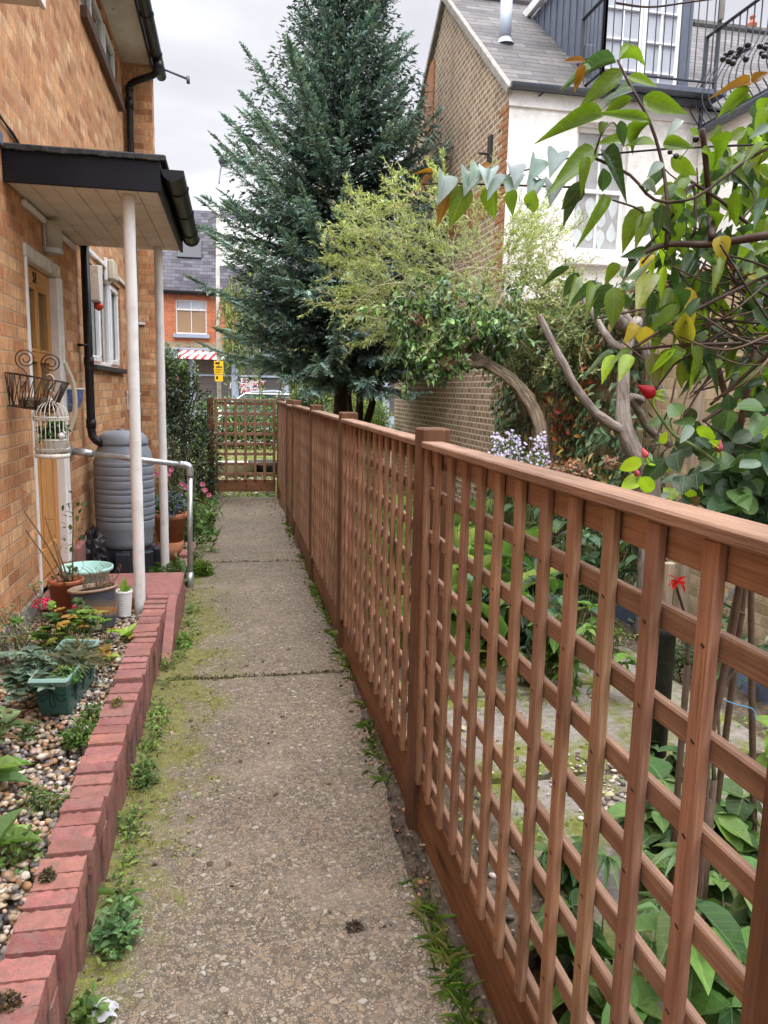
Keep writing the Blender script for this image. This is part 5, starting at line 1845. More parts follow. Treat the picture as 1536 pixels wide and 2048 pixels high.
for (loc, r, lab) in (((-0.478, 1.56, 0.262), 0.026, 'dark lump of dead moss on the red wall, lowest in the photo'), ((-0.492, 2.0, 0.262), 0.017, 'dark lump of dead moss on the inner edge of the red wall')):
    mb = MB()
    blob(mb, loc, (r, r, r * .6), 320, 0.012, 0.006, [lin(98, 84, 60), lin(120, 108, 74), lin(72, 60, 46)], T_DIA, 0.4, 0, 0.8, 0.3)
    single('moss_tuft', mb, M['needle'], lab, 'moss', loc)

# weeds along the foot of the wall, one clump after another
mb = MB()
for y in np.arange(1.5, 5.5, 0.035):
    if rng.random() < 0.45 - 0.4 * math.sin(y * 4.1) * math.sin(y * 1.9 + .6):
        continue
    k = (0.35 + 0.7 * rng.random()) * (1.0 if y > 1.9 else 0.6)
    x = -0.395 + rng.uniform(0, 0.05) if y < 4.4 else -0.325 + rng.uniform(0, .05)
    m = int(26 * k)
    P = np.stack([x + rng.normal(0.005, .024, m), y + rng.normal(0, .03, m), rng.uniform(0, 0.05 * k, m)], 1)
    P[:, 0] = np.maximum(P[:, 0], -0.408 if y < 4.4 else -0.34)
    d = nrm(np.stack([rng.normal(.3, .8, m), rng.normal(0, .8, m), rng.uniform(0.1, 0.9, m)], 1))
    mb.leaves(T_OVAL, P, d, (0, 0, 1), rng.uniform(0.014, 0.034, m), rng.uniform(0.009, 0.017, m), pal(m, [lin(88, 118, 50), lin(112, 140, 62), lin(70, 96, 46), lin(130, 150, 70)], .18))
tag(mb.build('weeds', M['leaf'], None), kind='stuff')


def clump(loc, r, n, L, W, cols, label, tm=T_OVAL, h=0.06, name='path_weed', mat='leaf'):
    mb = MB()
    blob(mb, (loc[0], loc[1], loc[2]), (r, r * 1.35, h), n, L, W, cols, tm, 0.5, 0.0, 1.1, zmin=loc[2] - 0.015)
    return single(name, mb, M[mat], label, 'weed', loc)


clump((-0.335, 2.06, 0.025), 0.062, 420, 0.024, 0.016, [lin(112, 150, 96), lin(130, 165, 108), lin(92, 128, 80)], 'large pale blue green weed clump at the foot of the red wall', T_ROUND, 0.075, mat='soft_leaf')
mb = MB()
rosette(mb, (-0.34, 2.24, 0.01), 8, 0.095, 0.015, [lin(104, 132, 76), lin(126, 146, 90)], T_BLADE, (0.15, 0.6))
single('path_weed', mb, M['leaf'], 'strap leaved weed on the path just above the pale clump', 'weed', (-0.33, 2.26, 0.01))
clump((-0.35, 2.95, 0.02), 0.045, 240, 0.022, 0.012, [lin(104, 134, 72), lin(84, 112, 58)], 'upright weed with narrow leaves against the middle of the red wall', h=0.09)
clump((-0.30, 4.62, 0.02), 0.03, 26, 0.06, 0.035, [lin(128, 165, 70), lin(110, 150, 62)], 'weed with a few broad light leaves at the corner of the doorstep', T_ROUND, 0.04)
clump((-0.27, 6.45, 0.02), 0.09, 520, 0.05, 0.008, [lin(120, 148, 62), lin(96, 128, 52)], 'tuft of thin bright weeds behind the handrail foot', T_BLADE, 0.08)
clump((-0.36, 1.78, 0.02), 0.035, 110, 0.026, 0.016, [lin(100, 134, 62), lin(120, 150, 76)], 'small round leaved weed low on the wall beside the litter', T_ROUND, 0.04)
mb = MB()
g = 9
V = [(-0.33 + .032 * u * (1 + .2 * math.sin(v * 5)), 1.80 + .03 * v * (1 + .25 * math.cos(u * 4)), .012 + .018 * (1 - u * u) * (1 - v * v) + rng.normal(0, .004)) for u in np.linspace(-1, 1, g) for v in np.linspace(-1, 1, g)]
mb.add(V, [(i * g + j, i * g + j + 1, (i + 1) * g + j + 1, (i + 1) * g + j) for i in range(g - 1) for j in range(g - 1)])
single('litter', mb, M['paper'], 'crumpled scrap of white paper on the path by the wall', 'litter', (-0.325, 1.79, 0.0))

# grass along the foot of the fence, soil crumbs and fallen leaves
mb = MB()
for y in np.arange(1.15, 9, 0.010):
    dens = 0.5 + 0.5 * math.sin(y * 3.1) * math.sin(y * 1.7 + 1) + (0.6 if y < 2.1 else 0)
    if rng.random() > dens ** 2 * 0.55:
        continue
    m = rng.integers(5, 12)
    x = np.interp(y, [2.3, 4.0], [.565, .62]) + rng.normal(0, .012)
    P = np.stack([x + rng.normal(0, .012, m), y + rng.normal(0, .012, m), np.full(m, -0.015)], 1)
    d = nrm(np.stack([rng.normal(-.1, .6, m), rng.normal(0, .6, m), rng.uniform(0.3, 1.1, m)], 1))
    mb.leaves(T_BLADE, P, d, (0, 0, 1), rng.uniform(0.025, 0.075, m), rng.uniform(0.003, 0.006, m), pal(m, [lin(96, 128, 52), lin(120, 150, 66), lin(76, 104, 44), lin(150, 150, 90)], .15))
tag(mb.build('grass', M['leaf'], None), kind='stuff')
mb = MB()
n = 1500
side = rng.random(n)
P = np.stack([np.where(side < .8, rng.normal(0.585, .03, n), rng.normal(-0.36, .03, n)), rng.uniform(1.2, 10.9, n), rng.uniform(-0.012, 0.006, n)], 1)
P[:, 0] = np.clip(P[:, 0], -0.40, 0.648)
P[P[:, 0] < 0, 2] = 0.003
pebbles(mb, P, rng.choice([0.004, 0.007, 0.011], n, p=[.5, .38, .12]), pal(n, [lin(110, 92, 74), lin(80, 64, 50), lin(140, 125, 108), lin(60, 48, 38), lin(150, 110, 90)], .2))
n = 420
P = np.stack([rng.uniform(-.36, .54, n), rng.uniform(1.5, 10.9, n), np.full(n, 0.003)], 1)
pebbles(mb, P, rng.choice([0.002, 0.0035, 0.007], n, p=[.55, .37, .08]), pal(n, [lin(70, 54, 42), lin(110, 92, 74), lin(50, 40, 32)], .2), 0.5)
tag(mb.build('crumbs', M['pebble'], None, True), kind='stuff')
mb = MB()
n = 120
P = np.stack([rng.uniform(-.3, .55, n), rng.uniform(1.7, 10.8, n), np.full(n, 0.006)], 1)
kk = rng.random(n) < .55
P[kk, 1] = rng.uniform(9.3, 11, kk.sum())
d = np.stack([rng.normal(size=n), rng.normal(size=n), rng.normal(0, .06, n)], 1)
mb.leaves(T_OVAL, P, d, (0, 0, 1), rng.uniform(0.015, 0.05, n), rng.uniform(0.008, 0.03, n), pal(n, [lin(120, 95, 70), lin(150, 125, 95), lin(90, 70, 52), lin(170, 150, 120)], .15))
for k in range(34):
    p = np.array([rng.uniform(-.3, .5), rng.uniform(1.7, 6), 0.004])
    a = rng.uniform(0, PI)
    L = rng.uniform(0.02, 0.07)
    mb.tube([p, p + (L * math.cos(a), L * math.sin(a), 0.002)], 0.0013, 4, lin(150, 125, 95))
tag(mb.build('leaf_litter', M['leaf'], None), kind='stuff')
mb = MB()
for x in np.arange(-.36, .56, .006):
    for yj, amt in ((4.061, 1.0), (6.907, .5)):
        if rng.random() > amt * (.9 if x < .0 else .45):
            continue
        m = 5
        P = np.stack([x + rng.normal(0, .006, m), yj + .012 * math.sin(x * 17) + rng.normal(0, .010 if x < 0 else .006, m), rng.uniform(-.002, .008, m)], 1)
        mb.leaves(T_DIA, P, rand_dirs(m) + (0, 0, .5), rand_dirs(m), rng.uniform(.008, .018, m), rng.uniform(.005, .01, m), pal(m, [lin(88, 92, 40), lin(62, 58, 36), lin(112, 116, 48), lin(58, 48, 38)], .2))
for k in range(900):
    x, y = rng.uniform(-.40, -.02), rng.uniform(2.4, 6.0)
    if rng.random() > (.1 - x) * 1.6 * (.5 + .5 * math.sin(x * 21 + 3) * math.sin(y * 9)):
        continue
    m = 9
    P = np.stack([x + rng.normal(0, .011, m), y + rng.normal(0, .013, m), rng.uniform(0, .006, m)], 1)
    mb.leaves(T_DIA, P, rand_dirs(m) + (0, 0, .6), rand_dirs(m), rng.uniform(.006, .014, m), rng.uniform(.004, .009, m), pal(m, [lin(132, 140, 44), lin(104, 112, 40), lin(150, 158, 60), lin(92, 88, 40)], .18))
tag(mb.build('moss', M['needle'], None), kind='stuff')
mb = MB()
blob(mb, (0.335, 2.0, 0.008), (0.022, 0.014, 0.01), 180, 0.014, 0.008, [lin(74, 62, 54), lin(104, 90, 78)], T_DIA, 0.4, 0, .6)
single('dead_leaf', mb, M['needle'], 'dark shrivelled clump lying on the path near the fence', 'dead leaf', (0.335, 2.0, 0.0))

# ------------------------------------------------------------------ flower bed by the butt
for i, (x, y, z, a, dx) in enumerate([(-0.425, 5.98, -0.01, 0.3, 0), (-0.445, 6.28, 0.03, -0.35, 0), (-0.40, 6.62, 0.0, 0.1, 0), (-0.415, 6.95, 0.01, -0.1, 0), (-0.40, 7.35, 0.0, 0.08, 0)]):
    mb = MB()
    ax = np.array([[math.cos(a), math.sin(a), 0], [-math.sin(a), math.cos(a), 0], [0, 0, 1]])
    if i == 0:
        ax = ax @ np.array([[0.9, 0, 0.43], [0, 1, 0], [-0.43, 0, 0.9]])
    mb.obox((x, y, z), ax, (0.052, 0.108, 0.085), 0.008)
    single('brick', mb, M['red_paint'], ['tilted red brick lying in the bed behind the handrail foot', 'red edging brick set at an angle, second from the handrail', 'red edging brick beside the path, third from the handrail', 'red edging brick half hidden by weeds, fourth from the handrail', 'red edging brick beside the path, farthest from the handrail'][i], 'brick', (x, y, -0.1), group='loose red edging bricks of the flower bed')

t = thing('potted_lobelia', 'terracotta pot of blue lobelia behind the rear white post', 'potted plant', (-0.60, 7.55, -0.09))
mb = MB()
mb.lathe([(0, 0), (0.12, 0), (0.152, 0.22), (0.165, 0.222), (0.17, 0.275), (0.16, 0.28), (0.15, 0.25), (0, 0.25)], (-0.60, 7.55, 0.08), 30)
mb.lathe([(0, 0), (0.125, 0), (0.128, 0.17), (0, 0.17)], (-0.60, 7.55, -0.09), 20)
mb.build('pot', M['terra'], t, True)
mb = MB()
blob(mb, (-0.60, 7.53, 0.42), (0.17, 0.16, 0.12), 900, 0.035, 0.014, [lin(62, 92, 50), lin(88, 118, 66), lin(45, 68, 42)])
mb.build('foliage', M['leaf'], t)
mb = MB()
blob(mb, (-0.61, 7.50, 0.44), (0.18, 0.17, 0.12), 260, 0.017, 0.016, [lin(104, 104, 190), lin(128, 122, 205), lin(150, 130, 200)], T_ROUND, 0.12, dark=0.9)
mb.build('flower', M['petal'], t)

t = thing('anemone', 'pink flowered plant with tall thin stems in the bed before the hedge', 'plant', (-0.5, 8.4, -0.09))
st, lf, fl = MB(), MB(), MB()
for k in range(46):
    p0 = np.array([-0.58 + rng.normal(0, .17), 8.3 + rng.normal(0, .35), -0.08])
    Wd = wander(p0, (rng.normal(0, .18), rng.normal(0, .18), 1), rng.uniform(0.35, 0.8), 6, 0.1)
    st.tube(Wd, 0.003, 4, (0.12, 0.15, 0.06))
    for q in Wd[1:5]:
        m = 4
        lf.leaves(T_OVAL, np.repeat(q[None], m, 0), rand_dirs(m) + (0, 0, .4), (0, 0, 1), 0.085, 0.05, pal(m, [lin(96, 128, 66), lin(124, 152, 84), lin(72, 104, 56)]))
st.build('stem', M['stem'], t)
lf.build('foliage', M['leaf'], t)
for (u, v, tt_) in ((365, 968, 8.5), (372, 975, 8.5), (332, 960, 8.3), (337, 948, 8.4), (312, 948, 8.2), (405, 968, 8.7), (410, 980, 8.6), (418, 990, 8.6), (342, 939, 8.5)):
    c = at(u, v, tt_)
    m = 7
    a = np.arange(m) * 2 * PI / m
    b = MB()
    b.leaves(T_ROUND, np.repeat(c[None], m, 0), np.stack([np.cos(a), np.full(m, -.5), np.sin(a)], 1), (0, -1, .2), 0.034, 0.03, pal(m, [lin(232, 150, 190), lin(222, 130, 176)], .08))
    b.tube([c + (0, 0.004, 0), c + (0.01, .02, -.08), c + (0.0, .03, -.25)], 0.002, 4, (0.12, 0.12, 0.05))
    b.build('flower', M['petal'], t)

t = thing('iris_clump', 'clump of arching strap leaves in the bed behind the stand', 'plant', (-0.52, 6.55, -0.09))
mb = MB()
n = 46
a = rng.uniform(0, 2 * PI, n)
d = np.stack([np.cos(a) * .6, np.sin(a) * .6, rng.uniform(.5, 1.2, n)], 1)
mb.leaves(T_STRAP, np.array([-0.54, 6.62, -0.08]) + rng.normal(0, .04, (n, 3)) * (1, 1, 0), d, (0, 0, 1), rng.uniform(.14, .26, n), rng.uniform(.012, .02, n), pal(n, [lin(120, 148, 76), lin(92, 122, 60), lin(160, 172, 110)]))
mb.build('foliage', M['leaf'], t)
mb = MB()
blob(mb, (-0.46, 6.2, 0.02), (0.1, 0.22, 0.13), 420, 0.06, 0.045, [lin(84, 116, 70), lin(112, 140, 92), lin(66, 96, 54)], T_ROUND, .5, zmin=-.1)
single('lungwort', mb, M['soft_leaf'], 'low soft leaved plant among the loose red bricks', 'plant', (-0.46, 6.2, -0.09))
mb = MB()
for y in np.arange(6.8, 10.9, .05):
    m = 18
    P = np.stack([-0.36 + .02 * math.sin(y * 5) + rng.normal(0, .05, m), y + rng.normal(0, .04, m), rng.uniform(-.05, .09, m)], 1)
    mb.leaves(T_OVAL, P, rand_dirs(m) + (.3, 0, .3), (0, 0, 1), rng.uniform(.03, .055, m), rng.uniform(.018, .03, m), pal(m, [lin(84, 112, 56), lin(110, 136, 76), lin(64, 90, 46), lin(120, 110, 80)], .18))
tag(mb.build('ground_cover', M['leaf'], None), kind='stuff')
mb = MB()
blob(mb, (-0.72, 9.3, 0.45), (0.14, 0.3, 0.5), 900, 0.05, 0.02, [lin(92, 104, 70), lin(120, 122, 84), lin(70, 84, 52)], T_OVAL, .6)
for k in range(40):
    Wd = wander((-0.75 + rng.normal(0, .08), 9.2 + rng.normal(0, .2), -0.08), (rng.normal(.1, .2), rng.normal(0, .2), 1), rng.uniform(.5, 1.3), 7, .14)
    mb.tube(Wd, 0.0028, 4, (0.25, 0.22, 0.13))
single('straggly_shrub', mb, M['leaf'], 'thin straggly shrub against the house corner behind the butt', 'shrub', (-0.72, 9.3, -0.09))

# laurel hedge at the end of the house
t = thing('laurel_hedge', 'tall dark glossy evergreen hedge beside the path gate', 'hedge', (-0.70, 11.2, -0.1))
mb = MB()
HG = [lin(54, 78, 44), lin(40, 60, 38), lin(74, 100, 54), lin(32, 48, 33)]
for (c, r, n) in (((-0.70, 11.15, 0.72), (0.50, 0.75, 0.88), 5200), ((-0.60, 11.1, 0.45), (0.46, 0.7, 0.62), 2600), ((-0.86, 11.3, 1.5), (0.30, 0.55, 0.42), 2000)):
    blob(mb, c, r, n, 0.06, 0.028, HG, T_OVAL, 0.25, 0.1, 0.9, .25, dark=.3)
blob(mb, (-0.92, 11.1, 1.78), (0.20, 0.45, 0.30), 600, 0.06, 0.026, [lin(92, 120, 62), lin(66, 92, 48), lin(116, 140, 78)], T_OVAL, .4, -.2, .8)
for k in range(46):
    xx = rng.uniform(-1.15, -0.45)
    p0 = np.array([xx, rng.uniform(10.8, 11.5), 1.86 - 0.55 * (xx + 1.15) + rng.normal(0, .06)])
    Wd = wander(p0, (rng.normal(0, .15), rng.normal(0, .15), 1), rng.uniform(.15, .42), 6, .08)
    mb.tube(Wd, 0.004, 4, (0.10, 0.12, 0.05))
    for q in Wd[1:]:
        m = 3
        mb.leaves(T_OVAL, np.repeat(q[None], m, 0), rand_dirs(m) + (0, 0, .5), (0, 0, 1), .07, .026, pal(m, [lin(100, 128, 66), lin(74, 102, 50), lin(128, 150, 86)]))
mb.build('foliage', M['gloss_leaf'], t)
mb = MB()
for k in range(9):
    x, y = rng.uniform(-1.0, -.4), rng.uniform(10.9, 11.5)
    mb.tube(wander((x, y, -.15), (rng.normal(0, .1), rng.normal(0, .1), 1), 1.8, 8, .08), np.linspace(.022, .008, 9), 6, (0.09, .065, .045))
mb.build('stem', M['stem'], t)
# ------------------------------------------------------------------ neighbour's house on the right
NX, NY0, NY1, NZ, NAP = 3.2, 9.15, 15.3, 5.02, 7.36
NYM = (NY0 + NY1) / 2
nh = thing('gable_house', 'neighbouring house with brick gable, slate roof, white rear wall and grey dormer', 'house', (6.0, 12.0, 0))
mb = MB()
mb.add([(NX, NY0, -.2), (NX, NY1, -.2), (NX, NY1, NZ), (NX, NYM, NAP), (NX, NY0, NZ)], [[4, 3, 2, 1, 0]], [[(0, NZ), (NYM - NY0, NAP), (NY1 - NY0, NZ), (NY1 - NY0, -.2), (0, -.2)]], None, 1)
mb.quad([(NX + .001, NY0 - .002, -.2), (NX + .001, NY1, -.2), (NX + .001, NY1, -.19), (NX + .001, NY0, -.19)])
mb.quad([(NX, NY1, -.2), (14, NY1, -.2), (14, NY1, NZ), (NX, NY1, NZ)], [(0, -.2), (11, -.2), (11, NZ), (0, NZ)])
mb.quad([(14, NY1, -.2), (14, NY0, -.2), (14, NY0, NZ), (14, NY1, NZ)])
mb.build('wall', [M['buff_brick'], M['gable_brick']], nh)
mb = MB()
NW = (4.06, 4.74, 3.29, 4.72)
wall_holes(mb, 'y', NY0, NX, 14.0, -0.2, NZ, [NW], 0.10, -1)
mb.build('rear_wall', M['white_brick'], nh)
mb = MB()      # old brick quoin strip and repairs on the gable
for k in range(26):
    z = 2.9 + k * 0.0775
    w = 0.34 if k % 2 else 0.2
    mb.box(NX - 0.006, NX + 0.004, NY0 + 0.0, NY0 + w, z, z + 0.068, 0.003)
for k in range(5):
    z = 3.78 + k * 0.0775
    for j in range(9):
        y = NY0 + 0.42 + j * 0.235 + (k % 2) * 0.11
        mb.box(NX - 0.006, NX + 0.004, y, y + 0.222, z, z + 0.068, 0.003)
mb.build('brick_patch', M['old_brick'], nh)
mb = MB()
mb.box(NX - 0.03, NX + 0.002, 12.75, 13.3, 5.75, 6.75, 0.03)
mb.box(NX - 0.035, NX + 0.002, 12.95, 13.1, 6.75, 6.98, 0.03)
mb.build('brick_patch', M['old_brick'], nh)
mb = MB()
mb.box(NX - 0.035, NX - 0.002, 9.70, 9.82, 4.25, 4.72, 0.012)
mb.tube([(NX - 0.03, 9.76, 4.5), (NX - 0.16, 9.76, 4.5)], 0.015, 6)
mb.build('tie_plate', M['dark_sill'], nh)
# roof
rl = math.hypot(NYM - NY0, NAP - NZ)
ov = 0.10


def roof_slab(mb, x0, x1, ya, za, yb, zb, th=0.03):
    L = math.hypot(yb - ya, zb - za)
    mb.quad([(x0, ya, za), (x1, ya, za), (x1, yb, zb), (x0, yb, zb)], [(x0, 0), (x1, 0), (x1, L), (x0, L)])
    mb.quad([(x0, ya, za - th), (x0, ya, za), (x0, yb, zb), (x0, yb, zb - th)])
    mb.quad([(x0, ya, za - th), (x1, ya, za - th), (x1, ya, za), (x0, ya, za)])
    mb.quad([(x1, ya, za - th), (x0, ya, za - th), (x0, yb, zb - th), (x1, yb, zb - th)])


mb = MB()
dz = 0.10 * (NAP - NZ) / (NYM - NY0)
roof_slab(mb, NX - 0.05, 14.2, NY0 - 0.10, NZ - dz + 0.09, NYM, NAP + 0.09)
roof_slab(mb, NX - 0.05, 14.2, NY1 + 0.10, NZ - dz + 0.09, NYM, NAP + 0.09)
rf = mb.build('roof', M['slate'], nh)
mb = MB()
for s, ye in ((1, NY0 - .09), (-1, NY1 + .09)):
    a = np.array([NX - 0.03, ye, NZ - dz + 0.055])
    b = np.array([NX - 0.03, NYM, NAP + 0.055])
    d = nrm(b - a)
    mb.obox((a + b) / 2, np.array([[1, 0, 0], d, np.cross([1, 0, 0], d)]), (0.035, np.linalg.norm(b - a) / 2, 0.045), 0.006)
mb.build('verge', M['concrete'], rf)
mb = MB()
for k in range(24):
    x = NX - 0.06 + k * 0.46
    mb.tube([(x, NYM, NAP + 0.09), (x + 0.45, NYM, NAP + 0.09)], 0.085, 8)
for x in (3.93, 4.25, 8.35, 8.8):
    mb.lathe([(0.07, 0.0), (0.08, 0.06), (0.03, 0.12), (0.05, 0.17), (0.0, 0.22)], (x, NYM, NAP + 0.15), 8, mi=1)
mb.build('ridge', [M['slate'], M['red_tile']], rf)
mb = MB()
mb.box(NX - 0.01, 5.70, NY0 - 0.028, NY0 - 0.002, NZ - 0.16, NZ + 0.02, 0.004)
mb.build('fascia', M['white_paint'], nh)
mb = MB()


def gutter_x(mb, x0, x1, y, z, r, n=9):
    a = np.linspace(PI, 2 * PI, n)
    A = np.stack([np.full(n, x0), y + r * np.cos(a), z + r * np.sin(a)], 1)
    B = A + (x1 - x0, 0, 0)
    mb.add(np.concatenate([A, B]), [(i, i + 1, n + i + 1, n + i) for i in range(n - 1)])
    mb.add(A, [list(range(n))])
    mb.add(B, [list(range(n))])


gutter_x(mb, NX - 0.03, 5.70, NY0 - 0.10, NZ + 0.055, 0.065)
mb.tube([(NX + 0.35, NY0 - 0.03, NZ - 0.03), (NX + 0.37, NY0 - 0.1, NZ - 0.01)], 0.012, 5)
mb.build('gutter', M['grey_gutter'], nh, True)
mb = MB()
zf = lambda y: NZ + 0.09 + (y - NY0) * (NAP - NZ) / (NYM - NY0)
mb.tube([(3.57, 10.5, zf(10.5) - 0.1), (3.57, 10.5, zf(10.5) + 0.52)], 0.078, 16)
mb.tube([(3.57, 10.5, zf(10.5) + 0.52), (3.57, 10.5, zf(10.5) + 3.0)], 0.069, 16)
mb.lathe([(0.12, -0.05), (0.08, 0.03)], (3.57, 10.5, zf(10.5) + 0.0), 16, sy=1.2)
mb.build('flue', M['steel_flue'], nh, True)


def window_y(parent, hole, y, name='window', frame='white_paint', glass='glass_film', bars=(1, 2), sash=True, sill=True, extra=None):
    x0, x1, z0, z1 = hole
    f = MB()
    w = 0.05
    f.box(x0, x0 + w, y, y + 0.05, z0, z1, 0.005)
    f.box(x1 - w, x1, y, y + 0.05, z0, z1, 0.005)
    f.box(x0 + w, x1 - w, y, y + 0.05, z1 - w, z1, 0.005)
    f.box(x0 + w, x1 - w, y, y + 0.05, z0, z0 + w, 0.005)
    nx, nz = bars
    for i in range(1, nx + 1):
        xm = x0 + (x1 - x0) * i / (nx + 1)
        f.box(xm - 0.014, xm + 0.014, y + 0.004, y + 0.045, z0 + w, z1 - w, 0.004)
    for i in range(1, nz + 1):
        zm = z0 + (z1 - z0) * i / (nz + 1)
        ww = 0.024 if sash and i == (nz + 1) // 2 else 0.012
        f.box(x0 + w, x1 - w, y - 0.003, y + 0.04, zm - ww, zm + ww, 0.004)
    fo = f.build(name, M[frame], parent)
    g = MB()
    g.quad([(x0 + .02, y + .03, z0 + .02), (x1 - .02, y + .03, z0 + .02), (x1 - .02, y + .03, z1 - .02), (x0 + .02, y + .03, z1 - .02)])
    g.build('pane', M[glass], fo)
    if sill:
        s = MB()
        s.box(x0 - 0.07, x1 + 0.07, y - 0.16, y + 0.02, z0 - 0.17, z0 - 0.004, 0.01)
        s.build('sill', M['white_paint'], fo)
    return fo


wn = window_y(nh, NW, NY0 + 0.06, bars=(1, 1))
mb = MB()
for i in range(4):
    for j in range(3):
        x = NW[0] + 0.11 + i * 0.15
        z = NW[2] + 0.16 + j * 0.27 + (i % 2) * 0.10
        if z > 3.95:
            continue
        s = 1 if (i + j) % 2 else -1
        tmv = T_BIG[0]
        V = np.stack([x + tmv[:, 1] * 0.13, np.full(len(tmv), NY0 + 0.086), z + s * (tmv[:, 0] - 0.5) * 0.25], 1)
        mb.add(V, T_BIG[1])
mb.build('film_pattern', M['film_leaf'], wn)
mb = MB()
mb.box(NW[0] - 0.1, NW[1] + 0.1, NY0 - 0.05, NY0 - 0.002, NW[3] + 0.03, NW[3] + 0.16, 0.01)
mb.build('lintel', M['white_paint'], wn)
# dormer with glazed doors
DX0, DX1, DY, DZ0, DZ1 = 4.36, 5.68, 9.55, 5.18, 7.0
mb = MB()
mb.quad([(DX0, DY, DZ0), (DX0, DY, DZ1), (DX0, 11.6, DZ1), (DX0, 11.6, 6.9)])
for k in range(9):
    y = DY + 0.22 * k + 0.05
    zl = max(DZ0, zf(y))
    if zl < DZ1 - 0.1:
        mb.box(DX0 - 0.018, DX0 + 0.002, y, y + 0.025, zl - 0.05, DZ1 - 0.02, 0.004)
mb.quad([(DX1, DY, DZ0), (DX1, 11.6, 6.9), (DX1, 11.6, DZ1), (DX1, DY, DZ1)])
mb.quad([(DX0, DY, DZ1), (DX1, DY, DZ1), (DX1, 11.9, DZ1), (DX0, 11.9, DZ1)])
mb.box(DX0 - 0.01, DX0 + 0.13, DY - 0.02, DY + 0.04, DZ0, DZ1, 0.01)
mb.box(DX1 - 0.14, DX1 + 0.01, DY - 0.02, DY + 0.04, DZ0, DZ1, 0.01)
mb.box(DX0 - 0.14, DX0 + 0.02, DY - 0.1, DY + 0.12, 5.58, 5.76, 0.015)
dm = mb.build('dormer', M['lead'], nh)
mb = MB()
mb.box(DX0 - 0.10, DX0 - 0.02, DY - .05, 11.8, DZ1 - 0.02, DZ1 + 0.12, 0.01)
mb.box(DX0 - 0.10, DX1 + 0.1, DY - .10, DY - .04, DZ1 - 0.02, DZ1 + 0.12, 0.01)
mb.build('dormer_fascia', M['white_paint'], dm)
for a, b in ((DX0 + 0.14, (DX0 + DX1) / 2 - 0.004), ((DX0 + DX1) / 2 + 0.004, DX1 - 0.15)):
    window_y(dm, (a, b, DZ0 + 0.02, DZ1 - 0.06), DY - 0.01, 'door', 'upvc', 'glass_pale', (1, 4), False, False)
# flat roofed rear extension with terrace railings
EX, EZ = 5.66, 4.80
mb = MB()
mb.box(EX, 14.0, 3.0, NY0 - 0.004, -0.2, EZ - 0.05, 0.01)
mb.build('extension_wall', M['white_brick'], nh)
mb = MB()
mb.box(EX - 0.04, 14.1, 2.95, NY0 - 0.006, EZ - 0.048, EZ + 0.03, 0.008)
mb.build('extension_roof', M['felt'], nh)
mb = MB()
half_gutter(mb, EX - 0.075, EZ - 0.06, 0.06, 3.0, NY0 - 0.05)
mb.build('gutter', M['grey_gutter'], nh, True)


def railing(p0, p1, base, topz, parent, belly=0.0, step=0.105, side=(0, 0, 0), nofirst=False):
    p0, p1, side = np.array(p0, float), np.array(p1, float), np.array(side, float)
    mb = MB()
    L = np.linalg.norm(p1 - p0)
    d = (p1 - p0) / L
    ax = np.array([[d[0], d[1], 0], [-d[1], d[0], 0], [0, 0, 1]])
    mid = (p0 + p1) / 2
    mb.obox((mid[0], mid[1], topz), ax, (L / 2, 0.024, 0.008), 0.003)
    mb.obox((mid[0], mid[1], base + 0.09), ax, (L / 2, 0.02, 0.007), 0.002)
    for k in range(int(L / step) + 1):
        q = p0 + d * k * step
        if belly:
            h = topz - base - 0.09
            pts = [(q[0] + side[0] * belly * b, q[1] + side[1] * belly * b, base + 0.09 + h * f) for f, b in ((0, 0.0), (0.06, .25), (0.16, .8), (0.26, 1.0), (0.38, .85), (0.5, .4), (0.6, .08), (0.7, 0), (1, 0))]
            mb.tube(smooth_path(pts, 18), 0.008, 6)
        else:
            mb.tube([(q[0], q[1], base + 0.09), (q[0], q[1], topz)], 0.007, 6)
    for q in (p0, p1):
        mb.obox((q[0], q[1], (base + topz) / 2), np.eye(3), (0.02, 0.02, (topz - base) / 2), 0.004)
    return mb.build('railing', M['iron'], parent)


mb = MB()
mb.box(DX0 - 0.2, DX1 + 0.1, NY0 - 0.32, DY - 0.02, 5.09, 5.15, 0.006)
mb.build('balcony_deck', M['lead'], nh)
railing((DX0 - 0.17, DY - 0.1), (DX0 - 0.17, NY0 - 0.30), 5.13, 6.02, nh)
railing((DX0 - 0.17, NY0 - 0.30), (5.62, NY0 - 0.30), 5.13, 6.30, nh)
railing((EX - 0.06, NY0 - 0.1), (EX - 0.06, 3.2), EZ - 0.12, EZ + 1.0, nh, 0.16, 0.125, (-1, 0, 0))
mb = MB()
mb.tube([(5.62, NY0 - 0.33, 5.9), (5.62, NY0 - 0.33, 8.0)], 0.03, 8)
mb.build('vent_pipe', M['white_paint'], nh, True)

# garden boundary wall
gw = thing('garden_wall', 'buff brick boundary wall continuing from the gable house', 'garden wall', (NX, 5, 0))
mb = MB()
mb.quad([(NX + 0.02, NY0 - .003, -.2), (NX + 0.02, -3, -.2), (NX + 0.02, -3, 2.32), (NX + 0.02, NY0 - .003, 2.38)], [(0, -.2), (12.15, -.2), (12.15, 2.32), (0, 2.38)])
mb.quad([(NX + 0.24, -3, -.2), (NX + 0.24, NY0 - .003, -.2), (NX + 0.24, NY0 - .003, 2.38), (NX + 0.24, -3, 2.32)], [(0, -.2), (12.15, -.2), (12.15, 2.38), (0, 2.32)])
mb.build('wall', M['wall_brick'], gw)
mb = MB()
y = -3.0
while y < NY0 - 0.25:
    z = 2.32 + 0.06 * (y + 3) / 12.1
    mb.obox((NX + 0.13 + rng.normal(0, .004), y + 0.11, z + 0.035), np.eye(3), (0.15, 0.1075, 0.034), 0.01)
    y += 0.222
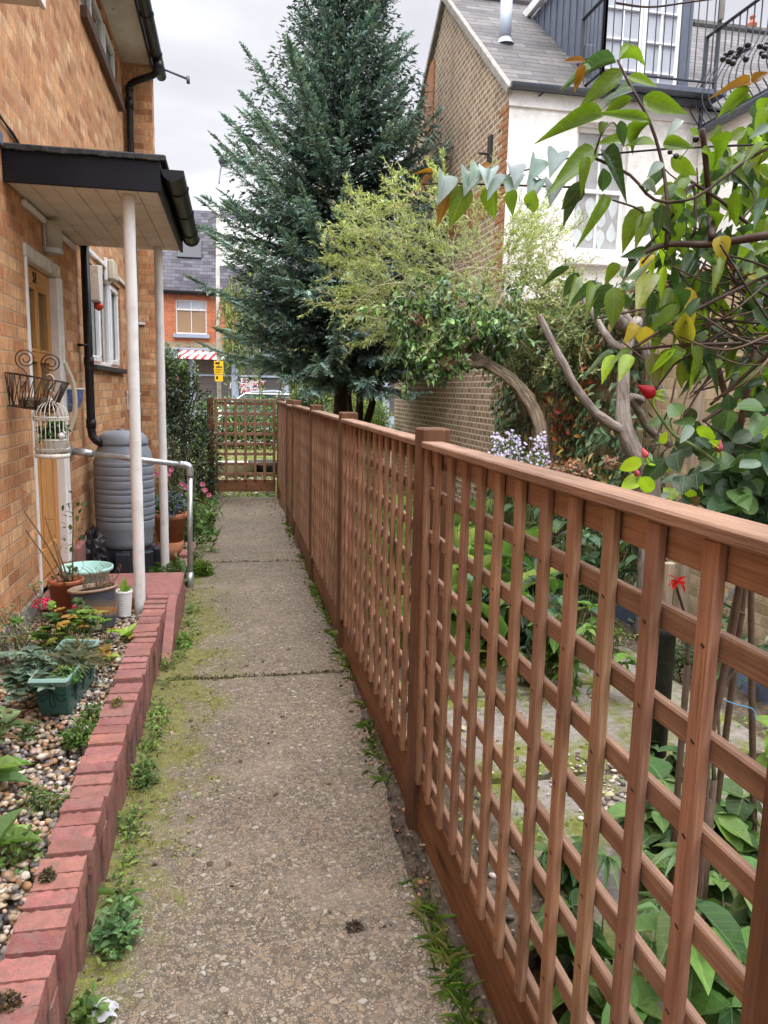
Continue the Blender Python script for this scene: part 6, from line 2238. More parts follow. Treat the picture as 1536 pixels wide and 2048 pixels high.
mb.build('coping', M['old_brick'], gw)

# ------------------------------------------------------------------ conifer


def conifer(name, label, x, y, prof, ztop, seed, nb, cols, rightcut=None, trunk_r=0.13, zc=1.75, tops=((0, 0),)):
    global rng
    keep = rng
    rng = np.random.default_rng(seed)
    t = thing(name, label, 'tree', (x, y, -0.05))
    tr, lf = MB(), MB()
    P = np.stack([x + 0.05 * np.sin(np.linspace(0, 5, 14)), y + 0.03 * np.cos(np.linspace(0, 7, 14)), np.linspace(-0.15, ztop * 0.97, 14)], 1)
    tr.tube(P, np.interp(P[:, 2], [-.15, 0.3, ztop], [trunk_r * 1.25, trunk_r, 0.015]), 12)
    zs, rs = zip(*prof)
    Q = {k: [] for k in 'pdulwc'}
    for b in range(nb):
        z0 = zc + (ztop - zc) * (b + rng.random()) / nb
        z0 = zc + (ztop - zc) * ((z0 - zc) / (ztop - zc)) ** 1.35
        az = rng.uniform(0, 2 * PI)
        tx, ty = tops[rng.integers(len(tops))]
        k = np.clip((z0 - 4.5) / (ztop - 4.5), 0, 1)
        o = np.array([x + tx * k, y + ty * k, z0 - 0.25])
        tipz = z0 + np.interp(z0, [1.8, 3.2, 5, ztop], [0.0, 0.25, 0.9, 0.7])
        R = np.interp(tipz, zs, rs) * rng.choice([rng.uniform(0.4, 0.8), rng.uniform(0.8, 1.0), rng.uniform(1.0, 1.2)], p=[.45, .43, .12])
        out = np.array([math.cos(az), math.sin(az), 0])
        if rightcut is not None and o[0] + out[0] * R > rightcut:
            R = max(0.2, (rightcut - o[0]) / max(out[0], .05))
        up = np.interp(z0, [1.8, 3.2, 5, ztop], [-0.06, 0.0, 0.42, 1.0]) + rng.normal(0, .14)
        m = 9
        s = np.linspace(0, 1, m)
        C = o + out * (R * s)[:, None] + np.array([0, 0, 1]) * (R * (up * s + 0.22 * s ** 3 - 0.12 * s ** 2))[:, None]
        tr.tube(C, np.linspace(0.018, 0.004, m), 5)
        ns = int(20 + 34 * R)
        for i in range(ns):
            f = 0.22 + 0.78 * (i + rng.random()) / ns
            q = np.array([np.interp(f, s, C[:, a]) for a in range(3)])
            bd = nrm(C[min(m - 1, int(f * (m - 1)) + 1)] - C[int(f * (m - 1)) if f < 1 else m - 2])
            lat = nrm(np.cross(bd, (0, 0, 1)))
            sg = 1 if i % 2 else -1
            sd = nrm(bd * rng.uniform(.5, 1.0) + lat * sg * rng.uniform(.25, .9) + np.array([0, 0, rng.uniform(-.45, .35)]))
            if f > 0.93:
                sd = nrm(bd + (0, 0, .25))
            L = (0.15 + 0.13 * rng.random()) * (1.15 - 0.35 * f) * min(1.0, 0.55 + R * .35)
            nl = 12
            fs = (np.arange(nl) + .5) / nl
            pl = nrm(np.cross(sd, rng.normal(size=3) * .4 + (0, 0, 1)))
            pts = q + sd * (L * fs)[:, None] - np.array([0, 0, 1]) * (0.22 * L * fs ** 2)[:, None]
            sgn = np.where(np.arange(nl) % 2 == 0, 1, -1)
            dd = sd + pl * (sgn * 0.85 * (1 - .6 * fs))[:, None] + rng.normal(0, .25, (nl, 3)) - np.array([0, 0, .25])
            tone = (0.35 + 0.85 * f) * rng.uniform(.75, 1.25)  # sprays near the trunk painted dark, outer ones light, as shading
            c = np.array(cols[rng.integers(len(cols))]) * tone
            Q['p'].append(pts)
            Q['d'].append(dd)
            Q['u'].append(np.repeat(nrm(np.cross(pl, sd))[None], nl, 0))
            Q['l'].append(L * 0.34 * rng.uniform(.7, 1.3, nl) * (1.12 - fs * .75))
            Q['w'].append(np.full(nl, L * 0.12))
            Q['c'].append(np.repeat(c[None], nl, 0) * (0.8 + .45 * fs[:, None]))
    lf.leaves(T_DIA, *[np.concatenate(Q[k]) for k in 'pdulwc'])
    n = 15000
    zz = zc + .15 + (ztop - zc - .4) * rng.random(n) ** 1.6
    rr = np.interp(zz, zs, rs) * .78 * np.sqrt(rng.random(n))
    aa = rng.uniform(0, 2 * PI, n)
    P = np.stack([x + rr * np.cos(aa), y + rr * np.sin(aa), zz + .25 * rr * (zz > 4.5)], 1)
    if rightcut is not None:
        P[:, 0] = np.minimum(P[:, 0], rightcut)
    lf.leaves(T_DIA, P, np.stack([np.cos(aa), np.sin(aa), rng.normal(-.2, .4, n)], 1) + rng.normal(0, .5, (n, 3)), rand_dirs(n), rng.uniform(.06, .13, n), rng.uniform(.02, .045, n), pal(n, cols, .25) * (.18 + .4 * (rr / np.interp(zz, zs, rs)) ** 2)[:, None])  # inner fill coloured dark, painted shade of the crown interior
    tr.build('trunk', M['conifer_bark'], t, True)
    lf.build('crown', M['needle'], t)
    rng = keep
    return t


CC = [lin(110, 137, 130), lin(128, 154, 146), lin(92, 120, 113), lin(146, 168, 157), lin(114, 132, 113)]
conifer('conifer_tree', 'tall blue green conifer with ragged crown behind the trellis fence', 1.66, 12.3,
        [(1.75, 1.3), (2.1, 1.85), (2.8, 2.05), (3.6, 2.15), (4.3, 2.25), (5.0, 2.0), (5.7, 1.65), (6.4, 1.22), (7.1, 0.9), (7.8, 0.6), (8.6, 0.35), (9.4, 0.2)], 9.3, 21, 600, CC, rightcut=3.13, trunk_r=0.12, zc=2.1,
        tops=((-0.15, 0), (0.05, 0.1), (0.05, 0.1), (0.75, 0.0)))
# darker companion tree, mostly its forked stems show
t = thing('conifer_tree', 'smaller dark forked tree with several stems just behind the tall conifer', 'tree', (2.25, 13.9, -.05))
mb = MB()
b = np.array([2.28, 13.9, -0.15])
mb.tube(smooth_path([b, b + (0.02, 0, .6), b + (-0.02, 0, 1.1), b + (0.03, 0, 2.6)], 12), np.linspace(.13, .05, 13), 9)
mb.tube(smooth_path([b + (0, 0, .7), b + (-.17, 0, 1.2), b + (-.23, 0, 1.8), b + (-.2, 0, 2.6)], 10), np.linspace(.075, .035, 10), 8)
mb.tube(smooth_path([b + (0.02, 0, .75), b + (.17, 0, 1.3), b + (.33, 0, 1.9), b + (.5, 0, 2.6)], 10), np.linspace(.085, .035, 10), 8)
mb.build('trunk', M['conifer_bark'], t, True)
mb = MB()
blob(mb, b + (0.05, .2, 3.0), (.75, .9, 1.1), 3600, .11, .035, [lin(48, 70, 64), lin(62, 84, 74), lin(38, 56, 52)], T_DIA, .35, .35, .7, .25)
blob(mb, b + (0.45, -.1, 2.2), (.35, .4, .35), 700, .08, .03, [lin(92, 62, 54), lin(70, 52, 46), lin(60, 76, 60)], T_DIA, .5, .5, .6, .2)
mb.build('crown', M['needle'], t)
# pale weeping tree behind on the left
t = thing('weeping_tree', 'light green weeping tree with hanging leafy strands behind the conifer', 'tree', (1.9, 18.5, -.05))
st, lf = MB(), MB()
b = np.array([2.15, 18.5, -.15])
TP = smooth_path([b, b + (-.1, 0, 1.2), b + (-.25, 0, 2.2), b + (-.7, 0, 3.4), b + (-1.2, 0, 4.4)], 14)
st.tube(TP, np.linspace(.12, .04, len(TP)), 9)
for k in range(210):
    a = rng.random()
    if k < 80:
        p0 = np.array([rng.uniform(-0.2, 0.6), 18.3 + rng.normal(0, .45), rng.uniform(2.4, 4.2)])
    else:
        p0 = np.array([rng.uniform(1.2, 2.5), 18.3 + rng.normal(0, .4), rng.uniform(1.9, 2.9)])
    Wd = wander(p0, (rng.normal(0, .3), rng.normal(0, .3), -1), rng.uniform(.5, 1.3), 9, .12, .25)
    st.tube(Wd, .005, 4, None)
    m = 30
    f = rng.random(m)
    P = np.stack([np.interp(f, np.linspace(0, 1, 10), Wd[:, i]) for i in range(3)], 1)
    lf.leaves(T_DIA, P, rng.normal(0, .6, (m, 3)) + (0, 0, -.8), rand_dirs(m), .12, .035, pal(m, [lin(128, 142, 78), lin(104, 120, 62), lin(150, 160, 96), lin(84, 104, 56)], .18))
for i in range(len(TP) - 4):
    m = 50
    lf.leaves(T_OVAL, TP[i] + rng.normal(0, .13, (m, 3)), rand_dirs(m), rand_dirs(m), .1, .06, pal(m, [lin(74, 96, 52), lin(100, 120, 66)]))
st.build('trunk', M['conifer_bark'], t, True)
lf.build('crown', M['leaf'], t)


def bush(name, label, c, r, n, L, W, cols, mat='leaf', tm=T_OVAL, lumps=7, stem=True, cat='shrub', group=None, upn=.8):
    t = thing(name, label, cat, (c[0], c[1], -.05), group)
    mb = MB()
    c, r = np.array(c, float), np.array(r, float)
    for k in range(lumps):
        d = nrm(rng.normal(size=3))
        q = c + d * r * .55
        tone = rng.uniform(.75, 1.2)
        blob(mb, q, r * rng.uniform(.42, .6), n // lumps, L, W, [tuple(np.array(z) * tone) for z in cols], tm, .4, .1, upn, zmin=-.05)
    mb.build('foliage', M[mat], t)
    if stem:
        s = MB()
        for k in range(7):
            s.tube(wander((c[0] + rng.normal(0, .05), c[1] + rng.normal(0, .05), -.1), (rng.normal(0, .4) * r[0], rng.normal(0, .4) * r[1], 1), c[2] + r[2] * .3, 7, .15), np.linspace(.012, .004, 8), 5, (.1, .075, .05))
        s.build('stem', M['stem'], t)
    return t


bush('bright_bush', 'bright yellow green bush between the dark trunks and the brick gable', (2.62, 14.9, 0.75), (.5, .5, .75), 3000, .055, .022, [lin(128, 160, 62), lin(104, 140, 52), lin(150, 176, 84)])
bush('yellow_bush', 'taller green bush with touches of yellow behind the bright one', (2.75, 16.6, 1.1), (.6, .5, .8), 2000, .07, .035, [lin(96, 130, 56), lin(120, 150, 66), lin(190, 180, 60)])
bush('front_garden_shrub', 'dark green shrub behind the first fence posts', (1.6, 15.5, .65), (.55, .5, .6), 1800, .06, .035, [lin(74, 100, 54), lin(98, 124, 66), lin(54, 78, 44)])
bush('front_garden_shrub', 'climber covered stump of greenery left of the conifer trunk', (1.25, 14.2, 1.0), (.28, .3, .9), 1500, .06, .03, [lin(84, 108, 60), lin(112, 134, 74), lin(60, 84, 48)])
# hedge along the street
t = thing('street_hedge', 'low leafy hedge along the street seen through the path gate', 'hedge', (1.0, 20.6, -.05))
mb = MB()
for x in np.arange(-3.0, 4.2, .4):
    blob(mb, (x, 20.6, .54 + rng.uniform(-.05, .05)), (.42, .42, .70 + rng.uniform(-.08, .08)), 700, .09, .055, [lin(104, 142, 58), lin(80, 116, 48), lin(130, 160, 76), lin(60, 90, 42)], T_OVAL, .3, .1, .9, .25, zmin=0)
mb.build('foliage', M['leaf'], t)
mb = MB()
for x in np.arange(-3.0, 4.2, .3):
    mb.tube([(x, 20.6, -.1), (x + rng.normal(0, .08), 20.6, .8)], .02, 5, (.1, .075, .05))
mb.build('stem', M['stem'], t)
# little things on the lawn
t = at(473, 914, 16.5)
mb = MB()
mb.lathe([(0, 0), (.25, 0), (.33, .22), (.36, .24), (.31, .24), (.24, .05), (0, .05)], (.0, 14.2, -.03), 24, sx=1.3)
single('planter', mb, M['old_white'], 'white oval trough on the lawn beyond the path gate', 'planter', (0, 14.2, -.03), True)
mb = MB()
mb.lathe([(0, 0), (.26, 0), (.34, .25), (.30, .25), (.24, .1), (0, .1)], (.68, 14.4, -.03), 24, sx=1.2)
single('planter', mb, M['black_plastic'], 'black tub on the lawn beyond the path gate', 'planter', (.68, 14.4, -.03), True)
mb = MB()
n = 260
P = np.stack([rng.uniform(-.9, 1.3, n), rng.uniform(11.4, 14.2, n), np.full(n, -.01)], 1)
pebbles(mb, P, rng.uniform(.01, .045, n), pal(n, [lin(190, 184, 170), lin(150, 140, 124), lin(206, 200, 190), lin(120, 108, 92)]), .5)
tag(mb.build('stones', M['pebble'], None, True), kind='stuff').name = 'rubble'
mb = MB()
n = 9000
P = np.stack([rng.uniform(-1.2, 3.0, n), rng.uniform(11.3, 20, n), np.full(n, -.03)], 1)
d = nrm(np.stack([rng.normal(0, .7, n), rng.normal(0, .7, n), rng.uniform(.2, 1, n)], 1))
mb.leaves(T_DIA, P, d, (0, 0, 1), rng.uniform(.03, .11, n), rng.uniform(.006, .02, n), pal(n, [lin(130, 140, 72), lin(160, 164, 96), lin(100, 120, 56), lin(180, 170, 120)], .18))
tag(mb.build('grass', M['leaf'], None), kind='stuff')

# ------------------------------------------------------------------ shop terrace across the street
SY = 31.2
sh = thing('shop_terrace', 'red brick terrace across the street with a grey barber shop front and slate roof', 'building', (3.0, 35, 0))
mb = MB()
SW = (-2.09, -0.93, 3.56, 4.84)
wall_holes(mb, 'y', SY, -3.05, 0.12, 3.25, 5.16, [SW], .12, -1)
mb.build('wall', M['shop_brick'], sh)
mb = MB()
wall_holes(mb, 'y', SY + .003, -9.0, -3.05, 3.0, 5.16, [], .1, -1, 0)
mb.quad([(.12, SY, 3.0), (14, SY, 3.0), (14, SY, 5.16), (.12, SY, 5.16)], [(0, 3), (14, 3), (14, 5.16), (0, 5.16)])
for k in range(24):
    w = .22 if k % 2 else .12
    mb.box(-2.66 - w, -2.66 + w * .5, SY - .012, SY + .01, 3.26 + k * .078, 3.33 + k * .078, .004)
mb.box(-3.05, .12, SY - .02, SY + .05, 3.0, 3.25, .01)
mb.quad([(-9, SY + .05, -.2), (14, SY + .05, -.2), (14, SY + .05, 3.0), (-9, SY + .05, 3.0)])
mb.quad([(-9, SY, -.2), (-9, SY + 8, -.2), (-9, SY + 8, 5.16), (-9, SY, 5.16)])
mb.build('wall', M['stock_brick'], sh)
mb = MB()
roof_slab(mb, -9, 14, SY - .18, 5.12, SY + 3.2, 8.8)
roof_slab(mb, -9, 14, SY + 8, 5.12, SY + 3.2, 8.8)
rf = mb.build('roof', M['slate2'], sh)
mb = MB()
gutter_x(mb, -9, 14, SY - .24, 5.14, .075)
mb.box(-9, 14, SY - .17, SY - .005, 5.02, 5.14, .005)
mb.build('gutter', M['dark_sill'], sh)
wd = window_y(sh, SW, SY + .06, bars=(1, 0), glass='glass_blind', sill=False)
mb = MB()
mb.box(SW[0] + .05, SW[1] - .05, SY + .045, SY + .1, 4.44, 4.51, .006)
mb.build('transom', M['white_paint'], wd)
mb = MB()
mb.quad([(SW[0] + .08, SY + .082, 4.52), (SW[1] - .08, SY + .082, 4.52), (SW[1] - .08, SY + .082, SW[3] - .06), (SW[0] + .08, SY + .082, SW[3] - .06)])
mb.build('pane', M['glass_pale'], wd)
mb = MB()
mb.box(SW[0] - .1, SW[1] + .1, SY - .12, SY + .05, SW[2] - .15, SW[2] - .003, .01)
mb.build('sill', M['shop_grey'], wd)
mb = MB()
pts = [(x, SY - .014, 4.86 + .12 * math.sin((x - SW[0]) / (SW[1] - SW[0]) * PI)) for x in np.linspace(SW[0] - .1, SW[1] + .1, 9)]
for a, b in zip(pts[:-1], pts[1:]):
    mb.prism([a, b, (b[0], b[1], b[2] + .22), (a[0], a[1], a[2] + .22)], (0, .03, 0))
mb.build('brick_arch', M['red_tile'], sh)
# roof window, dormer, chimney
zr = lambda y: 5.12 + (y - SY + .18) * (8.8 - 5.12) / 3.38
mb = MB()
sl = nrm(np.array([0, 3.38, 3.68]))
axr = np.array([[1, 0, 0], sl, np.cross([1, 0, 0], sl)])
mb.obox((-1.6, SY + 1.47, zr(SY + 1.47) + .03), axr, (.46, .55, .05), .01)
rw = mb.build('roof_window', M['dark_sill'], rf)
mb = MB()
c = np.array([-1.6, SY + 1.47, zr(SY + 1.47) + .085])
mb.quad([c + axr[0] * a * .37 + sl * b * .45 for a, b in ((-1, -1), (1, -1), (1, 1), (-1, 1))])
mb.build('pane', M['glass_pale'], rw)
mb = MB()
mb.box(-.5, 2.1, SY + .9, SY + 3.0, 6.2, 8.1, .02)
dm2 = mb.build('dormer', M['white_paint'], rf)
window_y(dm2, (-.4, .75, 6.45, 7.8), SY + .885, bars=(0, 0), glass='glass_pale', sill=False)
window_y(dm2, (.85, 2.0, 6.45, 7.8), SY + .885, bars=(0, 0), glass='glass_pale', sill=False)
mb = MB()
mb.box(3.6, 4.8, SY + 2.8, SY + 3.7, 8.0, 10.2, .02)
mb.build('chimney', M['stock_brick'], rf)
# shop front
mb = MB()
mb.box(-3.2, 14, SY - .16, SY - .004, 2.62, 3.0, .01)
mb.box(-3.2, 14, SY - .22, SY - .161, 2.94, 3.02, .01)
for x0, x1 in ((-3.2, -2.95), (-1.62, -1.36), (-.02, .25), (1.95, 2.2), (2.62, 2.80), (4.2, 4.5), (6.0, 6.3), (8.0, 8.3)):
    mb.box(x0, x1, SY - .10, SY - .003, -.1, 2.62, .01)
mb.box(-3.2, 14, SY - .09, SY - .002, -.1, .55, .01)
mb.box(-3.2, 14, SY - .085, SY - .003, 1.98, 2.05, .006)
sf = mb.build('shop_front', M['shop_grey'], sh)
mb = MB()
mb.quad([(-3.2, SY - .03, .5), (14, SY - .03, .5), (14, SY - .03, 2.65), (-3.2, SY - .03, 2.65)])
mb.build('pane', M['glass_shop'], sf)
mb = MB()
for k in range(3):
    x = -2.9 + k * .34
    mb.prism([(x, SY - .035, 1.55), (x + .13, SY - .035, 1.55), (x + .42, SY - .035, 2.3), (x + .29, SY - .035, 2.3)], (0, -.003, 0))
mb.build('window_stripe', M['letter_pink'], sf)
mb = MB()
aw0, aw1 = -1.93, .02
mb.add([(aw0 - .12, SY - .55, 2.66), (aw1, SY - .55, 2.66), (aw1, SY - .17, 2.95), (aw0, SY - .17, 2.95), (aw0 - .12, SY - .55, 2.60), (aw1, SY - .55, 2.60)], [(0, 1, 2, 3), (4, 5, 1, 0)], [[(0, .05), (2.1, .05), (2.1, .55), (0, .55)], [(0, 0), (2.1, 0), (2.1, .05), (0, .05)]])
aw = mb.build('awning', M['awning'], sf)
an = nrm(np.array([0, -.29, .38]))
ay = nrm(np.array([0, .38, .29]))
text('lettering', 'Barbers', .30, M['letter_white'], frame_mat((.97, .12, .1), ay, an, (-1.18, SY - .375, 2.82)), aw, .004, .25, .012)
sgn = np.array([.62, SY - .06, 1.60])
rx = nrm(np.array([1, 0, .12]))
rz = np.cross([0, -1, 0], rx) * -1
rz = nrm(np.array([-.12, 0, 1.0]))
for body, dx, dz, s in (('The', -.12, .28, .15), ('Billion Dollar', 0.0, .10, .26), ('Barbers', .10, -.13, .25)):
    p = sgn + rx * dx + rz * dz
    text('lettering', body, s, M['letter_white'], frame_mat(rx, rz, (0, -1, 0), p), sf, .002, .25, .035)
    text('lettering', body, s, M['letter_pink'], frame_mat(rx, rz, (0, -1, 0), p + (0, -.008, 0)), sf, .002, .25, .0)
text('shop_number', '3', .3, M['letter_white'], frame_mat((1, 0, 0), (0, 0, 1), (0, -1, 0), (-.66, SY - .05, 2.33)), sf, .002)

# street lamp with notices
t = thing('street_lamp', 'tall pale street lamp column rising behind the conifer', 'street lamp', (-.36, 22.5, 0))
mb = MB()
mb.tube([(-.36, 22.5, -.2), (-.36, 22.5, 1.0)], .075, 12)
mb.tube([(-.36, 22.5, 1.0), (-.36, 22.5, 4.6), (-.34, 22.5, 6.0), (-.30, 22.5, 7.0)], [.06, .055, .045, .04], 12)
mb.build('column', M['old_white'], t, True)
mb = MB()
mb.tube(smooth_path([(-.30, 22.5, 7.0), (-.27, 22.5, 7.3), (-.22, 22.5, 7.52)], 8), .025, 8)
mb.build('arm', M['steel_flue'], t, True)
mb = MB()
mb.lathe([(0, -.12), (.09, -.1), (.13, 0), (.1, .09), (0, .12)], (-.16, 22.5, 7.6), 14, sx=1.2, sy=2.2)
mb.build('lamp_head', M['grey_gutter'], t, True)


def notice(z0, z1, w, label, bars):
    t = thing('notice', label, 'sign', (-.36, 22.42, z0))
    mb = MB()
    w *= .85
    mb.box(-.36 - w, -.36 + w, 22.415, 22.43, z0, z1, .004)
    mb.build('board', M['sign_yellow'], t)
    mb = MB()
    for a, b, c, d in bars:
        mb.box(-.36 - w + 2 * w * a, -.36 - w + 2 * w * b, 22.411, 22.4148, z0 + (z1 - z0) * c, z0 + (z1 - z0) * d)
    mb.build('print', M['sign_black'], t)


notice(1.92, 2.28, .15, 'upper bright yellow street notice with black print tied to the lamp column', [(.12, .6, .76, .92), (.18, .85, .5, .6), (.1, .9, .36, .39), (.1, .9, .24, .27), (.1, .7, .12, .15)])
notice(1.72, 1.90, .13, 'lower small yellow notice on the lamp column', [(.15, .4, .35, .8)])

# parked car
t = thing('parked_car', 'silver blue car parked in the street behind the hedge', 'car', (.75, 26.0, -.03))
CXX, CZZ = .75, -.02
side_p = [(-2.1, .35), (-2.05, .62), (-1.85, .78), (-1.2, .90), (-.98, .95), (-.35, 1.42), (-.1, 1.49), (.6, 1.53), (1.3, 1.47), (1.75, 1.22), (2.0, 1.0), (2.15, .95), (2.2, .6), (2.15, .35)]
W2 = .86
mb = MB()
rows = []
for yy, ins in ((-W2, .10), (-W2 * .86, .0), (0, -.015), (W2 * .86, 0), (W2, .10)):
    rows.append([(CXX + x * (1 - ins * .1), 26.0 + yy * (1 - (max(0, z - .9) * .30)), CZZ + z - ins * (.4 if z > .9 else .15)) for x, z in side_p])
nP = len(side_p)
V = [p for r in rows for p in r]
F = [(i * nP + j, i * nP + j + 1, (i + 1) * nP + j + 1, (i + 1) * nP + j) for i in range(4) for j in range(nP - 1)]
mb.add(V, F)
mb.add(rows[0], [list(range(nP))])
mb.add(rows[4], [list(range(nP))])
mb.build('body', M['car_paint'], t, True)
for s in (-1, 1):
    mb = MB()
    yf = lambda z: 26.0 + s * (W2 * (1 - max(0, z - .9) * .30) + .012)
    for poly in ([(-.80, .93), (.12, .93), (.12, 1.36), (-.32, 1.34)], [(.18, .93), (1.05, .93), (1.02, 1.36), (.18, 1.37)], [(1.11, .93), (1.62, .98), (1.30, 1.30), (1.08, 1.34)]):
        mb.add([(CXX + x, yf(z), CZZ + z) for x, z in poly], [list(range(4))])
    mb.build('window', M['glass'], t)
    mb = MB()
    for (xa, za), (xb, zb) in (((-1.0, .93), (-.35, 1.40)), ((-.35, 1.40), (1.2, 1.40)), ((1.2, 1.40), (1.7, 1.05))):
        mb.tube([(CXX + xa, yf(za), CZZ + za), (CXX + xb, yf(zb), CZZ + zb)], .02, 6)
    mb.build('window_trim', M['chrome'], t)
mb = MB()
mb.add([(CXX - .95, 26 - .72, .96), (CXX - .95, 26 + .72, .96), (CXX - .36, 26 + .58, 1.405), (CXX - .36, 26 - .58, 1.405)], [(0, 1, 2, 3)])
mb.build('windscreen', M['glass'], t)
for wx in (-1.35, 1.35):
    for s in (-1, 1):
        mb = MB()
        a = np.linspace(0, 2 * PI, 25)
        mb.tube([(CXX + wx, 26 + s * .66, .29), (CXX + wx, 26 + s * .87, .29)], .32, 24)
        w = mb.build('wheel', M['tyre'], t, False)
        mb = MB()
        mb.tube([(CXX + wx, 26 + s * .86, .29), (CXX + wx, 26 + s * .88, .29)], .2, 20)
        mb.build('rim', M['chrome'], w)
mb = MB()
for s in (-1, 1):
    mb.obox((CXX - 2.0, 26 + s * .6, .50), np.eye(3), (.06, .16, .07), .02)
    mb.build('headlight', M['glass_pale'], t) if s == 1 else None
# ------------------------------------------------------------------ old leaning shrub with feathery sprays
t = thing('leaning_shrub', 'old leaning shrub with a twisted ropy trunk and feathery yellow green sprays', 'shrub', (2.98, 7.0, -.05))
PT = [np.array([2.99, 7.0, -.1]), at(1088, 905, 7.0), at(1068, 820, 7.0), at(1030, 765, 7.05), at(975, 728, 7.1), at(930, 700, 7.15), at(895, 680, 7.2), at(880, 640, 7.3)]
TP = smooth_path(PT, 42)
mb = MB()
k = np.linspace(0, 1, len(TP))
for s in range(6):
    a = s * 2 * PI / 6
    off = np.stack([np.cos(a + k * 7), np.sin(a + k * 7) * .6, np.sin(a + k * 7 + 1) * .7], 1) * np.interp(k, [0, .5, 1], [.032, .027, .02])[:, None]
    mb.tube(TP + off + rng.normal(0, .003, (len(TP), 3)), np.interp(k, [0, .5, 1], [.034, .026, .018]), 8)
B2 = smooth_path([TP[12], at(1040, 790, 7.25), at(990, 700, 7.4), at(960, 640, 7.6), at(980, 560, 7.8)], 20)
mb.tube(B2, np.linspace(.045, .02, len(B2)), 8)
B3 = smooth_path([TP[24], at(905, 730, 7.1), at(930, 690, 7.0), at(990, 640, 7.2), at(1010, 540, 7.6)], 20)
mb.tube(B3, np.linspace(.04, .015, len(B3)), 8)
mb.build('trunk', M['old_bark'], t, True)
st, lf = MB(), MB()
WY = [lin(170, 180, 112), lin(156, 168, 102), lin(140, 154, 98), lin(186, 190, 138), lin(146, 150, 116)]
cols_bark = np.array(lin(168, 160, 132))


def spray(p0, d0, L, n, m, lw, ll, cols, sr=.0028, wob=.10, grav=.0, twig=3):
    Wd = wander(p0, d0, L, n, wob, grav)
    st.tube(Wd, np.linspace(sr, sr * .35, n + 1), 4, cols_bark)
    allp = [Wd]
    for _ in range(twig):
        i = rng.integers(1, n)
        q = wander(Wd[i], nrm(Wd[i + 1] - Wd[i]) + rng.normal(0, .5, 3), L * rng.uniform(.25, .5), 5, wob, grav)
        st.tube(q, np.linspace(sr * .5, sr * .25, 6), 3, cols_bark)
        allp.append(q)
    for q in allp:
        mm = int(m * len(q) / (n + 1))
        f = rng.uniform(.12, 1, mm)
        P = np.stack([np.interp(f, np.linspace(0, 1, len(q)), q[:, i]) for i in range(3)], 1)
        dd = nrm(q[-1] - q[0]) * .7 + rng.normal(0, .55, (mm, 3))
        lf.leaves(T_DIA, P, dd, rand_dirs(mm), rng.uniform(.6, 1.2, mm) * ll, lw, pal(mm, cols, .16))


for k in range(270):
    # feathery crown: an arching dome leaning to the left
    u = rng.uniform(720, 1110)
    v = rng.uniform(440, 670)
    if ((u - 930) / 205) ** 2 + ((v - 560) / 110) ** 2 > 1.05:
        continue
    p0 = at(u, v, rng.uniform(7.0, 8.3))
    if p0[0] > 3.1:
        continue
    d = np.array([(u - 960) / 170 + rng.normal(0, .45), rng.normal(-.15, .5), (610 - v) / 170 + rng.normal(.1, .4)])
    spray(p0, d, rng.uniform(.3, .75), 8, 30, .009, .05, WY, twig=3, grav=.03)
for (u0, v0, u1, v1) in ((760, 470, 650, 450), (770, 500, 655, 535), (780, 440, 690, 410), (800, 420, 735, 385), (850, 400, 800, 345), (900, 400, 870, 340), (780, 540, 690, 520), (760, 590, 700, 575), (800, 560, 720, 610), (1010, 470, 1060, 430), (1000, 520, 1085, 470), (1020, 560, 1105, 560), (1040, 600, 1100, 620), (960, 420, 990, 380), (780, 610, 690, 620), (820, 620, 740, 690), (1000, 610, 1100, 520)):
    for r in range(4):
        a, b = at(u0 + rng.normal(0, 12), v0 + rng.normal(0, 12), rng.uniform(7.1, 7.7)), at(u1 + rng.normal(0, 12), v1 + rng.normal(0, 12), rng.uniform(7.0, 7.6))
        spray(a, b - a, np.linalg.norm(b - a) * 1.05, 9, 40, .012, .06, WY[:2] + WY[3:4], wob=.06, twig=2)
for k in range(90):
    p0 = at(rng.uniform(800, 1040), rng.uniform(540, 660), rng.uniform(7.0, 7.8))
    d = np.array([rng.normal(-.3, .8), rng.normal(-.3, .4), rng.normal(-.4, .5)])
    Wd = wander(p0, d, rng.uniform(.4, 1.0), 9, .12, .06)
    st.tube(Wd, np.linspace(.004, .001, 10), 4, cols_bark)
st.build('twig', M['stem'], t)
lf.build('crown', M['leaf'], t)

CG = [lin(72, 104, 50), lin(94, 128, 62), lin(54, 84, 42), lin(112, 146, 72)]
t = thing('glossy_climber', 'dense glossy green climber hanging on the end of the leaning trunk', 'climber', at(860, 690, 7.0))
mb = MB()
st2 = MB()
for k in range(150):
    u, v = rng.uniform(795, 1050), rng.uniform(560, 770)
    e = ((u - 862) / 72) ** 2 + ((v - 665) / 100) ** 2
    e2 = ((u - 960) / 95) ** 2 + ((v - 640) / 62) ** 2
    if min(e, e2) > 1.05 + .35 * math.sin(u * .07) * math.sin(v * .06):
        continue
    p0 = at(u, v - 25, rng.uniform(6.8, 7.4))
    Wd = wander(p0, (rng.normal(-.25, .5), rng.normal(-.3, .5), rng.uniform(-1.0, .25)), rng.uniform(.18, .5), 7, .16, .08)
    st2.tube(Wd, .003, 4, (.16, .12, .07))
    m = 26
    f = rng.uniform(0, 1, m)
    P = np.stack([np.interp(f, np.linspace(0, 1, 8), Wd[:, i]) for i in range(3)], 1) + rng.normal(0, .022, (m, 3))
    d = rng.normal(0, .6, (m, 3)) + (-.1, -.3, -.7)
    tone = rng.uniform(.55, 1.15)
    mb.leaves(T_OVAL, P, d, rng.normal(0, .35, (m, 3)) + (-.1, -.5, .8), .075 * rng.uniform(.6, 1.2, m), .042 * rng.uniform(.7, 1.1, m), pal(m, CG, .2) * tone)
st2.build('stem', M['stem'], t)
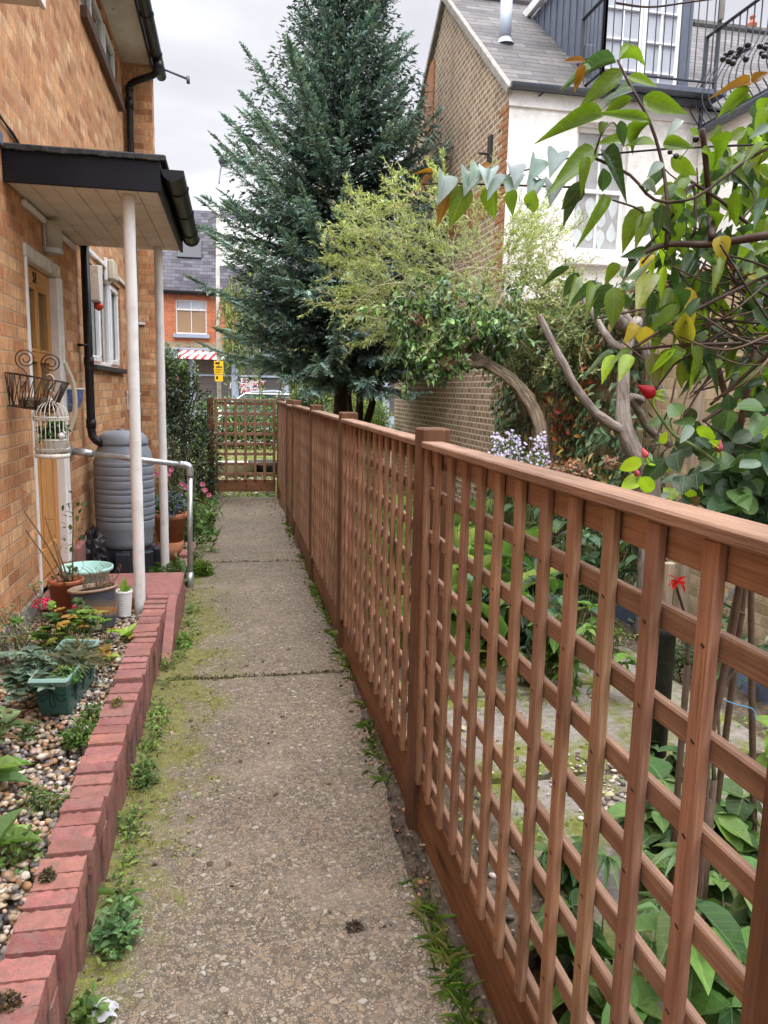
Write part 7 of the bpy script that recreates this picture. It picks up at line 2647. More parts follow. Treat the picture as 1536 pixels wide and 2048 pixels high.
mb.build('foliage', M['gloss_leaf'], t)
mb = MB()
for (u, v) in ((835, 640), (900, 590), (895, 725)):
    blob(mb, at(u, v, 6.8), (.07, .05, .05), 140, .03, .012, [lin(150, 96, 70), lin(120, 76, 60)], T_DIA)
mb.build('seed_head', M['leaf'], t)

t = thing('wall_ivy', 'green and reddish creeper covering the buff boundary wall', 'climber', (3.12, 7.0, 0))
mb = MB()
IV = [lin(84, 112, 74), lin(104, 130, 92), lin(62, 90, 60), lin(128, 148, 112), lin(150, 132, 80), lin(112, 92, 62)]
n = 5200
Yv = rng.uniform(4.7, 8.9, n)
Zv = rng.uniform(.1, 2.5, n)
mask = (np.sin(Yv * 2.3) * .35 + np.sin(Zv * 3.1 + Yv) * .3 + np.sin(Yv * 5.1 - Zv * 2) * .22 + .42 + .28 * (Yv > 5.6) - .55 * (Yv < 5.15) - .5 * ((Yv > 6.0) & (Yv < 6.45) & (Zv > 1.5))) > rng.random(n) * .75
Yv, Zv = Yv[mask], Zv[mask]
n = len(Yv)
P = np.stack([NX - .005 - rng.random(n) ** 1.6 * .24 * (1 + .6 * np.sin(Yv * 3) * np.sin(Zv * 4)), Yv, Zv], 1)
d = nrm(np.stack([rng.normal(-.35, .3, n), rng.normal(0, .6, n), rng.normal(-.6, .4, n)], 1))
up = nrm(np.stack([np.full(n, -1.0), rng.normal(0, .3, n), rng.normal(.5, .3, n)], 1))
dark = np.interp(NX - P[:, 0], [0, .2], [.45, 1.1])  # painted shade: leaf colour darkens close to the wall
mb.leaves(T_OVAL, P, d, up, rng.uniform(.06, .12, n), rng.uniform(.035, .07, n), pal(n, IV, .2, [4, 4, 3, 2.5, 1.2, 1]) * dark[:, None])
m = 150
P = np.stack([NX - .05 - rng.random(m) * .2, rng.normal(6.9, .3, m), rng.uniform(.9, 2.2, m)], 1)
mb.leaves(T_OVAL, P, rng.normal(0, .5, (m, 3)) + (-.2, 0, -.6), (-1, 0, .4), .085, .055, pal(m, [lin(178, 84, 52), lin(190, 140, 66), lin(150, 70, 54), lin(170, 160, 80)]))
mb.build('foliage', M['leaf'], t)
mb = MB()
for k in range(70):
    Wd = wander((NX - .02, rng.uniform(5.0, 8.6), rng.uniform(-.1, 1.4)), (0, rng.normal(0, .5), 1), rng.uniform(.6, 1.6), 9, .2)
    Wd[:, 0] = NX - .015 - rng.random() * .03
    mb.tube(Wd, .005, 4, (.16, .11, .075))
mb.build('stem', M['stem'], t)

# feathery grey-green clematis on the top of the wall
t = thing('wall_top_creeper', 'pale wiry creeper spilling over the top of the boundary wall', 'climber', (3.2, 7.6, 2.3))
st, lf = MB(), MB()
for k in range(170):
    p0 = np.array([3.1 + rng.normal(0, .1), rng.uniform(6.3, 8.9), rng.uniform(2.0, 2.5)])
    spray(p0, (rng.normal(-.5, .4), rng.normal(-.3, .5), rng.normal(-.1, .6)), rng.uniform(.25, .6), 7, 26, .018, .05, [lin(134, 146, 96), lin(104, 124, 76), lin(160, 162, 112)], grav=.06, twig=2)
st.build('stem', M['stem'], t)
lf.build('foliage', M['leaf'], t)

# ------------------------------------------------------------------ pruned tree
t = thing('pruned_tree', 'small bare tree with sawn off grey branches before the boundary wall', 'tree', (2.55, 4.75, -.05))
D = 4.9
base = at(1300, 960, D)
TRK = smooth_path([(base[0] + .05, base[1], -.1), (base[0] + .03, base[1], .5), base, at(1268, 905, D), at(1248, 850, D), at(1246, 790, D), at(1248, 730, D), at(1256, 690, D), at(1275, 640, D + .1)], 34)
mb = MB()
mb.tube(TRK, np.interp(np.linspace(0, 1, len(TRK)), [0, .45, .6, 1], [.07, .055, .042, .034]), 12)
mb.build('trunk', M['grey_bark'], t, True)
for pts, r0, r1 in (
    ([at(1252, 862, D), at(1225, 850, D - .03), at(1190, 825, D - .08), at(1155, 780, D - .12), at(1125, 725, D - .15), at(1100, 675, D - .15), at(1078, 632, D - .15)], .042, .026),
    ([at(1256, 700, D), at(1230, 690, D + .05), at(1205, 660, D + .1), at(1185, 625, D + .15), at(1165, 595, D + .2)], .032, .024),
    ([at(1285, 800, D + .1), at(1262, 795, D + .06), at(1282, 830, D + .2), at(1300, 860, D + .3), at(1340, 890, D + .4)], .03, .034),
    ([at(1275, 648, D + .05), at(1262, 655, D), at(1245, 648, D - .05), at(1226, 628, D - .1)], .045, .042),
    ([at(1300, 700, D + .1), at(1275, 665, D), at(1252, 640, D), at(1238, 612, D)], .045, .042),
        ([at(1330, 800, D + .1), at(1300, 730, D + .05), at(1278, 670, D)], .035, .035)):
    P = smooth_path(pts, 20)
    mb = MB()
    k = np.linspace(0, 1, len(P))
    rr_ = np.interp(k, [0, 1], [r0, r1]) * .82 * (1 + .07 * np.sin(k * 31) + rng.normal(0, .03, len(k)))
    mb.tube(P + rng.normal(0, .0012, P.shape), rr_, 10, cap=False)
    br = mb.build('branch', M['grey_bark'], t, True)
    mb = MB()
    dv = nrm(P[-1] - P[-2])
    mb.tube([P[-1] - dv * .004, P[-1] + dv * .003], rr_[-1] * 1.02, 10)
    mb.build('cut_end', M['cut_wood'], br)

# ------------------------------------------------------------------ honeysuckle in the foreground
HG_, HD, HS, HO, HY, HL = lin(106, 134, 34), lin(58, 86, 50), lin(128, 146, 140), lin(140, 96, 32), lin(196, 172, 58), lin(150, 186, 40)  # silvery HS paints glossy sky sheen into the leaf colour
t = thing('honeysuckle', 'large leaved honeysuckle arching over the fence with tangled brown stems', 'climber', (1.05, 1.75, 0))
lf, wd = MB(), MB()
HT = 1.55


def hleaf(u0, v0, u1, v1, w, col, tt_=None, tm=None, tip=0.0):
    tt_ = HT + rng.normal(0, .04) if tt_ is None else tt_
    a, b = at(u0, v0, tt_), at(u1, v1, tt_ + rng.normal(tip, .035))
    L = np.linalg.norm(b - a)
    view = nrm(EYE - a)
    up = nrm(view * rng.choice([1, 1, 1, .8]) + np.array([0, 0, .45]) + rng.normal(0, .22, 3))
    lf.leaves(tm or (T_BIG if rng.random() < .6 else T_BIG2), [a], [b - a], [up], L * 1.02, w / FPX * tt_ * .98, pal(1, [np.array(col) * rng.uniform(.75, 1.15)], .1))


def zA(x, y):
    return 1000 + x / 2.866, y / 2.866


def zC(x, y):
    return 1050 + x / 3.16, 250 + y / 3.16


def zB(x, y):
    return 800 + x / 2.087, y / 2.087


for (x0, y0, x1, y1, w, c) in [(680, 345, 850, 268, 62, HG_), (665, 360, 365, 425, 70, HD), (705, 405, 462, 594, 112, HG_), (735, 440, 900, 478, 60, HG_), (480, 365, 425, 527, 56, HO), (490, 352, 362, 335, 40, HO), (520, 395, 365, 458, 34, HS),
                               (585, 668, 262, 740, 112, HG_), (760, 562, 570, 652, 84, HG_), (820, 560, 1062, 642, 112, HG_), (850, 690, 590, 632, 64, HG_), (690, 690, 710, 842, 66, HD), (870, 702, 690, 792, 92, HG_), (893, 832, 730, 802, 84, HG_), (935, 822, 1100, 832, 84, HG_),
                               (540, 852, 310, 1060, 122, HG_), (700, 812, 580, 800, 64, HG_), (600, 862, 715, 1062, 96, HD), (480, 1052, 350, 1204, 104, HD), (590, 962, 600, 1122, 84, HD), (490, 902, 470, 1082, 70, HG_), (980, 902, 1132, 1012, 92, HG_), (930, 932, 850, 1000, 64, HS),
                               (780, 470, 600, 590, 50, HS), (760, 520, 590, 560, 40, HS), (1040, 690, 960, 770, 56, HS), (1085, 740, 1155, 800, 60, HG_), (610, 700, 570, 770, 60, HG_), (760, 700, 830, 690, 70, HG_), (1190, 800, 1320, 850, 80, HG_), (1150, 870, 1270, 900, 70, HG_), (1320, 800, 1420, 730, 70, HG_),
                               (1430, 490, 1260, 500, 60, HO), (1440, 470, 1536, 405, 60, HO), (1430, 500, 1245, 655, 84, HG_), (1445, 560, 1300, 620, 60, HG_), (1450, 600, 1480, 700, 66, HD), (1540, 560, 1450, 670, 80, HG_), (1536, 620, 1460, 760, 80, HG_), (1420, 760, 1260, 810, 60, HG_), (1540, 720, 1440, 780, 60, HS), (1540, 780, 1480, 840, 70, HG_), (940, 960, 830, 1100, 70, HD), (1010, 1060, 930, 1130, 60, HS), (1080, 1020, 1010, 1110, 70, HG_)]:
    hleaf(*zA(x0, y0), *zA(x1, y1), w / 2.866, c)
for (x, y) in ((185, 752), (282, 735), (388, 750), (465, 712), (486, 768), (570, 772), (636, 788), (566, 680), (660, 658), (325, 718), (365, 735)):
    u, v = zB(x, y - 12)
    q0, q1 = at(u, v - 4, HT), at(u + rng.normal(0, 5), v + 30, HT - .045)
    lf.leaves(T_BIG2, [q0], [q1 - q0 + rng.normal(0, .01, 3)], [nrm(np.array([rng.normal(0, .3), -.5 + rng.normal(0, .15), 1.0]))], rng.uniform(.05, .068), rng.uniform(.036, .05), pal(1, [lin(140, 160, 158)], .1))  # pale colour painted as sky reflection on the upturned leaves
for (x0, y0, x1, y1, w, c) in [(215, 770, 162, 902, 78, HO), (282, 772, 208, 938, 98, HG_), (392, 772, 374, 918, 84, HG_), (482, 792, 455, 896, 60, HG_), (562, 792, 540, 908, 74, HG_), (132, 735, 68, 802, 54, lin(120, 84, 70)), (140, 722, 60, 716, 20, HO), (560, 735, 600, 745, 60, HD), (700, 745, 640, 770, 50, HG_), (385, 690, 300, 712, 30, HO)]:
    hleaf(*zB(x0, y0), *zB(x1, y1), w / 2.087, c)
for (x0, y0, x1, y1, w, c) in [(372, 352, 230, 606, 104, HD), (512, 452, 370, 716, 76, HG_), (742, 512, 600, 788, 126, HG_), (802, 542, 685, 752, 104, HG_), (282, 902, 100, 1000, 54, HD), (342, 932, 230, 1094, 84, HD), (332, 962, 300, 1092, 64, HG_), (452, 985, 290, 1134, 76, HD), (442, 1012, 400, 1152, 94, HG_), (562, 1012, 400, 1232, 86, HD), (562, 1022, 560, 1278, 136, HG_), (642, 962, 590, 1022, 56, HS), (602, 882, 495, 992, 84, HG_), (762, 792, 630, 832, 76, HD), (702, 852, 640, 942, 56, HD), (822, 942, 700, 1132, 136, lin(120, 130, 46)), (1012, 1180, 1032, 1432, 136, lin(150, 150, 50)), (1242, 702, 1250, 862, 112, HY), (762, 1272, 740, 1402, 124, HY), (692, 1256, 640, 1372, 76, HY), (722, 1250, 660, 1372, 44, HS), (562, 1452, 480, 1612, 84, HL), (662, 1452, 600, 1592, 94, HL), (682, 1422, 540, 1490, 56, HG_), (562, 1440, 365, 1562, 26, HS), (802, 1210, 880, 1302, 94, HS), (1002, 1420, 880, 1522, 94, HG_), (802, 1442, 840, 1642, 120, lin(110, 112, 52)), (1132, 1402, 1180, 1562, 94, HD), (640, 1090, 650, 1180, 70, HD), (930, 1060, 1050, 1120, 80, HD), (700, 980, 740, 900, 60, HS), (870, 500, 830, 700, 90, HD), (830, 440, 700, 330, 70, HS), (940, 420, 1050, 460, 70, HG_), (1000, 560, 1100, 620, 100, HD), (1330, 660, 1470, 740, 110, HD), (1360, 760, 1480, 790, 80, HS), (1100, 830, 1250, 870, 80, HD), (1380, 930, 1480, 960, 80, HY)]:
    hleaf(*zC(x0, y0), *zC(x1, y1), w / 3.16, c)
for k in range(620):      # fill of the tangled body
    u, v = rng.uniform(1270, 1640), rng.uniform(170, 830)
    if v < 200 + (1536 - u) * .85 or u < 1300 or (u < 1330 and v > 640) or v > 700 + (u - 1300) * .35:
        continue
    a = rng.uniform(0, 2 * PI)
    L = rng.uniform(48, 88)
    deep = rng.uniform(-.03, .5)
    hleaf(u, v, u + L * math.cos(a) * .8, v + abs(L * math.sin(a)) * .8 + 12, rng.uniform(17, 31), [HG_, HD, HS, HD, HG_, HY, lin(120, 130, 46), HL][rng.choice(8, p=[.33, .24, .08, .14, .12, .015, .025, .05])] * np.array(1.0), HT + deep)
BR = (.055, .032, .024)


def stem_px(pts, r0, r1, tt_=None, c=BR, n=16, jit=.03):
    tt_ = HT + rng.normal(0, .03) if tt_ is None else tt_
    P = smooth_path([at(u, v, tt_ + rng.normal(0, jit)) for u, v in pts], n)
    wd.tube(P, np.linspace(r0, r1, len(P)) * .78, 6, c)


stem_px([(845, 368), (900, 367), (1010, 370), (1130, 374), (1170, 372)], .0022, .003, 1.55, jit=.004)
stem_px([(1010, 352), (1060, 338), (1130, 318), (1180, 312)], .0018, .0025, 1.55, jit=.004)
stem_px([(1235, 120), (1260, 170), (1300, 245), (1325, 330), (1335, 420), (1332, 500)], .003, .0055, 1.55, jit=.01)
stem_px([(1190, 305), (1205, 265), (1225, 245), (1240, 262)], .0025, .002, 1.55)
stem_px([(1180, 312), (1260, 350), (1310, 400), (1390, 395), (1480, 330), (1545, 290)], .004, .004, 1.56)
wd.tube([at(1170, 312, 1.6), at(1340, 297, 1.62), at(1560, 287, 1.64)], .0022, 6, (.02, .02, .022))
stem_px([(1258, 520), (1330, 490), (1420, 488), (1540, 470)], .006, .012, 1.55)
stem_px([(1405, 258), (1414, 350), (1420, 420), (1424, 475)], .007, .009, 1.56)
stem_px([(1382, 475), (1390, 455), (1385, 370), (1340, 440)], .005, .004, 1.55)
stem_px([(1380, 362), (1440, 400), (1500, 450), (1560, 480)], .005, .006, 1.58)
stem_px([(1255, 700), (1370, 690), (1480, 687), (1560, 682)], .004, .006, 1.6)
stem_px([(1196, 637), (1290, 617)], .0025, .0035, 1.52)
stem_px([(1265, 697), (1340, 650), (1430, 600), (1560, 540)], .004, .005, 1.6)
stem_px([(1240, 680), (1290, 720)], .002, .003, 1.5)
stem_px([(1420, 810), (1480, 760), (1545, 700)], .004, .007, 1.55)
stem_px([(1232, 6), (1300, 14), (1380, 4), (1440, -4)], .0028, .002, 1.5, jit=.004)
stem_px([(1225, 400), (1280, 420), (1330, 460)], .0025, .004, 1.55)
for k in range(52):
    u0, v0 = rng.uniform(1280, 1480), rng.uniform(470, 800)
    u1, v1 = rng.uniform(1500, 1640), rng.uniform(540, 720)
    mid = ((u0 + u1) / 2, (v0 + v1) / 2 + rng.normal(0, 28))
    c = [(.05, .03, .022), (.085, .055, .035), (.03, .02, .016), (.12, .075, .045)][rng.integers(4)]
    stem_px([(u0, v0), mid, (u1, v1)], rng.uniform(.0016, .003), rng.uniform(.002, .0055), HT + rng.uniform(-.05, .5), c, 12, .05)
for k in range(24):
    u0, v0 = rng.uniform(1300, 1560), rng.uniform(330, 640)
    stem_px([(u0, v0), (u0 + rng.normal(20, 30), v0 + 60), (u0 + rng.normal(30, 60), v0 + rng.uniform(100, 190))], .002, .0035, HT + rng.uniform(-.03, .4), BR, 10, .04)
for k in range(4):      # main stems down to the ground
    a = at(rng.uniform(1420, 1560), rng.uniform(600, 720), HT + rng.uniform(.1, .5))
    wd.tube(smooth_path([a, a * (1, 1, .7) + (rng.uniform(.0, .15), rng.uniform(0, .15), 0), (a[0] + rng.uniform(.05, .3), a[1] + rng.uniform(.1, .4), -.05)], 12), np.linspace(.007, .011, 13), 6, (.11, .07, .05))
wd.build('stem', M['stem'], t, True)
lf.build('foliage', M['big_leaf'], t, True)
for (us, tt_) in (([(1452, 110), (1462, 104), (1470, 116), (1458, 122), (1446, 118), (1478, 108), (1466, 126), (1480, 98), (1492, 118), (1496, 90)], 1.5), ([(1520, 92), (1530, 96), (1524, 106), (1534, 88), (1528, 112)], 1.5), ([(1392, 278), (1340, 304), (1352, 312)], 1.55)):
    mb = MB()
    for (u, v) in us:
        c = at(u, v, tt_ + rng.normal(0, .01))
        r = .0062 * rng.uniform(.85, 1.15)
        mb.lathe([(0, -r), (r * .7, -r * .7), (r, 0), (r * .7, r * .7), (0, r)], c, 10)
        mb.tube([c, at(us[-1][0] + 8, us[-1][1] + 6, tt_)], .0008, 4)
    mb.build('berry_cluster', M['berry'], t, True)

# ------------------------------------------------------------------ rose bush behind the near fence panel
t = thing('rose_bush', 'rose bush with broad dark leaves and one red bud behind the fence', 'rose', (1.0, 1.6, 0))
lf, wd = MB(), MB()
RD, RL, RS, RM = lin(52, 78, 50), lin(160, 192, 44), lin(124, 148, 128), lin(86, 118, 66)  # pale RS is leaf gloss painted into the colour


def zR(x, y):
    return 1200 + x / 4.55, 700 + y / 4.55


def rleaf(u0, v0, u1, v1, w, col, tt_=1.5):
    a, b = at(u0, v0, tt_ + rng.normal(0, .02)), at(u1, v1, tt_ + rng.normal(0, .03))
    up = nrm(nrm(EYE - a) + np.array([0, 0, .5]) + rng.normal(0, .22, 3))
    lf.leaves(T_ROUND, [a], [b - a], [up], np.linalg.norm(b - a) * 1.03, w / FPX * tt_ * 1.15, pal(1, [col], .1))


for (x0, y0, x1, y1, w, c) in [(600, 1000, 380, 1202, 170, RD), (690, 930, 702, 1082, 168, RD), (482, 962, 330, 1032, 90, RS), (382, 1012, 168, 1082, 112, RL), (382, 1172, 190, 1252, 148, RL), (452, 1152, 400, 1312, 130, RL), (762, 1142, 742, 1302, 164, RD), (872, 1122, 880, 1252, 130, RD), (1200, 960, 1040, 1082, 164, RM), (1300, 950, 1330, 1122, 250, RM), (1040, 902, 868, 992, 110, RD), (1012, 892, 888, 788, 80, RD), (722, 602, 640, 480, 140, RM), (642, 642, 438, 672, 112, RM), (862, 652, 680, 662, 80, RM), (832, 692, 740, 832, 84, RS), (1382, 762, 1200, 830, 120, RD), (1482, 602, 1380, 762, 150, RM), (1482, 522, 1262, 502, 164, RM), (1172, 562, 1170, 782, 110, RM), (642, 1252, 650, 1352, 132, RL), (822, 1262, 800, 1342, 122, RL), (932, 1132, 900, 1292, 112, RL), (500, 1230, 440, 1300, 90, RD), (720, 1150, 560, 1200, 60, RS), (1040, 1050, 830, 1090, 90, RS), (560, 850, 600, 750, 70, RL), (1080, 880, 1030, 830, 60, RL), (430, 1040, 500, 980, 100, RL), (560, 1010, 620, 1110, 110, RL), (960, 1340, 1080, 1400, 140, RD), (1250, 1380, 1480, 1450, 150, RM), (1130, 1480, 1280, 1400, 130, RM), (620, 1340, 560, 1300, 70, RS), (850, 1400, 900, 1340, 90, lin(100, 84, 50))]:
    rleaf(*zR(x0, y0), *zR(x1, y1), w / 4.55, c)
for k in range(420):
    u, v = rng.uniform(1385, 1640), rng.uniform(870, 1100)
    if v > 1000 + (u - 1385) * .36 or v < 900 + (1480 - u) * .5:
        continue
    a = rng.uniform(0, 2 * PI)
    L = rng.uniform(28, 48)
    rleaf(u, v, u + L * math.cos(a), v + L * math.sin(a) * .8 + 8, rng.uniform(28, 44), [RD, RD, RM, RL, RS][rng.choice(5, p=[.5, .2, .2, .05, .05])] * np.array(1.0), 1.55 + rng.uniform(-.05, .35))
for k in range(120):
    u, v = rng.uniform(1380, 1640), rng.uniform(690, 900)
    if v < 760 + (1500 - u) * .35:
        continue
    a = rng.uniform(0, 2 * PI)
    L = rng.uniform(28, 50)
    rleaf(u, v, u + L * math.cos(a), v + L * math.sin(a) * .8 + 8, rng.uniform(24, 40), [RD, RM, RL][rng.choice(3, p=[.45, .4, .15])] * np.array(1.0), 1.6 + rng.uniform(-.05, .4))


def rstem(pts, r0, r1, c, tt_=1.52):
    P = smooth_path([at(u, v, tt_) for u, v in pts], 14)
    wd.tube(P, np.linspace(r0, r1, len(P)), 6, c)


GS, DS = (.12, .16, .05), (.06, .04, .028)
rstem([zR(1100, 1080), zR(1000, 980), zR(830, 860), zR(680, 780), zR(560, 630), zR(450, 450)], .0045, .003, GS)
rstem([zR(680, 780), zR(640, 650), zR(700, 560)], .002, .0015, GS)
rstem([zR(700, 920), zR(660, 850), zR(640, 760)], .002, .0016, GS)
rstem([zR(830, 870), zR(700, 820)], .002, .002, GS)
rstem([zR(470, 940), zR(540, 730), zR(640, 500), zR(690, 260)], .0022, .002, DS)
rstem([zR(760, 610), zR(900, 380), zR(1000, 220)], .0022, .002, DS, 1.6)
rstem([zR(940, 650), zR(1100, 540), zR(1240, 440)], .004, .005, DS, 1.6)
rstem([zR(960, 660), zR(1200, 820), zR(1400, 900)], .002, .002, DS, 1.6)
for (x, y, u1, v1) in ((1380, 1260, 1440, 1330), (1420, 1330, 1410, 1600), (1410, 1160, 1428, 1560), (1470, 1190, 1410, 1400), (1350, 1165, 1375, 1330), (1480, 1330, 1400, 1480), (1440, 1500, 1400, 1290), (1490, 1230, 1400, 1110)):
    P = smooth_path([at(x, y, 2.05), (at(x, y, 2.05) + at(u1, v1, 2.1)) / 2 + rng.normal(0, .02, 3), at(u1, v1, 2.1)], 12)
    wd.tube(P, np.linspace(.0035, .006, len(P)), 6, [(.10, .11, .05), (.10, .065, .045)][rng.integers(2)])
for (u, v) in ((1420, 1600), (1428, 1560), (1375, 1330)):
    a = at(u, v, 2.1)
    wd.tube([a, (a[0] + .02, a[1] + .02, -.05)], .009, 6, (.10, .065, .045))
wd.build('stem', M['stem'], t, True)
lf.build('foliage', M['big_leaf'], t, True)
for (x, y, s, dx, dy) in ((440, 380, .0165, -.8, .45), (410, 945, .009, -.3, .6), (335, 1120, .008, -.2, .5), (1085, 885, .010, .1, .8)):
    c = at(*zR(x, y), 1.5)
    ax_ = nrm(RT * dx + UP * dy)
    o1 = nrm(np.cross(ax_, FW))
    o2 = np.cross(ax_, o1)
    mb = MB()
    m, kk = 14, 9
    zs = np.linspace(-.9, 1.45, kk)
    rr = np.array([.1, .6, .8, .78, .66, .52, .38, .22, .03])
    V = []
    for i in range(kk):
        for j in range(m):
            a = 2 * PI * j / m + zs[i] * 1.3
            r = rr[i] * s * (1 + .09 * math.sin(3 * a + i))
            V.append(c + ax_ * zs[i] * s * 1.05 + o1 * r * math.cos(a) + o2 * r * math.sin(a))
    mb.add(V, [(i * m + j, i * m + (j + 1) % m, (i + 1) * m + (j + 1) % m, (i + 1) * m + j) for i in range(kk - 1) for j in range(m)], None, lin(158, 22, 38) if s > .015 else lin(196, 96, 106))
    bud = mb.build('bud', M['petal'], t, True)
    mb = MB()
    for j in range(5):
        a = 2 * PI * j / 5
        dd = ax_ * .2 - ax_ * rng.uniform(.2, 1.0) + o1 * math.cos(a) * .8 + o2 * math.sin(a) * .8
        mb.leaves(T_BLADE, [c - ax_ * s * .95], [dd], [ax_], s * 1.5, s * .5, lin(140, 165, 80))
    mb.build('sepal', M['leaf'], bud)
c = at(1358, 1163, 2.0)
mb = MB()
d = rand_dirs(9)
mb.leaves(T_OVAL, np.repeat(c[None], 9, 0), d, (0, 0, 1), .035, .022, pal(9, [lin(220, 50, 40), lin(200, 30, 30)], .1))
mb.build('flower', M['petal'], t)

# ------------------------------------------------------------------ plants behind the fence
t = thing('aster', 'pale lilac asters in flower behind the fence, under the leaning trunk', 'plant', at(1040, 900, 5.6) * (1, 1, 0))
ac = at(1040, 900, 5.6)
st, lf, fl = MB(), MB(), MB()
for k in range(70):
    e = at(rng.uniform(985, 1095), rng.uniform(868, 935), 5.6 + rng.normal(0, .12))
    p0 = np.array([ac[0] + rng.normal(0, .08), ac[1] + rng.normal(0, .1), -.05])
    P = smooth_path([p0, p0 * .5 + e * .5 + rng.normal(0, .03, 3), e], 8)
    st.tube(P, .0025, 4, (.12, .13, .06))
    m = 14
    f = rng.uniform(.25, 1, m)
    Q = np.stack([np.interp(f, np.linspace(0, 1, len(P)), P[:, i]) for i in range(3)], 1)
    lf.leaves(T_BLADE, Q, rand_dirs(m), (0, 0, 1), .05, .009, pal(m, [lin(104, 122, 70), lin(126, 140, 90)]))
    for q in range(4):
        c = e + rng.normal(0, .018, 3)
        m = 9
        a = np.arange(m) * 2 * PI / m
        nn = nrm(np.array([rng.normal(-.2, .4), rng.normal(-.6, .4), .7]))
        x_ = nrm(np.cross(nn, (0, 0, 1)))
        y_ = np.cross(nn, x_)
        fl.leaves(T_DIA, np.repeat(c[None], m, 0), np.cos(a)[:, None] * x_ + np.sin(a)[:, None] * y_, nn, .014, .006, pal(m, [lin(200, 190, 226), lin(184, 172, 214), lin(220, 214, 236)], .06))
st.build('stem', M['stem'], t)
lf.build('foliage', M['leaf'], t)
fl.build('flower', M['petal'], t)


def stalk_plant(name, label, c, r, n, h, L, W, cols, tm=T_CRINK, mat='soft_leaf', per=4, lean=.25, cat='plant', down=.0):
    t = thing(name, label, cat, (c[0], c[1], -.03))
    st, lf = MB(), MB()
    for k in range(n):
        p0 = np.array([c[0] + rng.normal(0, r * .5), c[1] + rng.normal(0, r * .5), -.04])
        Wd = wander(p0, (rng.normal(0, lean), rng.normal(0, lean), 1), h * rng.uniform(.5, 1.15), 6, .12)
        st.tube(Wd, np.linspace(.004, .002, 7), 5, (.12, .13, .055))
        for i in range(2, 7):
            m = per if i > 3 else max(1, per - 2)
            a = rng.uniform(0, 6) + np.arange(m) * 2 * PI / m
            d = np.stack([np.cos(a), np.sin(a), rng.uniform(-.6, .4, m) - down], 1)
            s = rng.uniform(.45, 1.1, m)
            lf.leaves(tm, np.repeat(Wd[i][None], m, 0), d, (0, 0, 1), L * s, W * s, pal(m, cols, .25) * rng.uniform(.36, .8))
    st.build('stem', M['stem'], t)
    lf.build('foliage', M[mat], t)
    return t


HYD = [lin(84, 112, 74), lin(66, 96, 64), lin(108, 134, 90)]
pz = lambda u, v, tt_: at(u, v, tt_)
a = pz(1160, 930, 5.0)
stalk_plant('hydrangea', 'hydrangea with broad dull leaves and faded pink heads beside the asters', (a[0], a[1]), .35, 15, 1.0, .15, .095, HYD, per=4)
hy = bpy.data.objects['hydrangea']
mb = MB()
for (u, v) in ((1085, 948, ), (1110, 935), (1140, 945), (1165, 950), (1222, 925), (1130, 968), (1150, 930), (1095, 960)):
    mb = MB()
    blob(mb, at(u, v, 4.85), (.06, .05, .035), 90, .022, .018, [lin(170, 120, 112), lin(186, 142, 128), lin(140, 130, 92)], T_ROUND, .3)
    mb.build('flower_head', M['petal'], hy)
a = pz(1040, 1080, 4.2)
stalk_plant('hydrangea', 'low hydrangea with big blue green leaves seen through the lattice behind the tall grassy plant', (a[0] + .15, a[1] + .1), .3, 14, .72, .14, .085, [lin(84, 120, 88), lin(110, 146, 108), lin(66, 100, 70)], per=4)
a = pz(1110, 1090, 4.0)
stalk_plant('leafy_plant', 'bright green leafy plant beside the low hydrangea', (a[0] + .1, a[1]), .22, 10, .55, .12, .06, [lin(110, 150, 60), lin(90, 130, 54)], per=4)
# tall strap leaved plants
t = thing('tall_grass', 'tall clump of fresh green strap leaves right behind the middle fence post', 'plant', (1.3, 4.4, -.03))
mb = MB()
n = 620
a = rng.uniform(0, 2 * PI, n)
P = np.stack([rng.normal(1.35, .2, n), rng.normal(4.55, .3, n), rng.uniform(-.05, .55, n)], 1)
d = np.stack([np.cos(a) * .5, np.sin(a) * .5, rng.uniform(.5, 1.3, n)], 1)
mb.leaves(T_STRAP, P, d, (0, 0, 1), rng.uniform(.16, .4, n), rng.uniform(.014, .026, n), pal(n, [lin(112, 148, 66), lin(138, 170, 84), lin(88, 122, 54), lin(160, 176, 104)]))
mb.build('foliage', M['leaf'], t)
t = thing('tall_grass', 'second clump of narrow green blades deeper behind the fence near the asters', 'plant', (1.5, 5.9, -.03))
mb = MB()
n = 420
a = rng.uniform(0, 2 * PI, n)
P = np.stack([rng.normal(1.45, .25, n), rng.normal(6.0, .35, n), rng.uniform(-.05, .5, n)], 1)
d = np.stack([np.cos(a) * .5, np.sin(a) * .5, rng.uniform(.5, 1.3, n)], 1)
mb.leaves(T_STRAP, P, d, (0, 0, 1), rng.uniform(.16, .42, n), rng.uniform(.012, .022, n), pal(n, [lin(104, 138, 64), lin(128, 158, 84), lin(84, 116, 54)]))
mb.build('foliage', M['leaf'], t)
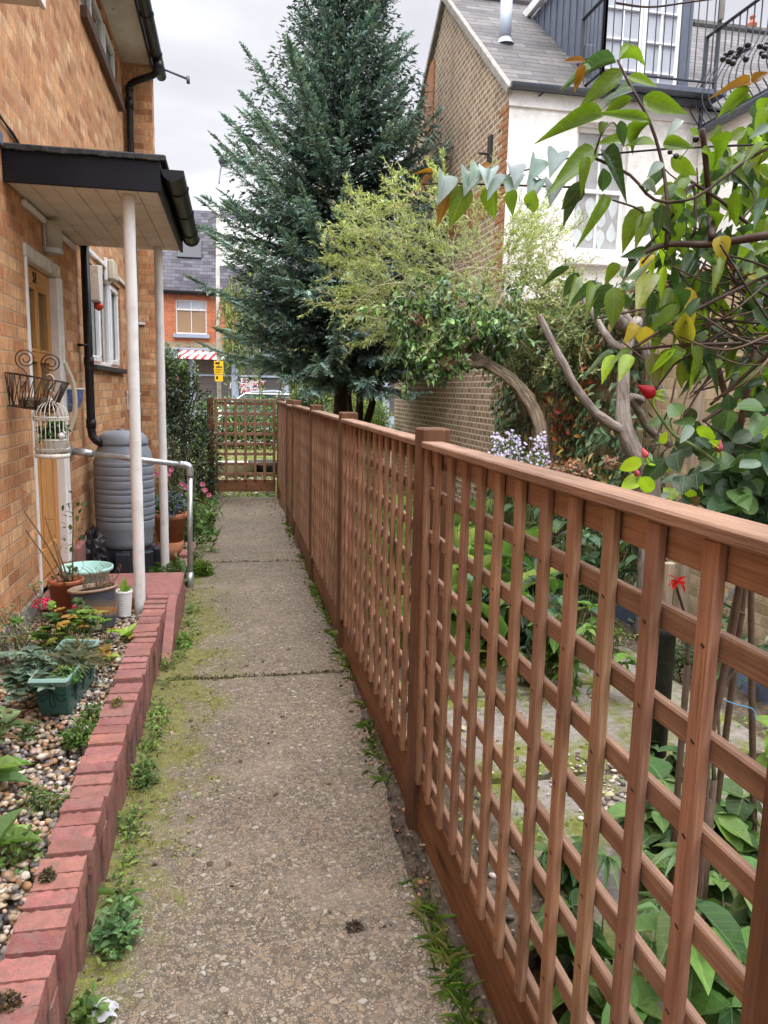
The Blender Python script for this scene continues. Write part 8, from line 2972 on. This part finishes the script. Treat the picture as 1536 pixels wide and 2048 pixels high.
for (x, y, r, n, h, L, W_, cols, lab) in [
        (1.2, 5.2, .2, 9, .35, .09, .05, [lin(92, 124, 60), lin(120, 146, 80)], 'low mixed green plant against the back of the third fence panel'),
        (1.3, 7.1, .35, 14, .5, .09, .05, [lin(84, 116, 58), lin(112, 140, 74)], 'leafy plant behind the fourth fence panel'),
        (1.7, 8.6, .6, 18, .7, .1, .06, [lin(92, 124, 62), lin(70, 100, 50), lin(124, 150, 80)], 'wide bed of green shoots before the brick gable'),
        (1.5, 10.4, .6, 18, .75, .1, .05, [lin(96, 128, 60), lin(120, 150, 74), lin(74, 104, 50)], 'green shoots behind the farthest fence panel'),
        (2.75, 3.7, .35, 12, .38, .10, .07, [lin(112, 150, 108), lin(134, 168, 128), lin(92, 128, 92)], 'pale mint green nettle like plant along the foot of the boundary wall'),
        (2.55, 2.6, .35, 11, .38, .11, .08, [lin(116, 154, 84), lin(138, 172, 104)], 'light green plant at the wall foot nearest the camera'),
        (2.15, 4.05, .16, 10, .30, .07, .022, [lin(74, 100, 56), lin(96, 124, 68), lin(150, 150, 90)], 'dark bushy plant with yellowed tips beside the dark pipe'),
        (2.45, 3.75, .14, 9, .36, .08, .02, [lin(62, 90, 48), lin(84, 112, 60)], 'dark narrow leaved plant right behind the dark pipe'),
        (1.75, 2.75, .14, 6, .16, .08, .06, [lin(112, 146, 84), lin(90, 126, 72)], 'small low plant growing between the mossy slabs'),
        (1.62, 2.15, .16, 7, .30, .14, .11, [lin(110, 150, 74), lin(84, 124, 60), lin(136, 168, 96)], 'broad leaved nasturtium like plant behind the near lattice'),
        (1.32, 1.95, .14, 7, .34, .13, .10, [lin(84, 124, 58), lin(58, 92, 46), lin(120, 156, 80)], 'dark broad leaved plant close behind the near lattice'),
        (1.9, 2.0, .18, 8, .42, .13, .10, [lin(150, 182, 66), lin(128, 164, 60)], 'yellow green broad leaved plant below the rose stems'),
        (1.30, 1.5, .12, 8, .52, .10, .085, [lin(110, 148, 74), lin(86, 122, 60), lin(128, 160, 90)], 'strawberry like plant with toothed leaves beside the nearest post'),
        (1.02, 1.42, .10, 6, .42, .16, .075, [lin(92, 132, 58), lin(116, 152, 74), lin(64, 98, 46)], 'leaning plant with long oval leaves low behind the near lattice'),
        (.90, 1.75, .08, 5, .20, .15, .08, [lin(104, 146, 64), lin(84, 124, 54)], 'green leaf clump against the gravel board in the bottom of the photo'),
        (1.06, 2.15, .07, 4, .22, .11, .06, [lin(96, 136, 64), lin(70, 108, 52)], 'small plant with a few dark leaves at the edge of the slabs'),
        (.95, 1.25, .08, 5, .34, .15, .09, [lin(78, 114, 56), lin(104, 140, 72)], 'big dark leaves at the foot of the nearest post'),
        (2.6, 5.3, .4, 14, .5, .11, .07, [lin(84, 114, 70), lin(108, 136, 90)], 'leafy undergrowth in front of the creeper covered wall')]:
    stalk_plant('garden_plant', lab, (x, y), r, n, h, L, W_, cols)
bl = at(1340, 2000, 1.9)
# cut leaved pale plant
t = thing('garden_plant', 'pale plant with finely cut leaves between the broad leaved plants', 'plant', (1.2, 1.7, -.03))
mb = MB()
for k in range(8):
    c = np.array([1.15 + rng.normal(0, .07), 1.72 + rng.normal(0, .07), rng.uniform(.1, .34)])
    m = 9
    a = np.linspace(-1.6, 1.6, m) + rng.uniform(0, 6)
    mb.leaves(T_BLADE, np.repeat(c[None], m, 0), np.stack([np.cos(a), np.sin(a), rng.uniform(-.2, .4, m)], 1), (0, 0, 1), .085, .018, pal(m, [lin(134, 158, 116), lin(112, 140, 96)]))
    mb.tube([(c[0], c[1], -.05), c], .003, 4, (.2, .25, .12))
mb.build('foliage', M['soft_leaf'], t)
# moss, weeds and fallen leaves on the paving
mb = MB()
for k in range(420):
    x, y = rng.uniform(.8, 2.6), rng.uniform(1.0, 7.5)
    if rng.random() > .35 + .5 * math.sin(x * 6.1) * math.sin(y * 4.3):
        continue
    m = 22
    P = np.stack([x + rng.normal(0, .04, m), y + rng.normal(0, .04, m), rng.uniform(0, .03, m)], 1)
    mb.leaves(T_OVAL, P, rand_dirs(m) + (0, 0, .3), (0, 0, 1), rng.uniform(.012, .03, m), rng.uniform(.008, .016, m), pal(m, [lin(112, 140, 60), lin(140, 160, 70), lin(86, 114, 54)], .2))
tag(mb.build('weeds', M['leaf'], None), kind='stuff')
mb = MB()
n = 260
P = np.stack([rng.uniform(.75, 2.9, n), rng.uniform(1.0, 7, n), np.full(n, .012)], 1)
mb.leaves(T_OVAL, P, np.stack([rng.normal(size=n), rng.normal(size=n), rng.normal(0, .1, n)], 1), (0, 0, 1), rng.uniform(.02, .07, n), rng.uniform(.012, .04, n), pal(n, [lin(130, 104, 76), lin(178, 160, 110), lin(100, 78, 58), lin(196, 180, 140)], .15))
tag(mb.build('leaf_litter', M['leaf'], None), kind='stuff')
mb = MB()
n = 900
P = np.stack([rng.uniform(.74, 1.0, n), rng.uniform(1.0, 7, n), np.full(n, -.02)], 1)
q = rng.random(n) < .5
P[q] = np.stack([rng.normal(1.45, .12, q.sum()), rng.normal(2.6, .2, q.sum()), np.full(q.sum(), .004)], 1)
pebbles(mb, P, rng.choice([.005, .009, .015], n, p=[.5, .35, .15]), pal(n, [lin(150, 138, 124), lin(110, 98, 84), lin(190, 180, 166), lin(90, 80, 70)], .15), .55)
tag(mb.build('rubble', M['pebble'], None, True), kind='stuff')
# blue edging strip, dark pipe, stake, twine
mb = MB()
ys = np.linspace(3.3, 5.6, 40)
V, F = [], []
for i, y in enumerate(ys):
    x = 2.72 + .03 * math.sin(y * 2)
    V += [(x, y, -.1), (x, y, .20 + .008 * math.sin(i * 1.6)), (x + .012, y, .20 + .008 * math.sin(i * 1.6)), (x + .012, y, -.1)]
for i in range(39):
    for k in range(3):
        F.append((i * 4 + k, i * 4 + 4 + k, i * 4 + 5 + k, i * 4 + 1 + k))
mb.add(V, F)
single('lawn_edging', mb, M['blue_edge'], 'wavy blue plastic edging strip along the bed behind the fence', 'edging', (2.72, 4.4, -.1))
mb = MB()
p = Zp = at(1322, 1270, 3.3)
mb.lathe([(.0, 0.0), (.045, 0.0), (.045, p[2] + .1), (.05, p[2] + .1), (.05, p[2] + .16), (.036, p[2] + .16), (.036, p[2] + .02), (0, p[2] + .02)], (p[0] + .02, p[1], -.1), 18)
single('standpipe', mb, M['dark_pipe'], 'short dark pipe standing upright among the plants behind the lattice', 'pipe', (p[0] + .02, p[1], -.1), True)
a = at(1340, 1160, 3.4)
mb = MB()
mb.box(a[0] - .022, a[0] + .022, a[1], a[1] + .03, -.1, .83, .006)
single('stake', mb, M['stake'], 'weathered wooden stake standing behind the rose stems', 'stake', (a[0], a[1], -.1))
a = at(1385, 1000, 4.6)
mb = MB()
mb.box(a[0] - .03, a[0] + .03, a[1], a[1] + .05, -.1, 1.75, .006)
single('stake', mb, M['stake'], 'taller grey wooden post against the boundary wall behind the rose bush', 'stake', (a[0], a[1], -.1))
mb = MB()
mb.tube(smooth_path([at(1428, 1392, 2.05), at(1470, 1408, 2.06), at(1505, 1418, 2.08), at(1512, 1440, 2.08)], 12), .0018, 5)
mb.tube(smooth_path([at(1490, 1135, 2.1), at(1475, 1170, 2.1), at(1440, 1215, 2.12), at(1425, 1245, 2.12)], 12), .0018, 5)
single('twine', mb, M['blue_twine'], 'blue twine tied around the rose stems', 'twine', at(1470, 1408, 2.06))
